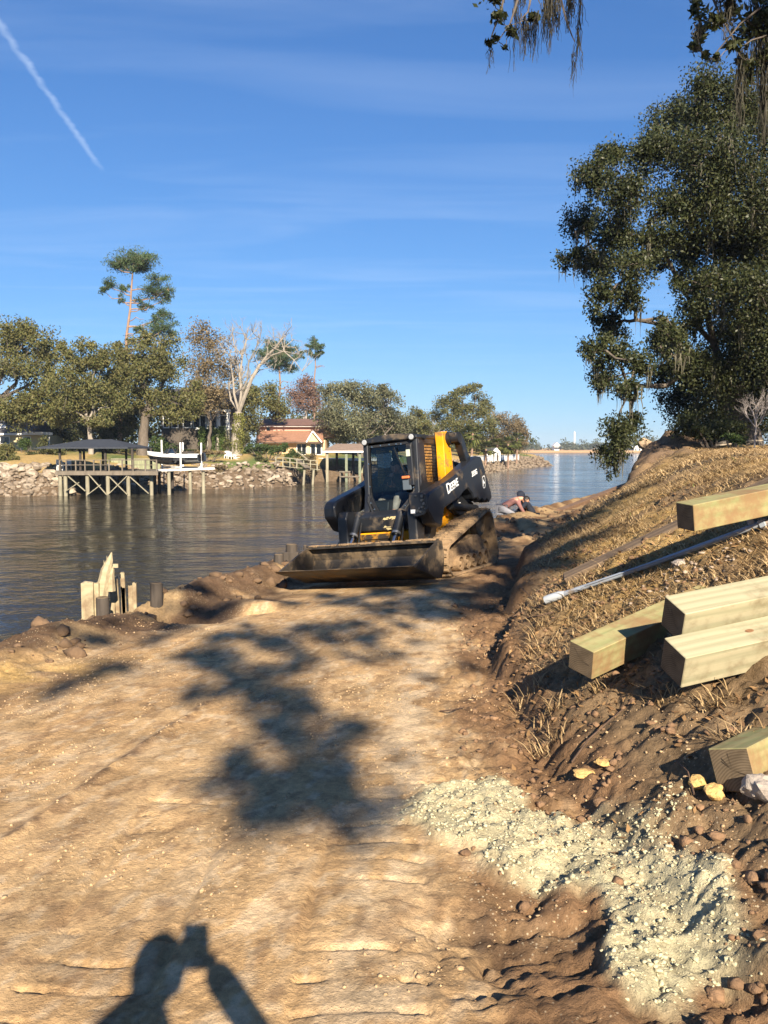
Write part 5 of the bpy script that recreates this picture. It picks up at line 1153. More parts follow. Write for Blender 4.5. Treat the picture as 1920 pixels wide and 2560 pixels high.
palm('low bushy palm left of the gazebo', 140, (1213, 1150), (1215, 1122), 75, 2.0, False)
palm('low bushy palm just behind the gazebo roof', 152, (1243, 1145), (1243, 1112), 76, 1.8, False)
# ---- hedges and shrubs
def shrub(label, D, blobs, n, size, leaf, seed, name='shrub', cat='shrub', group='shrubs across the river'):
    rng = np.random.default_rng(seed); C, R = blob_world(blobs, D, .9); g = min(float((C[:, 2] - R[:, 2] * .9).min()), far_z(C[0][0], C[0][1])) if D > 50 else gz_(C[0][0], C[0][1]); off = np.array((C[:, 0].mean(), C[:, 1].mean(), g))
    t = thing(name, label, cat, tuple(off), group=group); P, S = clump_points(C, R, n, rng, 12, .36, .6); P = P[P[:, 2] > g]
    V, Fq = leaf_arrays(P - off, size, rng, .55); link('foliage', np_mesh('foliage', V, Fq), leaf, t)
    mb = MB()
    for s in S[::2]: mb.tube([Vector(p) for p in wiggle(np.array((s[0] - off[0], s[1] - off[1], 0)) * .4, s - off, rng, 3, .1)], taper(.05, .015, 4), 4, False)
    mb.build('stems', BARK, t); return t
shrub('long clipped dark green hedge right of the ivy trunk', 97, [(620, 1122, 22, 14), (650, 1122, 24, 15), (685, 1120, 24, 16), (708, 1120, 16, 15)], 5200, .2, L_GREEN, 81, 'hedge', 'hedge')
shrub('dark bush in front of the pink house windows', 96, [(735, 1142, 24, 20), (755, 1158, 26, 22)], 3000, .2, L_GREEN, 82)
shrub('brownish bush beside the footbridge', 95, [(778, 1150, 16, 22), (782, 1175, 18, 18)], 2200, .2, L_BROWN, 83)
shrub('spiky dark sago plant on the lawn below the hedge', 90, [(650, 1150, 20, 12)], 900, .35, L_DARK, 84)
shrub('low dark hedge behind the boat', 86, [(480, 1132, 24, 7), (520, 1131, 24, 7), (548, 1131, 16, 7)], 2000, .18, L_BROWN, 85, 'hedge', 'hedge')
shrub('green bush beside the cottage door', 84, [(62, 1112, 13, 18)], 1200, .18, L_GREEN, 86)
shrub('round bush at the left frame edge above the rocks', 76, [(15, 1130, 30, 26), (38, 1145, 20, 16)], 2600, .2, L_OLIVE, 87)
shrub('dark bush between cottage and dock pavilion', 82, [(110, 1115, 16, 22), (135, 1130, 28, 18), (90, 1140, 30, 14)], 3000, .2, L_DARK, 88)
shrub('dark bush in the shade right of the thick oak trunk', 92, [(395, 1110, 22, 22), (425, 1120, 20, 16)], 2200, .22, L_GREEN, 89)
shrub('dark bush under the pavilion eaves', 88, [(310, 1120, 26, 14), (275, 1122, 22, 10), (180, 1126, 26, 12)], 2200, .22, L_DARK, 90)
shrub('purple-grey low bush on the rocks by the green lawn', 84, [(545, 1172, 24, 9)], 900, .18, L_BROWN, 91)
shrub('dark bush at the foot of the sycamore', 97, [(570, 1110, 14, 20), (615, 1100, 14, 20)], 1600, .2, L_DARK, 92)
# ---- woods behind and far treeline: read as one mass
def mass(name, label, spec, n, size, leaf, seed):
    rng = np.random.default_rng(seed); C = []; R = []
    for (u0, u1, vt, vb, D, k) in spec:
        for i in range(k):
            u = rng.uniform(u0, u1); top = vt + rng.uniform(0, .55) * (vb - vt); d = D * rng.uniform(.95, 1.1); r = (vb - top) * .5; C.append(at(u, (top + vb) / 2, d)[:]); R.append((r * 1.2 * d / FPX, r * 1.1 * d / FPX, r * d / FPX))
    P, S = clump_points(np.array(C), np.array(R), n, rng, 8, .4, .5); V, Fq = leaf_arrays(P, size, rng, .6); return tag(link(name, np_mesh(name, V, Fq), leaf), label, kind='stuff')
mass('woods', 'dark woods filling the gaps behind the riverside gardens', [(-80, 620, 960, 1125, 122, 34), (600, 1080, 1010, 1120, 152, 34), (1050, 1300, 1065, 1138, 188, 20)], 30000, .6, L_DARK, 95)
mass('treeline', 'hazy line of trees beyond the marsh', [(1240, 1960, 1096, 1130, 735, 90), (1400, 1500, 1080, 1126, 745, 5), (1250, 1330, 1090, 1128, 730, 8), (1560, 1760, 1086, 1128, 740, 14)], 15000, 1.7, leaf_mat('far_leaf', (.055, .07, .035), (.10, .10, .06), .1), 96)
# ------------------------------------------------------------------ near oaks
def big_tree(name, label, base, C, R, n, size, leaf, seed, r0, fork, nc=10, cr=.36, shell=.5, aspect=.5, droop=.25, twig=BARKG, moss=None, group='live oaks on the near bank', limb_nodes=None, tw=1.0, lr=(.30, .10), cl=.07, wexp=2 / 3):
    rng = np.random.default_rng(seed); off = np.array(base, float); C = np.array(C, float); R = np.array(R, float)
    t = thing(name, label, 'tree', tuple(off), group=group)
    P, S = clump_points(C, R, n, rng, nc, cr, shell, wexp); V, Fq = leaf_arrays(P - off, size, rng, aspect, droop); link('crown', np_mesh('crown', V, Fq), leaf, t)
    tk = MB(); fk = np.array(fork, float); tk.tube([Vector(p - off) for p in wiggle(off - np.array((0, 0, .6)), fk, rng, 6, .03)], taper(r0 * 1.3, r0 * .85, 7), 12); tk.build('trunk', BARK, t, smooth=True)
    nodes = [fk] + [np.array(q, float) for q in (limb_nodes or [])]; br = MB()
    for i, q in enumerate(nodes[1:], 1): br.tube([Vector(p - off) for p in wiggle(fk, q, rng, 6, .05, -.04)], taper(lr[0], lr[1], 7), 8)
    todo = list(range(len(C))); conn = [np.array(q) for q in nodes]; dep = [0] * len(nodes)   # grow outwards, each clump from its nearest neighbour
    dist = np.array([[((C[i] - q) ** 2).sum() for q in conn] for i in todo]); near_i = dist.argmin(1); best = dist.min(1); done = np.zeros(len(C), bool)
    for _ in range(len(C)):
        i = int(np.where(done, 1e18, best).argmin()); k = int(near_i[i]); rr = cl * .85 ** dep[k]
        br.tube([Vector(p - off) for p in wiggle(conn[k], C[i], rng, 4, .07, -.03)], taper(max(rr, .006), max(rr * .6, .004), 5), 6, False)
        done[i] = True; conn.append(C[i]); dep.append(dep[k] + 1); d2 = ((C - C[i]) ** 2).sum(1); up_ = d2 < best; best = np.where(up_, d2, best); near_i = np.where(up_, len(conn) - 1, near_i)
    br.build('limbs', BARK, t, smooth=True); tg = MB()
    for s in S:
        i = int(np.argmin(((C - s) ** 2).sum(1)))
        if rng.random() < tw:
            tg.tube([Vector(p - off) for p in wiggle(C[i], s, rng, 4, .12)], taper(.022, .007, 5), 4, False)
            d = unit(rng, 1)[0]; q = s + d * np.array(R[i]) * .35; tg.tube([Vector(p - off) for p in wiggle(s, q, rng, 3, .15)], taper(.010, .004, 4), 3, False)
    tag(tg.build('twigs', twig, t), kind='stuff')
    if moss: tag(moss_part(t, S[rng.integers(0, len(S), moss[0])] - off, rng, moss[1], moss[2], moss[3], moss[4]), kind='stuff')
    return t, S
RO = [(1760, 250, 55, 55), (1700, 300, 60, 45), (1840, 270, 80, 75), (1910, 340, 80, 90), (1640, 345, 40, 35), (1610, 385, 55, 42), (1535, 385, 45, 36), (1700, 390, 75, 55), (1800, 400, 80, 70), (1485, 455, 45, 45), (1570, 470, 65, 55), (1680, 500, 80, 60), (1780, 520, 80, 70), (1890, 490, 75, 85), (1462, 555, 42, 42), (1530, 580, 62, 50), (1630, 600, 70, 50), (1740, 620, 70, 60), (1850, 620, 85, 70), (1432, 640, 34, 28), (1500, 670, 55, 40), (1580, 680, 50, 38), (1730, 705, 45, 45), (1810, 720, 70, 60), (1900, 740, 65, 75), (1500, 740, 35, 40), (1565, 745, 36, 40), (1735, 790, 48, 50), (1835, 820, 75, 70), (1910, 860, 60, 80), (1525, 815, 42, 36), (1495, 875, 36, 34), (1680, 850, 40, 42), (1535, 885, 44, 38), (1590, 915, 34, 34), (1720, 910, 55, 55), (1800, 930, 75, 70), (1890, 960, 65, 75), (1515, 950, 36, 34), (1565, 975, 34, 30), (1690, 985, 42, 46), (1760, 1020, 65, 50), (1860, 1040, 75, 55), (1540, 1085, 48, 40), (1580, 1062, 34, 26), (1528, 1130, 30, 28), (1532, 1165, 13, 26), (1715, 1060, 36, 30), (1950, 600, 80, 120), (1960, 900, 80, 120), (1800, 1070, 60, 34), (1652, 862, 34, 44), (1645, 935, 28, 36), (1640, 660, 34, 26), (1668, 800, 22, 26)]
rg = np.random.default_rng(8); C = []; R = []
for u, v, ru, rv in RO:
    D = 33 + rg.uniform(-3.2, 3.2) - (1.5 if u < 1600 else 0); p = at(u, v, D); k = D / FPX * 1.32; C.append(p[:]); R.append((ru * k, (ru + rv) * .5 * k, rv * k * (1.08 if u < 1620 else 1.0)))
bp = at(1862, 1112, 34); bp.z = gz_(bp.x, bp.y)
ND = [at(u, v, d) for u, v, d in ((1700, 720, 33), (1650, 880, 32), (1590, 800, 31.5), (1780, 500, 33), (1620, 560, 32), (1860, 700, 35), (1760, 880, 34), (1570, 960, 31.5), (1880, 420, 34))]
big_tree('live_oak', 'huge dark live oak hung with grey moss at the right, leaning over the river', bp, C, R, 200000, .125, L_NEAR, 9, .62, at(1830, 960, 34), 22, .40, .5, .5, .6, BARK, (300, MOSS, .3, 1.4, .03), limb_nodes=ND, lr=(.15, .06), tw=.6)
# ---- oak standing just right of the camera, its mossy boughs reach into the top of the picture
def near_oak():
    rng = np.random.default_rng(12); C = []; R = []
    px_ = [(1232, -6, 11.2, .10), (1250, 40, 11.3, .13), (1272, 78, 11.3, .10), (1240, 92, 11.2, .05), (1222, 112, 11.2, .06), (1330, 40, 11.5, .11), (1260, -60, 11.4, .3), (1345, -70, 11.6, .3), (1430, -80, 11.6, .32), (1262, 118, 11.3, .035),
           (1742, 20, 10.6, .14), (1750, 75, 10.6, .15), (1745, 120, 10.5, .10), (1790, 55, 10.8, .17), (1765, 145, 10.6, .07), (1790, 148, 10.7, .05), (1835, 30, 10.9, .18), (1835, 110, 10.8, .14), (1880, 70, 11, .22), (1860, 150, 10.9, .14), (1900, 150, 11, .22), (1915, 40, 11, .25), (1800, -40, 10.8, .3), (1900, -50, 11, .4), (1915, 230, 11, .14), (1870, 200, 11, .08)]
    for u, v, d, r in px_: C.append(at(u, v, d)[:]); R.append((r, r, r))
    m0 = len(C)
    for sx, sy, t_, r in SHADE_FAR:
        z0 = gz_(sx, sy); p = np.array((sx, sy, z0)) + np.array(SUN) * t_; C.append(tuple(p)); R.append((r, r, r * .8))
    for k in range(16):   # crown above the boughs, keeps them in shade
        u_ = rng.uniform(0, 1); q = np.array((1.8 + 4.2 * u_, 11.1, 7.4)) + np.array(SUN) * rng.uniform(5.5, 8) + rng.normal(size=3) * np.array((.25, .3, .3)); C.append(tuple(q)); R.append((.55, .55, .45))
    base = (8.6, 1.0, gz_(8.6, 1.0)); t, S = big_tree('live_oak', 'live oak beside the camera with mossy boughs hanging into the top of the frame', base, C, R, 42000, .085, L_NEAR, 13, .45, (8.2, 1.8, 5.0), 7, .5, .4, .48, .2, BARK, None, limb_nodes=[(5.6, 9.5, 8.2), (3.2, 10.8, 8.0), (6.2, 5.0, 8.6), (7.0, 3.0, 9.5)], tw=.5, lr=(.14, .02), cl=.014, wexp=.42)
    off = np.array(base); Vs = []; Fs = []; b = 0
    spots = [(1226, 108, 180, 11.2, .03), (1290, -20, 165, 11.4, .045), (1306, 30, 142, 11.5, .05), (1316, 50, 130, 11.5, .05), (1336, 25, 148, 11.5, .07), (1365, -30, 95, 11.5, .07), (1372, -20, 128, 11.5, .08), (1385, -25, 75, 11.5, .07), (1392, -20, 95, 11.5, .05), (1424, -25, 72, 11.6, .06), (1431, -25, 40, 11.6, .06), (1450, -30, 130, 11.6, .035), (1446, 60, 190, 11.6, .03), (1434, 130, 240, 11.6, .025), (1306, -30, 20, 11.5, .1),
             (1747, 55, 130, 10.5, .06), (1800, -30, 60, 10.8, .05), (1822, -20, 95, 10.8, .06), (1826, -20, 70, 10.8, .06), (1858, 110, 250, 10.9, .07), (1852, 140, 320, 10.9, .05), (1845, 200, 330, 10.9, .03), (1885, -30, 120, 11, .09), (1908, 0, 300, 11, .08), (1912, 80, 345, 11, .07), (1900, -20, 200, 11, .08), (1797, 140, 185, 10.7, .03), (1772, 140, 165, 10.6, .03), (1922, -20, 330, 11, .12), (1875, 120, 230, 11, .08)]
    for u, v0, v1, d, w in spots:
        a = np.array(at(u, v0, d)); L = (v1 - v0) * d / FPX
        for s in range(int(26 * w / .05)):
            ll = L * rng.uniform(.3, 1.0); q = a + np.array((rng.normal() * w * .55, rng.normal() * w * .55, rng.uniform(-.25, .0) * L)); seg = 9; ll = min(ll, a[2] - L * -0 - (a[2] - L) - (a[2] - q[2])); ang = rng.random() * 6.28; sd = np.array((math.cos(ang), math.sin(ang), 0)); P = []
            dx = (a[0] - q[0]) * .5 / seg; dy = (a[1] - q[1]) * .5 / seg
            for k in range(seg + 1):
                ww = .0055 * rng.uniform(.5, 1.5) * (1 - .6 * k / seg); P.append((q - sd * ww, q + sd * ww)); q = q + np.array((rng.normal() * .012 + dx, rng.normal() * .012 + dy, -ll / seg))
            for l, r in P: Vs += [l, r]
            for k in range(seg): Fs.append((b + 2 * k, b + 2 * k + 1, b + 2 * k + 3, b + 2 * k + 2))
            b += 2 * (seg + 1)
    tag(link('moss', np_mesh('moss', np.array(Vs) - off, np.array(Fs)), MOSS_SHADED, t), kind='stuff')
    tw = MB()
    for pts in ([(1262, -20), (1250, 40), (1236, 70), (1226, 100), (1222, 115)], [(1300, -20), (1275, 60), (1240, 110)], [(1400, -10), (1415, 50), (1430, 90), (1437, 105)], [(1330, -20), (1320, 30), (1300, 50)], [(1780, -10), (1800, 40), (1830, 90), (1850, 140)], [(1900, 20), (1850, 60), (1800, 120), (1775, 150)], [(1915, 90), (1880, 100), (1850, 120)]):
        P = [Vector(np.array(at(u, v, 11.3 if u < 1500 else 10.8)) - off) for u, v in pts]; tw.tube(P, taper(.016, .005, len(P)), 5, False)
    tag(tw.build('hanging_twigs', BARK, t), kind='stuff')
    return t
# where the dappled shade behind and beside the loader falls: ground x, y, distance up-sun, clump radius
rg = np.random.default_rng(77); SHADE_FAR = []
for k in range(48):
    yy = rg.uniform(12.0, 21); xx = np.interp(yy, [12, 17, 22], [1.9, 2.6, 4.2]) + rg.normal() * .8
    SHADE_FAR.append((xx, yy, rg.uniform(14, 17), rg.uniform(.28, .55)))
for k in range(22):
    SHADE_FAR.append((rg.uniform(.1, 2.2), rg.uniform(8.9, 11.3), rg.uniform(15, 18), rg.uniform(.12, .28)))
for k in range(10):
    yy = rg.uniform(8.5, 13); xx = np.interp(yy, [8, 13], [1.55, 2.6]) + rg.normal() * .35; SHADE_FAR.append((xx, yy, rg.uniform(14, 16), rg.uniform(.2, .36)))
near_oak()
# ---- oak behind the camera whose thin outer sprays throw the soft leaf shadows on the bench
def shade_oak():
    px_ = [(740, 2005, 15, .26), (690, 2030, 15.5, .20), (820, 1975, 15, .22), (890, 2060, 15, .15), (790, 1930, 15, .20), (600, 1900, 16, .17), (560, 1960, 15, .10), (700, 1770, 16, .24), (640, 1740, 16, .2), (780, 1760, 16, .15), (660, 1680, 16.5, .26), (580, 1650, 17, .26), (500, 1640, 17, .2), (700, 1610, 17, .28), (790, 1580, 17, .25), (620, 1590, 17.5, .3), (880, 1560, 17.5, .25), (960, 1530, 18, .28), (1060, 1520, 18, .28), (1140, 1500, 18.5, .3), (1210, 1480, 18, .3), (960, 1640, 17, .10), (930, 1615, 17, .10), (840, 1815, 16, .10), (880, 1850, 16, .08), (430, 1560, 18, .22), (380, 1600, 17.5, .15), (300, 1660, 17, .17), (180, 1700, 16.5, .14), (480, 1540, 18, .2), (540, 1530, 18, .22), (240, 1590, 17, .2), (660, 1505, 18.5, .2), (980, 1480, 18.5, .25), (1110, 1450, 18.5, .3), (880, 1500, 18.5, .2), (560, 1720, 16, .14), (460, 1750, 16, .08), (1080, 1700, 16, .06), (350, 1500, 18.5, .22), (450, 1470, 18.5, .25), (720, 1860, 15.5, .12), (760, 1820, 15.5, .10), (680, 1830, 16, .10), (830, 1905, 15, .12), (650, 1960, 15.5, .12), (870, 1960, 15, .12), (600, 1700, 16.5, .16), (740, 1660, 16.5, .18), (840, 1600, 17, .16), (900, 1600, 17.5, .14), (530, 1600, 17.5, .2), (1010, 1560, 18, .14)]
    rs = np.random.default_rng(33)
    px_ = [(u, v, t * 1.28, r * 1.12) for u, v, t, r in px_] + [(u + rs.normal() * 55, v + rs.normal() * 30, t * 1.28 + rs.normal() * .8, rs.uniform(.06, .15)) for u, v, t, r in px_ if v > 1500 for _ in range(2)]
    C = []; R = []
    for u, v, t_, r in px_:
        g = on_z(u, v, 0.0)
        for _ in range(6): g = on_z(u, v, max(-.25, gz_(g.x, g.y)))
        C.append((g + SUN * t_)[:]); R.append((r, r, r * .75))
    for x, y, z, r in ((-.3, 11.3, .35, .4), (.35, 11.0, .4, .4), (-1.0, 11.5, .4, .35), (-.6, 11.9, .9, .35), (.45, 12.1, .8, .38), (-.5, 12.2, 1.3, .38), (.9, 12.0, 1.0, .3), (.0, 10.6, .0, .35), (-.8, 10.6, 0., .3), (.7, 10.7, .1, .35), (1.2, 12.4, .35, .25), (.7, 12.6, 1.5, .3), (1.5, 13.2, .6, .28), (1.2, 12.6, .9, .25), (1.7, 13.6, 1.0, .22), (-1.6, 10.4, 0, .3), (-1.2, 9.9, 0, .28), (-.5, 9.9, 0, .25), (.3, 9.8, 0, .28), (1.0, 9.9, .1, .3), (1.5, 10.3, .1, .3), (1.9, 10.9, .1, .32), (-.1, 10.3, 0, .25), (.6, 10.3, 0, .25), (-2.0, 9.6, 0, .25), (1.3, 9.2, .1, .2), (-2.4, 10.6, 0, .25), (-2.6, 9.0, 0, .2), (1.8, 11.6, .1, .3), (2.1, 12.2, .1, .3)):
        C.append((Vector((x, y, z)) + SUN * 23)[:]); R.append((r, r, r * .8))
    rng = np.random.default_rng(14)
    for k in range(14):   # the body of the crown, farther back
        a = rng.random() * 6.28; q = rng.random() ** .5 * 5.5; C.append((2.2 + q * math.cos(a), -29 + q * .7 * math.sin(a), rng.uniform(5.5, 11))); R.append((rng.uniform(.9, 1.5),) * 2 + (rng.uniform(.7, 1.1),))
    base = (2.6, -29, gz_(2.6, -29)); n = 42000
    R = np.array(R); t, S = big_tree('live_oak', 'live oak behind the camera that throws leaf shadows on the bench', base, C, R, n, .11, L_SHADE, 15, .5, (2.5, -28.5, 4.8), 6, .5, .45, .5, .1, BARK, None, limb_nodes=[(2.6, -16.8, 8.2), (4.0, -17.2, 8.6), (1.4, -17.2, 8.2)], lr=(.12, .04), cl=.016, wexp=.5)
    return t
shade_oak()
def side_oak():
    rng = np.random.default_rng(16); C = []; R = []
    for k in range(26):
        a = rng.random() * 6.28; q = rng.random() ** .5 * 4.0; C.append((16.2 + q * math.cos(a), 20 + q * math.sin(a), rng.uniform(6.0, 11))); R.append((rng.uniform(.8, 1.4),) * 2 + (rng.uniform(.6, 1.0),))
    base = (17, 20, gz_(17, 20)); big_tree('live_oak', 'live oak up the bank that shades the dirt mound', base, C, R, 14000, .14, L_SHADE, 17, .5, (16.5, 20, 4.6), 8, .45, .5, .5, .1, BARK, None, limb_nodes=[(14.5, 20, 7.5), (17, 22, 8), (17, 18, 8)])
side_oak()
# shrubs and debris at the top of the near bank
bare('bare_bush', 'grey leafless bush at the right frame edge on the bank top', 26, (1885, 1105), 1.6, .03, 63, 4, None, .5, 7)
shrub('dark evergreen bush under the big oak behind the mound', 31, [(1760, 1085, 45, 28), (1820, 1075, 50, 34)], 6000, .10, L_NEAR, 93, group=None)
shrub('light green small bush beside the leafless bush', 28, [(1835, 1095, 26, 18)], 1500, .07, L_GREEN, 94, group=None)
for i, (u0, v0, u1, v1, y, w, lb) in enumerate(((1800, 1108, 1850, 1093, 30, .2, 'weathered board leaning on the bank top beside the mound'), (1795, 1113, 1848, 1106, 29, .18, 'second flat board below the leaning one on the bank top'), (1862, 1102, 1930, 1100, 28, .25, 'brown plank pile edge at the right frame edge'))):
    a = at(u0, v0, y); b = at(u1, v1, y + .6); q = MB(); q.bar(a, b, w, .04); o = tag(q.build('plank', wood_mat('grey_plank%d' % i, (.26, .21, .15), (.34, .28, .2), (.2, .15, .1))), lb, 'plank', 'boards dumped on the bank top')
rock('stone', 'tan rounded stone set in the cut dirt face', 'stone', 1612, 1175, 34.2, .32, mat('tan_stone', (.42, .30, .19), .9, var=.3), .7, 9)
# ------------------------------------------------------------------ riprap, docks, houses and boat across the river
def lump_mesh(seed, sub=1):
    rg = np.random.default_rng(seed); bm = bmesh.new(); bmesh.ops.create_icosphere(bm, subdivisions=sub + 1, radius=.5)
    ax = unit(rg, 7); off = .30 + .16 * rg.random(7)
    for v in bm.verts:
        p = np.array(v.co)
        for a, o in zip(ax, off):
            d = p @ a
            if d > o: p = p - a * (d - o)
        v.co = p * (.85 + .3 * rg.random())
    me = bpy.data.meshes.new('stone'); bm.to_mesh(me); bm.free(); return me
STM = [mat('riprap_a', (.29, .235, .175), .9, var=.35, vscale=3, bump=.4, bscale=8), mat('riprap_b', (.20, .155, .11), .9, var=.35, vscale=3, bump=.4, bscale=8), mat('riprap_c', (.36, .30, .225), .9, var=.3, vscale=3, bump=.4, bscale=8)]
STONES = []
for k in range(9):
    me = lump_mesh(100 + k); me.materials.append(STM[k % 3]); STONES.append(me)
def shore_at(i): return SHP[i]
def riprap(label, sel, n, nsmall, seed, zmax, size, loc):
    rg = np.random.default_rng(seed); t = thing('riprap', label, 'riprap', loc); idx = np.where(sel)[0]
    for k in range(n):
        v = SHP[rg.choice(idx)] + 0; o = rg.random() ** .8 * zmax + .1; s = size * rg.uniform(.6, 1.5); w = rg.uniform(-.6, .6)
        x = v[0] + v[2] * o + w; y = v[1] + v[3] * o; z = float(bank_z(o)) + .12
        st = bpy.data.objects.new('stone', STONES[rg.integers(0, 9)]); COL.objects.link(st); st.parent = t
        st.location = (x - loc[0], y - loc[1], z - loc[2]); st.scale = (s * rg.uniform(.8, 1.5), s, s * rg.uniform(.5, .8)); st.rotation_euler = (rg.uniform(-.4, .4), rg.uniform(-.4, .4), rg.random() * 6.28)
    i = rg.choice(idx, nsmall); v = SHP[i]; o = rg.random(nsmall) * (zmax + .4) - .2; P = np.stack([v[:, 0] + v[:, 2] * o + rg.uniform(-.6, .6, nsmall) - loc[0], v[:, 1] + v[:, 3] * o - loc[1], bank_z(o) + .02 - loc[2]], -1); r = size * (.18 + .25 * rg.random(nsmall))
    ob = lumps('small_stones', P, r, STM[1], seed, None, .7); ob.parent = t
    return t
riprap('pale riprap stones heaped on the bank at the left frame edge', (SHP[:, 0] > -36) & (SHP[:, 0] < -26.5) & (SHP[:, 1] < 72), 150, 500, 1, 4.2, .62, (-31, 69, -1))
riprap('grey riprap slope below the lawn behind the boat lift', (SHP[:, 0] > -25) & (SHP[:, 0] < -9) & (SHP[:, 1] > 73) & (SHP[:, 1] < 90), 150, 700, 2, 3.6, .55, (-17, 81, -1))
riprap('pale stone edging round the point with the gazebo', (SHP[:, 0] > 8) & (SHP[:, 1] > 112) & (SHP[:, 1] < 200), 0, 1500, 3, 3.2, .8, (25, 155, -1))
WOODG = mat('grey_dock_wood', (.15, .125, .095), .9, var=.35, vscale=3, stretch=(1, 1, .3), bump=.3)
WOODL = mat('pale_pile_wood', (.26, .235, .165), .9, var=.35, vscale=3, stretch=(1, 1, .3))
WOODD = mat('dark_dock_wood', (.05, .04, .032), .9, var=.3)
WHITE = mat('white_paint', (.78, .77, .73), .55, var=.06); CREAM = mat('cream_wall', (.58, .48, .27), .8, var=.1); ROOFD = mat('dark_roof', (.06, .058, .06), .85, var=.35, vscale=6); DARKW = mat('dark_pane', (.012, .014, .018), .12, spec=.6)
DGREY = mat('gable_grey', (.10, .085, .065), .9, var=.3)
def V3(u, v, y): return at(u, v, y)
# ---- dock with the hipped pavilion
dk = thing('dock_pavilion', 'weathered wooden dock with a dark hipped pavilion roof on tall piles', 'dock', (-24, 71, WATER_Z))
O = Vector((-24, 71, WATER_Z)); DZ = -.12
xl = V3(140, 1178, 69.6).x; xr = V3(396, 1178, 69.6).x
for k in range(24):   # deck boards run out from the bank
    x0 = xl + (xr - xl) * k / 24; q = MB(); q.box((x0 - O.x + .008, 69.5 - O.y, DZ - .08 - O.z), (x0 + (xr - xl) / 24 - .008 - O.x, 76.5 - O.y, DZ - O.z)); q.build('deck_board', WOODG, dk)
q = MB(); q.box((xl - O.x, 69.42 - O.y, DZ - .33 - O.z), (xr - O.x, 69.5 - O.y, DZ - .02 - O.z)); q.build('fascia_beam', WOODG, dk)
def gpile(parent, u, vt, vb, y, r, m):
    a = V3(u, vt, y) - O; b = V3(u, vb, y) - O; q = MB(); q.tube([(a.x, a.y, -1.5), (a.x, a.y, a.z)], [r * 1.1, r], 9); q.build('pile', m, parent, smooth=True)
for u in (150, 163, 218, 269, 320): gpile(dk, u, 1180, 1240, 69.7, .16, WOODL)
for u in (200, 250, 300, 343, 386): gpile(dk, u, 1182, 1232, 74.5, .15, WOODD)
for (u0, v0, u1, v1) in ((170, 1190, 214, 1228), (222, 1186, 268, 1238), (218, 1238, 252, 1212), (274, 1192, 318, 1236), (271, 1236, 318, 1190), (325, 1192, 372, 1234), (165, 1228, 198, 1206)):
    q = MB(); a = V3(u0, v0, 69.45) - O; b = V3(u1, v1, 69.45) - O; q.bar(a, b, .06, .17, (0, 1, 0)); q.build('brace', WOODL, dk)
for u in (150, 166, 190, 213, 235, 252, 273, 306, 333, 364, 392):
    a = V3(u, 1177, 69.55) - O; q = MB(); q.box((a.x - .05, a.y - .05, DZ - O.z), (a.x + .05, a.y + .05, DZ + .92 - O.z)); q.build('rail_post', WOODG, dk)
a = V3(150, 1178, 69.55).x - O.x; b = V3(393, 1178, 69.55).x - O.x
for zz, h in ((.90, .06), (.50, .05)): q = MB(); q.box((a, 69.48 - O.y, DZ + zz - O.z), (b, 69.62 - O.y, DZ + zz + h - O.z)); q.build('rail', WOODG, dk)
ex0, ex1 = V3(128, 1117, 72).x - O.x, V3(346, 1117, 72).x - O.x; y0, y1 = 69.0 - O.y, 76.0 - O.y; ze = 1.88 - O.z; zr = 2.58 - O.z; rx0, rx1 = V3(215, 1096, 72).x - O.x, V3(275, 1096, 72).x - O.x; ym = (y0 + y1) / 2
q = MB(); vs = [(ex0, y0, ze), (ex1, y0, ze), (ex1, y1, ze), (ex0, y1, ze), (rx0, ym, zr), (rx1, ym, zr)]; vs += [(x, y, z - .12) for x, y, z in vs[:4]]
q.add(vs, [(0, 1, 5, 4), (1, 2, 5), (2, 3, 4, 5), (3, 0, 4), (6, 9, 8, 7), (0, 6, 7, 1), (1, 7, 8, 2), (2, 8, 9, 3), (3, 9, 6, 0)]); q.build('roof', mat('pavilion_roof', (.032, .037, .047), .75, var=.3, vscale=4), dk)
for u in (150, 201, 264, 331):
    for y in (69.7, 75.3):
        x = V3(u, 1150, 69.7).x - O.x; q = MB(); q.box((x - .08, y - O.y - .08, DZ - O.z), (x + .08, y - O.y + .08, ze - .1)); q.build('roof_post', WOODD, dk)
def chair(loc, rz, m, label, group, s=1.0):
    t = thing('garden_chair', label, 'chair', loc, (0, 0, rz), group)
    q = MB(); q.box((-.25 * s, -.25 * s, .40 * s), (.25 * s, .25 * s, .46 * s)); q.build('seat', m, t)
    q = MB(); q.box((-.25 * s, .21 * s, .46 * s), (.25 * s, .26 * s, .95 * s)); q.build('backrest', m, t)
    for sx in (-1, 1):
        for sy in (-1, 1): q = MB(); q.box((sx * .22 * s - .025, sy * .22 * s - .025, 0), (sx * .22 * s + .025, sy * .22 * s + .025, .4 * s)); q.build('leg', m, t)
        q = MB(); q.box((sx * .26 * s - .03, -.25 * s, .62 * s), (sx * .26 * s + .03, .25 * s, .66 * s)); q.build('armrest', m, t)
    return t
p = V3(150, 1165, 71.5); chair((p.x, p.y, DZ), .6, WHITE, 'white chair at the left end of the dock pavilion', 'white chairs on the dock'); p = V3(168, 1165, 72.5); chair((p.x, p.y, DZ), -.5, WHITE, 'white chair under the dock pavilion eaves, second from the end', 'white chairs on the dock')
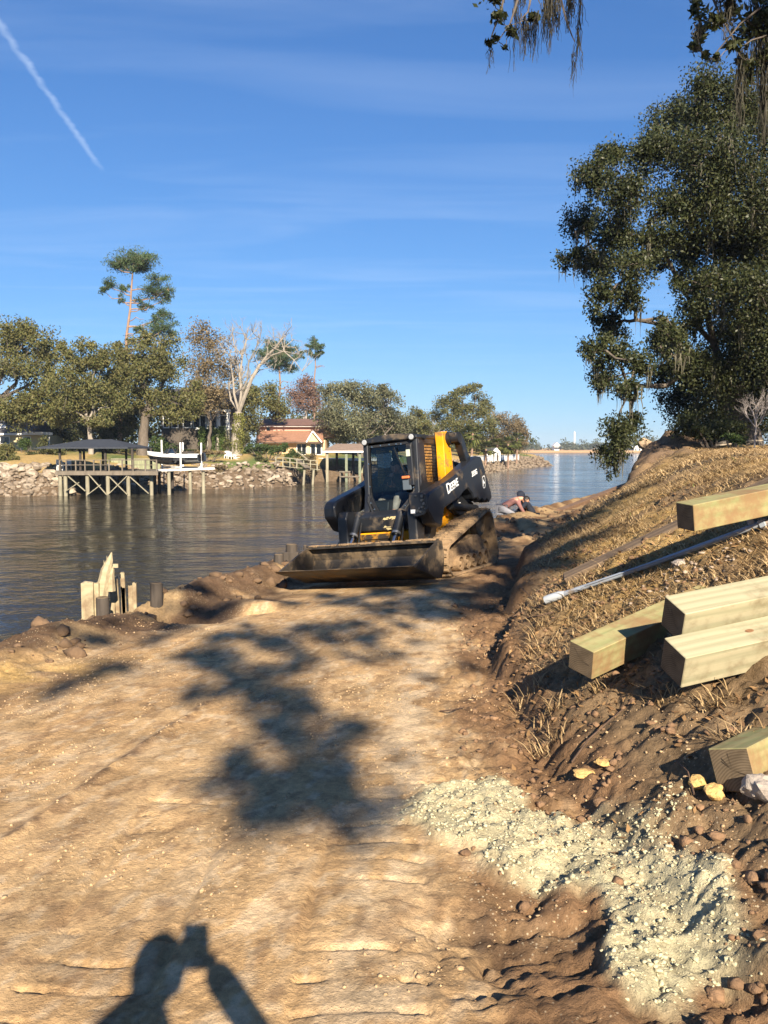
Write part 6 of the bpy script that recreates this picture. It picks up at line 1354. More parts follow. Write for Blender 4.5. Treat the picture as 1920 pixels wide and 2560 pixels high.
# ---- retaining wall of upright planks behind the dock
rw_ = thing('retaining_wall', 'greenish plank retaining wall behind the dock railing', 'wall', tuple(V3(340, 1166, 80.5)))
W = rw_.location; x0 = V3(278, 1150, 80.5).x; x1 = V3(400, 1150, 80.5).x; m = mat('mossy_plank', (.23, .24, .14), .9, var=.4, vscale=5, stretch=(1, 1, .2))
for k in range(19):
    a = x0 + (x1 - x0) * k / 19; q = MB(); q.box((a - W.x + .01, -.03, -.6), (a + (x1 - x0) / 19 - .01 - W.x, .05 + .03 * (k % 2), .62 + .05 * math.sin(k * 2.1))); q.build('plank', m, rw_)
q = MB(); q.box((x0 - W.x, -.1, .68), (x1 - W.x, .15, .76)); q.build('cap', WOODL, rw_)
# ---- boat lift walkway and boat
wk = thing('boat_lift', 'white beam walkway and four white posts of the boat lift', 'boat lift', tuple(O))
a = V3(396, 1176, 71) - O; b = V3(530, 1171, 74) - O; q = MB(); q.bar(a, b, 1.1, .15); q.build('walkway', WHITE, wk)
for u, y in ((378, 70.5), (422, 71.3), (475, 72.6), (508, 73.4)): gpile(wk, u, 1178, 1228, y, .15, WOODL)
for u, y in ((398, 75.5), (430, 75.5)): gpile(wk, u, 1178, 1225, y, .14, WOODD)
for u, vt, vb, y in ((404, 1100, 1170, 76.5), (451, 1106, 1172, 71.4), (457, 1106, 1165, 76.5), (503, 1107, 1171, 73.0)):
    p = V3(u, vt, y) - O; pb = V3(u, vb, y) - O; q = MB(); q.box((p.x - .06, p.y - .06, pb.z - .2), (p.x + .06, p.y + .06, p.z)); q.build('lift_post', WHITE, wk)
for (u0, y0_, u1, y1_) in ((404, 76.5, 451, 71.4), (457, 76.5, 503, 73.0)):
    a = V3(u0, 1168, y0_) - O; b = V3(u1, 1168, y1_) - O; q = MB(); q.bar(a, b, .12, .15); q.build('cradle_beam', WHITE, wk)
def boat():
    c = V3(437, 1162, 73.6); t = thing('motor_boat', 'black motor boat with white deck and stripe sitting on the lift', 'boat', tuple(c), (0, math.radians(1.5), math.radians(168)))
    L = 5.2; st = [(-2.6, .98, .10, .80), (-1.6, 1.06, .04, .84), (-.4, 1.08, .0, .88), (.8, 1.0, .02, .95), (1.7, .72, .16, 1.05), (2.25, .40, .42, 1.13), (2.6, .05, .85, 1.18)]
    def ring(s, k):
        x, b, kz, sz = s; return [(x, 0, kz), (x, b * .62, kz + .16), (x, b * .93, kz + .42 * (sz - kz)), (x, b, sz - .22), (x, b, sz - .14), (x, b * .985, sz)]
    def loft(i0, i1, name, m):
        q = MB()
        for sgn in (1, -1):
            vs = []; n = i1 - i0 + 1
            for s in st: vs += [(p[0], sgn * p[1], p[2]) for p in ring(s, 0)[i0:i1 + 1]]
            q.add(vs, [(r * n + k, r * n + k + 1, (r + 1) * n + k + 1, (r + 1) * n + k) for r in range(len(st) - 1) for k in range(n - 1)])
        if i0 == 0: q.add([(p[0], sg * p[1], p[2]) for sg, pl in ((1, ring(st[0], 0)), (-1, ring(st[0], 0)[::-1])) for p in pl], [tuple(range(12))])
        return q.build(name, m, t)
    HB = mat('boat_black', (.012, .012, .014), .2, spec=.6, coat=.3)
    loft(0, 3, 'hull', HB); loft(3, 4, 'stripe', WHITE); loft(4, 5, 'gunwale', WHITE)
    q = MB(); vs = []
    for x, b, kz, sz in st: vs += [(x, b * .985, sz), (x, b * .5, sz + .10), (x, -b * .5, sz + .10), (x, -b * .985, sz)]
    q.add(vs, [(r * 4 + k, r * 4 + k + 1, (r + 1) * 4 + k + 1, (r + 1) * 4 + k) for r in range(6) for k in range(3)]); q.build('deck', WHITE, t)
    q = MB(); q.prism([(.2, 1.0), (.75, 1.02), (.35, 1.42), (.25, 1.42)], -.75, .75); q.build('windshield', DARKW, t)
    q = MB(); q.tube([(-.6, .9, .95), (-.1, .85, 1.75), (-.1, -.85, 1.75), (-.6, -.9, .95)], .035, 7); q.build('tower', WOODD, t)
    q = MB(); q.tube([(.3, .88, .95), (-.1, .85, 1.7)], .03, 6); q.tube([(.3, -.88, .95), (-.1, -.85, 1.7)], .03, 6); q.build('tower_stay', WOODD, t)
    q = MB(); q.box((-1.6, -.7, .95), (-.9, .7, 1.15)); q.build('seat', WOODD, t, bevel=.05)
    q = MB(); q.box((-2.9, -.18, .25), (-2.62, .18, 1.0)); q.build('engine', HB, t, bevel=.05)
    return t
boat()
# ---- cream cottage at the left edge
def window(parent, x0, x1, z0, z1, y, frame=WHITE, fw=.09, bars=1):
    q = MB(); q.box((x0 - fw, y - .06, z0 - fw), (x0, y, z1 + fw)); q.box((x1, y - .06, z0 - fw), (x1 + fw, y, z1 + fw)); q.box((x0, y - .06, z1), (x1, y, z1 + fw)); q.box((x0, y - .06, z0 - fw), (x1, y, z0)); w = q.build('window', frame, parent)
    q = MB(); q.box((x0, y - .015, z0), (x1, y - .003, z1)); q.build('pane', DARKW, w)
    for k in range(bars): xm = x0 + (x1 - x0) * (k + 1) / (bars + 1); q = MB(); q.box((xm - .03, y - .05, z0), (xm + .03, y - .016, z1)); q.build('muntin', frame, w)
    return w
def cottage():
    D = 92; t = thing('cottage', 'cream cottage with white fascia and dark roof at the left frame edge', 'house', (0, 0, 0)); A = lambda u, v: V3(u, v, D)
    x0, x1 = A(-90, 1100).x, A(106, 1100).x; zt = A(0, 1088).z; zb = 1.0
    q = MB(); q.box((x0, D, zb), (x1, D + 6, zt)); q.build('wall', CREAM, t)
    q = MB(); q.box((x0 - .3, D - .4, zt), (A(80, 1085).x, D + .1, A(0, 1083).z)); q.build('fascia', WHITE, t)
    q = MB(); q.box((A(67, 1085).x, D - .9, A(0, 1087.5).z), (A(114, 1085).x, D + 2, A(0, 1080).z)); q.build('porch_fascia', WHITE, t)
    q = MB(); zf = A(0, 1083).z; q.prism([(D - .4, zf), (D + 3.2, A(0, 1046).z), (D + 6.6, zf)], x0 - .3, A(80, 1085).x, axis=0); q.build('roof', ROOFD, t)
    window(t, A(22, 0).x, A(40, 0).x, A(0, 1111).z, A(0, 1093).z, D - .003, bars=1); window(t, A(-60, 0).x, A(-15, 0).x, A(0, 1108).z, A(0, 1092).z, D - .003)
    q = MB(); q.box((A(76, 0).x, D - .06, zb), (A(88, 0).x, D - .003, A(0, 1093).z)); d = q.build('door', DARKW, t)
    q = MB(); q.box((A(73, 0).x, D - .08, zb), (A(76, 0).x, D - .003, A(0, 1091).z)); q.build('door_jamb', WHITE, d); q = MB(); q.box((A(88, 0).x, D - .08, zb), (A(91, 0).x, D - .003, A(0, 1091).z)); q.build('door_jamb', WHITE, d)
    q = MB(); c = V3(6, 1069, D + 1.2); q.tube([c, c + Vector((.05, -.25, .05))], [.08, .42], 14); q.build('satellite_dish', WHITE, t)
cottage()
def shaded_house():
    D = 103; t = thing('two_storey_house', 'dark shaded two-storey house with white window frames and ivy arches', 'house', (0, 0, 0)); A = lambda u, v, d=0: V3(u, v, D + d)
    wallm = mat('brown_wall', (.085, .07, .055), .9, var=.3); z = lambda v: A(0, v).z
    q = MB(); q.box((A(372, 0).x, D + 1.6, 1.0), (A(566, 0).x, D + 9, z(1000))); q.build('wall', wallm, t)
    q = MB(); q.prism([(D - .6, z(1012)), (D + 5, z(965)), (D + 10, z(1005))], A(362, 0).x, A(572, 0).x, axis=0); q.build('roof', ROOFD, t)
    for u0, u1 in ((388, 400), (410, 424), (440, 458), (466, 480), (484, 497), (512, 525), (534, 550)): window(t, A(u0, 0, 1.6).x, A(u1, 0, 1.6).x, A(0, 1068, 1.6).z, A(0, 1040, 1.6).z, D + 1.597, WHITE, .12, 0)
    q = MB(); q.box((A(470, 0).x, D, z(1074)), (A(560, 0).x, D + 1.6, z(1069))); q.build('balcony_slab', WHITE, t)
    for u in (505, 530, 555): q = MB(); q.box((A(u, 0).x - .16, D + .02, z(1069)), (A(u, 0).x + .16, D + .35, z(1028))); q.build('column', WHITE, t)
    q = MB(); q.box((A(500, 0).x, D, z(1029)), (A(560, 0).x, D + .5, z(1024))); q.build('lintel', WHITE, t)
    pm = mat('stucco_pier', (.26, .24, .19), .9, var=.3)
    for u in (505, 530, 554): q = MB(); q.box((A(u, 0).x - .25, D + .02, .9), (A(u, 0).x + .25, D + .5, z(1074))); q.build('arch_pier', pm, t)
    for ua, ub in ((505, 530), (530, 554)):
        q = MB(); xa, xb = A(ua, 0).x + .25, A(ub, 0).x - .25; zt = z(1074); pts = [(xa, zt), (xb, zt)]; n = 10
        for k in range(n + 1): th = math.pi * k / n; pts.append((xb + (xa - xb) * (1 - math.cos(th)) / 2, zt - .75 + .55 * math.sin(th)))
        for k in range(n):
            p0 = pts[2 + k]; p1 = pts[3 + k]; q.prism([(p0[0], zt), (p1[0], zt), p1, p0], D + .05, D + .45)
        q.build('arch', pm, t)
    rng = np.random.default_rng(3); P = []
    for k in range(2600):
        u = rng.choice([505, 530, 554]) + rng.normal() * 4; P.append(V3(u, rng.uniform(1066, 1128), D - .1 + rng.uniform(-.15, .1))[:])
    for k in range(900): P.append(V3(rng.uniform(498, 560), rng.normal(1078, 3), D - .15)[:])
    Vv, Fq = leaf_arrays(np.array(P), .2, rng, .8); tag(link('ivy', np_mesh('ivy', Vv, Fq), leaf_mat('house_ivy', (.05, .09, .02), (.10, .13, .035), .2), t), kind='stuff')
    return t
shaded_house()
def pink_house():
    D = 109; t = thing('pink_house', 'pink house with terracotta lower roof and brown upper roof', 'house', (0, 0, 0)); A = lambda u, v, d=0: V3(u, v, D + d)
    PINK = mat('pink_stucco', (.52, .33, .25), .85, var=.12); TERRA = mat('terracotta_roof', (.30, .155, .095), .85, var=.25, vscale=3, bump=.4, bscale=6); BROWNR = mat('brown_roof', (.15, .085, .065), .85, var=.25, vscale=3)
    q = MB(); q.box((A(642, 0).x, D + .6, .8), (A(806, 0).x, D + 8, A(0, 1100).z)); q.build('wall', mat('peach_wall', (.60, .42, .24), .85, var=.12), t)
    ze = A(0, 1104).z; zr = A(0, 1077, 5).z; q = MB(); vs = [(A(632, 0).x, D - .3, ze), (A(804, 0).x, D - .3, ze), (A(800, 0, 5).x, D + 5, zr), (A(628, 0, 5).x, D + 5, zr)]; q.add(vs + [(x, y, z - .18) for x, y, z in vs], [(0, 1, 2, 3), (7, 6, 5, 4), (0, 4, 5, 1), (1, 5, 6, 2), (2, 6, 7, 3), (3, 7, 4, 0)]); q.build('roof', TERRA, t)
    q = MB(); q.box((A(632, 0).x, D - .36, ze - .22), (A(804, 0).x, D - .303, ze - .02)); q.build('gutter', mat('brown_trim', (.10, .06, .04), .7), t)
    q = MB(); q.box((A(634, 0, 5.2).x, D + 5.2, zr - 1), (A(838, 0, 5.2).x, D + 13, A(0, 1066, 5.2).z)); up = q.build('upper_wall', PINK, t)
    q = MB(); q.box((A(628, 0, 4.6).x, D + 4.6, A(0, 1067, 4.6).z), (A(848, 0, 4.6).x, D + 5.1, A(0, 1064, 4.6).z)); q.build('fascia', WHITE, t)
    z0 = A(0, 1064, 4.6).z; z1 = A(0, 1047, 9).z; q = MB(); q.prism([(D + 4.4, z0), (D + 9, z1), (D + 13.6, z0)], A(640, 0, 5).x, A(846, 0, 5).x, axis=0); q.build('upper_roof', BROWNR, t)
    window(t, A(656, 0, 5.2).x, A(662, 0, 5.2).x, A(0, 1076, 5.2).z, A(0, 1069, 5.2).z, D + 5.197, DARKW, .05, 0)
    gx = A(779, 0, 2).x; q = MB(); q.prism([(A(763, 0).x, ze), (A(796, 0).x, ze), (gx, A(0, 1080).z)], D - .25, D + 3, axis=1); q.build('gable', CREAM, t)
    for s in (-1, 1): q = MB(); q.bar((A(779 + s * 20, 0).x, D - .45, ze - .1), (gx, D - .45, A(0, 1078).z), .35, .16); q.build('gable_trim', WHITE, t)
    for u0, u1 in ((734, 745), (746, 757), (770, 781), (784, 796)): window(t, A(u0, 0, .6).x, A(u1, 0, .6).x, 1.0, A(0, 1110).z, D + .597, WHITE, .08, 0)
    q = MB(); q.box((A(758, 0).x, D + .3, .8), (A(766, 0).x, D + .55, ze)); q.build('pilaster', CREAM, t)
pink_house()
def boathouse():
    D = 99; t = thing('boathouse', 'open boathouse with brown hipped roof on green-grey posts', 'boathouse', (0, 0, 0)); A = lambda u, v, d=0: V3(u, v, D + d)
    ze = A(0, 1127).z; zr = A(0, 1109).z; x0, x1 = A(799, 0).x, A(918, 0).x; r0, r1 = A(832, 0).x, A(906, 0).x; q = MB()
    vs = [(x0, D - .4, ze), (x1, D - .4, ze), (x1, D + 5.4, ze), (x0, D + 5.4, ze), (r0, D + 2.5, zr), (r1, D + 2.5, zr)]; vs += [(x, y, z - .14) for x, y, z in vs[:4]]
    q.add(vs, [(0, 1, 5, 4), (1, 2, 5), (2, 3, 4, 5), (3, 0, 4), (6, 9, 8, 7), (0, 6, 7, 1), (1, 7, 8, 2), (2, 8, 9, 3), (3, 9, 6, 0)]); q.build('roof', mat('shingle_brown', (.20, .145, .11), .9, var=.25, vscale=3, bump=.4, bscale=8), t)
    q = MB(); q.box((x0, D - .46, ze - .2), (x1, D - .403, ze - .01)); q.build('fascia', WHITE, t)
    GP = mat('green_post', (.17, .19, .13), .85, var=.3)
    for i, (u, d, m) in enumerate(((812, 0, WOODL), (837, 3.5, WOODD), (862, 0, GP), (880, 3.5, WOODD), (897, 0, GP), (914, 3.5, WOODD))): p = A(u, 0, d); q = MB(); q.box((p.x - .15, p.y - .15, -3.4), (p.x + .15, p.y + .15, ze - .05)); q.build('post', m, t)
    a, b = A(806, 0, 4.8).x, A(925, 0, 4.8).x
    PM = mat('seawall_plank', (.27, .27, .17), .9, var=.35, vscale=4, stretch=(1, 1, .25)); sw = MB(); n = 26
    wl = thing('plank_seawall', 'upright plank seawall stained dark below, behind the boathouse posts', 'seawall', (a, D + 4.8, -2.2))
    for k in range(n): x = (b - a) * k / n; q = MB(); q.box((x + .008, -.03 - .02 * (k % 2), .9), (x + (b - a) / n - .008, .1, A(0, 1166, 4.8).z + 2.2 + .04 * math.sin(k * 1.7))); q.build('plank', PM, wl)
    q = MB(); q.box((0, -.02, -1.2), (b - a, .1, .9)); q.build('stained_footing', mat('tide_stain', (.17, .12, .075), .9, var=.3), wl)
    g = thing('garden_wall', 'long white garden wall seen through the boathouse', 'wall', (0, 0, 0)); q = MB(); q.box((A(788, 0, 7).x, D + 7, .2), (A(1000, 0, 7).x, D + 7.3, A(0, 1147, 7).z)); q.build('wall', WHITE, g); q = MB(); q.box((A(788, 0, 7).x, D + 6.93, A(0, 1147, 7).z), (A(1000, 0, 7).x, D + 7.37, A(0, 1146, 7).z + .05)); q.build('coping', WHITE, g)
    pf = thing('landing_stage', 'small low landing stage with steps between the boathouse posts', 'landing', (0, 0, 0))
    q = MB(); q.box((A(843, 0).x, D - .3, A(0, 1181).z), (A(872, 0).x, D + 1.5, A(0, 1178).z)); q.build('platform', WOODG, pf); q = MB(); q.box((A(846, 0).x, D - .3, A(0, 1193).z), (A(896, 0).x, D + .8, A(0, 1190).z)); q.build('lower_step', WOODG, pf)
    for u in (846, 870): q = MB(); q.box((A(u, 0).x - .08, D - .2, -3.2), (A(u, 0).x + .08, D - .05, A(0, 1181).z)); q.build('leg', WOODG, pf)
    for k in range(8): u = 815 + k * 12; q = MB(); q.box((A(u, 0, 4.7).x - .04, D + 4.6, A(0, 1166).z), (A(u, 0, 4.7).x + .04, D + 4.7, A(0, 1152).z)); q.build('rail_post', WOODG, wl).location = (-a, -(D + 4.8), 2.2)
boathouse()
def footbridge():
    t = thing('footbridge', 'pale wooden footbridge with railings sloping down to the boathouse', 'footbridge', (0, 0, 0)); D = 90
    a = V3(690, 1165, D); b = V3(793, 1174, D + 3); n = 18
    for k in range(n): p = a.lerp(b, k / n); r = a.lerp(b, (k + .85) / n); q = MB(); q.bar(p, r, 1.3, .08); q.build('deck_board', WOODL, t)
    for s in (-.6, .6):
        for k in range(7): p = a.lerp(b, k / 6) + Vector((-.1 * s, s, 0)); q = MB(); q.box((p.x - .05, p.y - .05, p.z - .1), (p.x + .05, p.y + .05, p.z + 1.0)); q.build('rail_post', WOODL, t)
        for h in (.55, .98): o_ = Vector((-.1 * s, s, h)); q = MB(); q.bar(a + o_, b + o_, .08, .07); q.build('rail', WOODL, t)
    for u, y in ((760, D + .6), (783, D + 1.2)): p = V3(u, 1175, y); q = MB(); q.tube([(p.x - .15, p.y, -3.2), (p.x + .05, p.y, p.z)], .13, 8); q.build('pile', WOODL, t)
    a2 = V3(742, 1148, D + 2); b2 = V3(770, 1170, D + 1); q = MB(); q.bar(a2, b2, .9, .08); q.build('ramp', WOODG, t)
    for s in (-.4, .4): q = MB(); q.bar(a2 + Vector((0, s, .9)), b2 + Vector((0, s, .9)), .07, .07); q.build('ramp_rail', WOODL, t)
footbridge()
# white garden set on the lawn
p = V3(580, 1155, 90); z0 = far_z(p.x, p.y)
gt = thing('garden_table', 'white garden table on the lawn above the riprap', 'table', (p.x, p.y, z0)); q = MB(); q.box((-.55, -.4, .68), (.55, .4, .73)); q.build('top', WHITE, gt)
for sx in (-1, 1):
    for sy in (-1, 1): q = MB(); q.box((sx * .48 - .03, sy * .33 - .03, 0), (sx * .48 + .03, sy * .33 + .03, .68)); q.build('leg', WHITE, gt)
for i, (u, lb) in enumerate(((567, 'white garden chair left of the white lawn table'), (592, 'white garden chair right of the white lawn table'), (578, 'white garden chair in front of the white lawn table'))):
    p = V3(u, 1156, 89.5 + .5 * (i < 2)); chair((p.x, p.y, far_z(p.x, p.y)), i * 1.3, WHITE, lb, 'white garden chairs on the lawn', .95)
# gazebo and seawall on the point
def gazebo():
    D = 148; t = thing('gazebo', 'small white gazebo with dark gable roof on the river point', 'gazebo', (0, 0, 0)); A = lambda u, v, d=0: V3(u, v, D + d); zb = A(0, 1152).z; ze = A(0, 1131).z; zr = A(0, 1119).z
    x0, x1 = A(1226, 0).x, A(1263, 0).x; xm = A(1252, 0).x
    q = MB(); q.prism([(D - .4, ze), (D + 1.8, zr), (D + 4, ze)], x0, xm, axis=0); q.build('roof', ROOFD, t)
    q = MB(); q.prism([(A(1240, 0).x, ze), (x1, ze), (xm, zr)], D - .6, D + 4.0, axis=1); q.build('gable', WHITE, t)
    for u in (1228, 1241, 1250, 1261): q = MB(); q.box((A(u, 0).x - .14, D - .3, zb), (A(u, 0).x + .14, D - .02, ze)); q.build('post', WHITE, t)
    for ua, ub in ((1241, 1250), (1250, 1261)):
        xa, xb = A(ua, 0).x + .14, A(ub, 0).x - .14; q = MB(); n = 8; pp_ = []
        for k in range(n + 1): th = math.pi * k / n; pp_.append((xa + (xb - xa) * k / n, ze - .7 + .5 * math.sin(th)))
        for k in range(n): q.prism([pp_[k], pp_[k + 1], (pp_[k + 1][0], ze), (pp_[k][0], ze)], D - .25, D - .08)
        q.build('arch', WHITE, t)
    q = MB(); q.box((x0, D + 3, zb), (x1, D + 3.2, ze)); q.build('rear_wall', WOODD, t)
    s = thing('white_seawall', 'low white seawall beside the gazebo on the point', 'seawall', (0, 0, 0)); idx = np.where((SHP[:, 1] > 131) & (SHP[:, 1] < 172) & (SHP[:, 0] > 10))[0][::4]; q = MB(); qc = MB()
    pts = [Vector((SHP[i, 0] + SHP[i, 2] * 2.4, SHP[i, 1] + SHP[i, 3] * 2.4, -.1)) for i in idx]
    for a_, b_ in zip(pts[:-1], pts[1:]): q.bar(a_, b_, .35, 1.1); qc.bar(a_ + Vector((0, 0, .6)), b_ + Vector((0, 0, .6)), .5, .1)
    q.build('wall', WHITE, s); qc.build('cap', WHITE, s)
    for u in (1332, 1348, 1334): pass
    for u, vt, lb in ((1334, 1135, 'thin dock post standing off the tip of the point'), (1345, 1138, 'second thin dock post beyond the tip of the point')): p = V3(u, 1160, 200); q = MB(); q.box((p.x - .1, p.y - .1, -3), (p.x + .1, p.y + .1, V3(u, vt, 200).z)); tag(q.build('dock_post', WOODD), lb, 'post', 'dock posts off the point')
gazebo()
def far_house(label, u0, u1, vt, vb, D, roofc):
    t = thing('far_house', label, 'house', (0, 0, 0), group='white houses beyond the marsh'); a, b = V3(u0, vb, D), V3(u1, vt, D); q = MB(); h = b.z - a.z
    q.box((a.x, D, 0), (b.x, D + 9, a.z + h * .55)); q.build('wall', WHITE, t); q = MB(); q.prism([(a.x - 1, a.z + h * .55), (b.x + 1, a.z + h * .55), ((a.x + b.x) / 2, b.z)], D - 1, D + 10); q.build('roof', roofc, t)
    for k in range(3): x = a.x + (b.x - a.x) * (k + .5) / 3; q = MB(); q.box((x - .6, D - .1, a.z + h * .15), (x + .6, D - .02, a.z + h * .4)); q.build('window', DARKW, t)
far_house('small white house with steep gable beyond the marsh, left of the tower', 1386, 1398, 1106, 1126, 690, WHITE)
far_house('low white building beyond the marsh behind the oak drape', 1585, 1612, 1112, 1128, 690, WHITE)
far_house('long white-roofed house beyond the marsh right of the oak drape', 1606, 1642, 1103, 1122, 700, WHITE)
tw_ = thing('white_tower', 'thin white tower on the skyline beyond the marsh', 'tower', (0, 0, 0)); p = V3(1436, 1110, 900); pt = V3(1436, 1082, 900); q = MB(); q.tube([(p.x, 900, 0), (p.x, 900, pt.z)], [.9, .6], 10); q.build('shaft', WHITE, tw_)
q = MB(); q.tube([(p.x, 900, pt.z), (p.x, 900, pt.z + 1.5)], [.8, .2], 10); q.build('cap', WHITE, tw_)
# ------------------------------------------------------------------ people
def skin_mesh(name, nodes, edges, mat_, parent=None, sub=2, root=0):
    me = bpy.data.meshes.new(name); keys = list(nodes); idx = {k: i for i, k in enumerate(keys)}
    me.from_pydata([nodes[k][:3] for k in keys], [(idx[a], idx[b]) for a, b in edges], [])
    bm = bmesh.new(); bm.from_mesh(me); lay = bm.verts.layers.skin.verify(); bm.verts.ensure_lookup_table()
    for k, i in idx.items():
        r = nodes[k][3]; r2 = nodes[k][4] if len(nodes[k]) > 4 else r; bm.verts[i][lay].radius = (r, r2); bm.verts[i][lay].use_root = (i == root)
    bm.to_mesh(me); bm.free()
    o = bpy.data.objects.new(name, me); COL.objects.link(o)
    sk = o.modifiers.new('skin', 'SKIN'); sk.use_smooth_shade = True; sk.branch_smoothing = .5
    sb = o.modifiers.new('sub', 'SUBSURF'); sb.levels = sub; sb.render_levels = sub
    bpy.context.view_layer.update(); dg = bpy.context.evaluated_depsgraph_get(); ev = bpy.data.meshes.new_from_object(o.evaluated_get(dg)); bpy.data.objects.remove(o)
    for p in ev.polygons: p.use_smooth = True
    ev.materials.clear(); return link(name, ev, mat_, parent)
def head_mesh(name, c, r, face, mat_, parent, hair=None, hairm=None):
    """a head with brow, nose, chin and ears looking along face"""
    f = Vector(face).normalized(); up = Vector((0, 0, 1)); s = up.cross(f)
    s = s.normalized() if s.length > .05 else Vector((1, 0, 0)); u = f.cross(s); M = Matrix((f, s, u)).transposed()
    bm = bmesh.new(); bmesh.ops.create_icosphere(bm, subdivisions=4, radius=1)
    for v in bm.verts:
        p = v.co.copy(); p.x *= .95; p.y *= .76; p.z *= 1.15
        if p.z < -.2: p.y *= 1 + .32 * (p.z + .2); p.x += .06 * (-.2 - p.z)
        k = math.exp(-((p.y / .13) ** 2 + ((p.z + .10) / .20) ** 2))
        if p.x > 0: p.x += .20 * k - .07 * math.exp(-(((abs(p.y) - .30) / .14) ** 2 + ((p.z - .06) / .11) ** 2)) + .05 * math.exp(-((p.y / .3) ** 2 + ((p.z + .48) / .09) ** 2)) + .06 * math.exp(-((p.y / .3) ** 2 + ((p.z + .85) / .2) ** 2))
        e = math.exp(-(((p.x + .02) / .16) ** 2 + ((p.z - .0) / .26) ** 2)) * (abs(p.y) > .5)
        p.y += math.copysign(.16 * e, p.y); v.co = M @ (p * r) + Vector(c)
    me = bpy.data.meshes.new(name); bm.to_mesh(me); bm.free()
    for p in me.polygons: p.use_smooth = True
    h = link(name, me, mat_, parent)
    if hair is not None:
        bm = bmesh.new(); bmesh.ops.create_icosphere(bm, subdivisions=4, radius=1)
        dele = []
        for v in bm.verts:
            p = v.co.copy(); p.x *= 1.02; p.y *= .86; p.z *= 1.22
            if (p.x > .35 and p.z < .62 * hair) or p.z < -.55 * hair: dele.append(v)
            n_ = 1 + .04 * math.sin(p.x * 23 + p.y * 17) * math.sin(p.z * 19); v.co = M @ (p * r * n_ - Vector((.03 * r, 0, 0))) + Vector(c)
        bmesh.ops.delete(bm, geom=dele, context='VERTS'); me = bpy.data.meshes.new('hair'); bm.to_mesh(me); bm.free()
        for p in me.polygons: p.use_smooth = True
        link('hair', me, hairm, parent)
    return h
def hand_mesh(wrist, palm_dir, palm_n, mat_, parent, curl=1.0, s=1.0, thumb=1):
    """palm with four bent fingers of different lengths and a thumb leaving its side"""
    d = Vector(palm_dir).normalized(); n = Vector(palm_n).normalized(); side = d.cross(n).normalized() * thumb; w = Vector(wrist)
    nd = {'w': (*w, .026 * s, .020 * s), 'p': (*(w + d * .05 * s), .036 * s, .018 * s)}; ed = [('w', 'p')]
    kn = w + d * .088 * s
    for i, (o, L) in enumerate(((.033, .070), (.011, .080), (-.011, .075), (-.032, .058))):
        b = kn + side * o * s; nd['k%d' % i] = (*b, .0105 * s); ed.append(('p', 'k%d' % i)); q = b; dd = d.copy()
        for j in range(3):
            dd = (dd + n * (.45 * curl)).normalized(); q = q + dd * (L * s * (.45, .32, .23)[j]); nd['f%d%d' % (i, j)] = (*q, (.0095, .0088, .0075)[j] * s); ed.append((('k%d' % i) if j == 0 else 'f%d%d' % (i, j - 1), 'f%d%d' % (i, j)))
    t0 = w + d * .03 * s + side * .034 * s; nd['t0'] = (*t0, .014 * s); ed.append(('w', 't0')); q = t0; dd = (d * .6 + side * .8 + n * .2).normalized()
    for j in range(2): q = q + dd * (.034 * s); nd['t%d' % (j + 1)] = (*q, (.011, .0095)[j] * s); ed.append(('t%d' % j, 't%d' % (j + 1))); dd = (dd + n * .5 * curl + d * .3).normalized()
    return skin_mesh('hand', nd, ed, mat_, parent, 1)
NAVY = mat('navy_cloth', (.012, .016, .028), .9, var=.3, vscale=12, bump=.3, bscale=20); DARKC = mat('dark_cloth', (.014, .015, .017), .9, var=.3, vscale=12, bump=.3, bscale=20); KHAKI = mat('pale_work_trousers', (.36, .31, .25), .9, var=.3, vscale=12, bump=.4, bscale=14, dirt=(.2, .14, .09), dscale=9, damt=.3); HAIR = mat('dark_hair', (.012, .010, .009), .6, var=.3, vscale=60); MAROON = mat('faded_maroon', (.20, .095, .085), .9, var=.25, vscale=10, bump=.3, bscale=20); GREYC = mat('grey_cloth', (.22, .22, .24), .9, var=.2, vscale=10)
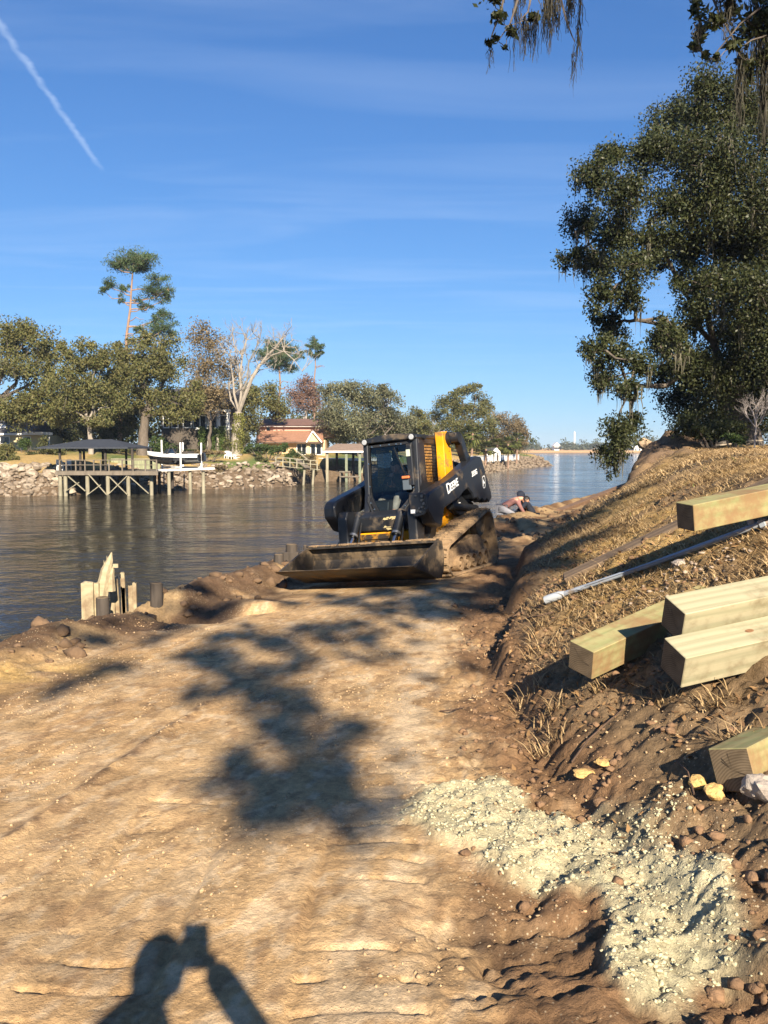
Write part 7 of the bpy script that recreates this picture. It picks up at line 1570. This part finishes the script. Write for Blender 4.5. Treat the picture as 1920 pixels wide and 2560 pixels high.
def figure(label, cat, J, cloth, trousers, skin, loc, rot, parent_M=None, face=(1, 0, -.2), hair=1.0, hairm=None, hood=False, s=1.0, sleeves=True, fat=1.0):
    """J: joints in figure space (x forward, y left, z up, metres)"""
    t = thing('person', label, 'person', loc, rot)
    P = {k: tuple(Vector(v) * s) for k, v in J.items()}; R = lambda k, r, r2=None: (*P[k], r * s * fat, (r2 or r) * s * fat)
    mid = lambda a, b, f=.5: tuple(Vector(P[a]).lerp(Vector(P[b]), f))
    core = {'pel': R('pel', .135, .115), 'abd': (*mid('pel', 'chest', .5), .135 * s * fat, .105 * s * fat), 'chest': R('chest', .155, .115), 'neckb': (*mid('chest', 'neck', .75), .085 * s * fat), 'neck': R('neck', .052), 'skull': (*mid('neck', 'head', .6), .055 * s)}
    ce = [('pel', 'abd'), ('abd', 'chest'), ('chest', 'neckb'), ('neckb', 'neck'), ('neck', 'skull')]
    for c in 'LR': core.update({'sh' + c: R('sh' + c, .062), 'el' + c: R('el' + c, .043), 'wr' + c: R('wr' + c, .029), 'hip' + c: R('hip' + c, .088), 'kn' + c: R('kn' + c, .058), 'an' + c: R('an' + c, .040), 'toe' + c: R('toe' + c, .035)}); core['fa' + c] = (*mid('el' + c, 'wr' + c, .3), .043 * s); core['cf' + c] = (*mid('kn' + c, 'an' + c, .3), .056 * s); ce += [('chest', 'sh' + c), ('sh' + c, 'el' + c), ('el' + c, 'fa' + c), ('fa' + c, 'wr' + c), ('pel', 'hip' + c), ('hip' + c, 'kn' + c), ('kn' + c, 'cf' + c), ('cf' + c, 'an' + c), ('an' + c, 'toe' + c)]
    skin_mesh('body', core, ce, skin, t)
    g = 1.16
    def grown(keys, k=g): return {q: (*core[q][:3], *[r * k for r in core[q][3:]]) for q in keys}
    if cloth is not None:
        ks = ['pel', 'abd', 'chest', 'neckb', 'shL', 'shR', 'elL', 'elR'] + (['faL', 'faR', 'wrL', 'wrR'] if sleeves else []); skin_mesh('shirt', grown(ks), [e for e in ce if e[0] in ks and e[1] in ks], cloth, t)
    ks = ['pel', 'hipL', 'hipR', 'knL', 'knR', 'cfL', 'cfR', 'anL', 'anR']; skin_mesh('trousers', grown(ks, 1.22), [e for e in ce if e[0] in ks and e[1] in ks], trousers, t)
    hd = Vector(P['head']); head_mesh('head', hd, .098 * s * (1.06 if fat > 1.2 else 1), face, skin, t, hair, hairm or HAIR)
    if hood:
        bm = bmesh.new(); bmesh.ops.create_icosphere(bm, subdivisions=3, radius=.138 * s); f = Vector(face).normalized(); dl = [v for v in bm.verts if v.co.dot(f) > .075 * s and v.co.z < .10 * s]; bmesh.ops.delete(bm, geom=dl, context='VERTS')
        for v in bm.verts: v.co.z *= 1.12; v.co += hd
        me = bpy.data.meshes.new('hood'); bm.to_mesh(me); bm.free(); me.polygons.foreach_set('use_smooth', [True] * len(me.polygons)); link('hood', me, cloth, t)
    for c in 'LR':
        b = MB(); a = Vector(P['an' + c]); e = Vector(P['toe' + c]); d = (e - a); d.z = 0; d = d.normalized() if d.length > .01 else Vector((1, 0, 0)); b.bar(a + Vector((0, 0, -.05 * s)) - d * .07 * s, e + d * .05 * s + Vector((0, 0, -.0)), .10 * s, .09 * s); b.build('boot', mat('work_boot', (.05, .035, .025), .8), t, bevel=.02, smooth=True)
    return t, P
# operator in the cab, reading something held in his hand
J = dict(pel=(-.12, 0, 1.20), chest=(.0, 0, 1.58), neck=(.07, 0, 1.74), head=(.16, 0, 1.80), shL=(.01, .19, 1.62), shR=(.01, -.19, 1.62), elL=(.16, .24, 1.38), elR=(.18, -.24, 1.40), wrL=(.36, .06, 1.40), wrR=(.40, -.06, 1.44), hipL=(-.08, .10, 1.18), hipR=(-.08, -.10, 1.18), knL=(.38, .10, 1.27), knR=(.36, -.20, 1.22), anL=(.50, .06, .99), anR=(.48, -.2, .99), toeL=(.62, .06, .965), toeR=(.60, -.2, .965))
J = {k: (v[0] + .02, v[1] - .10, v[2] - (.03 if k not in ('anL', 'anR', 'toeL', 'toeR') else 0)) for k, v in J.items()}
J['head'] = (.22, -.10, 1.68); J['neck'] = (.12, -.10, 1.64); J['chest'] = (.04, -.10, 1.50)
for k in ('shL', 'shR'): J[k] = (.05, J[k][1], 1.55)
op, P = figure('operator in dark hoodie and pale trousers bent over a phone in the loader cab', 'person', J, DARKC, KHAKI, SKIN, (0, 0, 0), (0, 0, 0), face=(.8, .05, -.6), hair=1.1)
op.matrix_world = Matrix.Translation(M_LOC) @ Euler((M_ROLL, M_PITCH, M_YAW)).to_matrix().to_4x4()
hand_mesh(P['wrR'], (.35, .75, .1), (.75, -.4, .2), SKIN, op, .8, 1.0, -1); hand_mesh(P['wrL'], (.5, -.55, .2), (.5, .2, .5), SKIN, op, .9, 1.0, 1)
ph = thing('phone', 'dark phone held by the loader operator', 'phone'); q = MB(); c = Vector(P['wrR']) + Vector((.07, .08, .05)); q.box(c - Vector((.005, .036, .06)), c + Vector((.005, .036, .06))); q.build('case', BLACKM, ph, bevel=.004); q = MB(); q.box(c + Vector((-.0065, -.032, -.055)), c + Vector((-.0055, .032, .055))); q.build('screen', DARKW, ph); ph.matrix_world = op.matrix_world.copy()
# two workers bent over at the foot of the bank
J = dict(pel=(-.28, 0, .62), chest=(.12, 0, .86), neck=(.30, 0, .90), head=(.40, 0, .86), shL=(.14, .2, .86), shR=(.14, -.2, .86), elL=(.28, .22, .58), elR=(.30, -.22, .58), wrL=(.42, .10, .36), wrR=(.44, -.10, .36), hipL=(-.27, .1, .60), hipR=(-.27, -.1, .60), knL=(.10, .16, .46), knR=(.10, -.16, .46), anL=(-.12, .15, .08), anR=(-.12, -.15, .08), toeL=(.05, .16, .04), toeR=(.05, -.16, .04))
w1 = at(1278, 1281, 23.2); w2 = at(1314, 1279, 23.3)
figure('bent-over worker in faded maroon shirt beside the piles at the bank edge', 'person', J, MAROON, GREYC, SKIN, (w1.x, w1.y, w1.z - .50), (0, 0, math.radians(-8)), face=(.5, 0, -.7), s=1.0)[0]
J2 = dict(J); J2.update(pel=(-.2, 0, .50), chest=(.05, 0, .86), neck=(.13, 0, 1.0), head=(.20, 0, 1.06), shL=(.05, .2, .9), shR=(.05, -.2, .9), elL=(.22, .22, .65), elR=(.22, -.22, .65), wrL=(.40, .10, .55), wrR=(.42, -.08, .52), hipL=(-.18, .1, .48), hipR=(-.18, -.1, .48), knL=(.18, .18, .52), knR=(.18, -.18, .52))
figure('crouching worker in a dark hooded sweatshirt facing the maroon-shirted man', 'person', J2, NAVY, NAVY, SKIN, (w2.x + .05, w2.y, w2.z - .62), (0, 0, math.radians(175)), face=(.8, 0, -.4), hood=True)
bk_ = thing('bucket', 'small dark pail standing between the two workers', 'bucket', tuple(at(1296, 1305, 23.2))); q = MB(); q.tube([(0, 0, -.2), (0, 0, .22)], [.10, .13], 14); q.build('pail', BLACKM, bk_); q = MB(); q.tube([(-.13, 0, .2), (0, 0, .30), (.13, 0, .2)], .008, 5); q.build('handle', CHROME, bk_)
# the photographer, whose shadow falls on the bench; the phone sits right behind the lens
GZ = gz_(-.1, -.35)
J = dict(pel=(-.02, 0, .98), chest=(.0, 0, 1.38), neck=(.04, 0, 1.60), head=(.11, -.01, 1.76), shL=(.0, .22, 1.52), shR=(.0, -.20, 1.50), elL=(.16, .32, 1.40), elR=(.18, -.40, 1.40), wrL=(.31, -.02, 1.63), wrR=(.32, -.14, 1.66), hipL=(-.02, .11, .95), hipR=(-.02, -.11, .95), knL=(.03, .13, .52), knR=(.03, -.13, .52), anL=(-.02, .14, .09), anR=(-.02, -.14, .09), toeL=(.14, .16, .05), toeR=(.14, -.16, .05))
# figure faces +Y (forward), its left is -X
pt, P = figure('photographer in dark jacket holding up a phone, behind the camera', 'person', J, DARKC, NAVY, SKIN, (-.10, -.40, GZ), (0, 0, math.radians(90)), face=(1, 0, -.05), hair=.9, s=1.02, fat=1.65)
hand_mesh(P['wrR'], (.5, .55, .55), (.2, .9, .1), SKIN, pt, .8, 1.0, -1); hand_mesh(P['wrL'], (.3, -.3, .7), (.5, -.6, .1), SKIN, pt, .8, 1.0, 1)
pho = thing('camera_phone', 'dark phone held up by the photographer', 'phone', (.0, -.03, 1.70)); q = MB(); q.box((-.062, -.005, -.05), (.032, .004, .120)); q.build('case', BLACKM, pho, bevel=.003); q = MB(); q.box((-.058, -.0062, -.045), (.028, -.0052, .115)); q.build('screen', DARKW, pho)

# ------------------------------------------------------------------ thin river haze
hz = MB(); hz.box((-2600, -1100, -5.4), (2600, 2600, 34)); ho = hz.build('haze', None)
m = bpy.data.materials.new('haze'); nt = nodes_of(m); pv = nn(nt, 'ShaderNodeVolumePrincipled', Density=0.00020, Anisotropy=0.0); pv.inputs['Color'].default_value = (.70, .84, 1.0, 1)
om = nn(nt, 'ShaderNodeOutputMaterial'); lk(nt, pv.outputs[0], om.inputs['Volume']); ho.data.materials.append(m); tag(ho, 'thin pale haze over the river', kind='stuff')
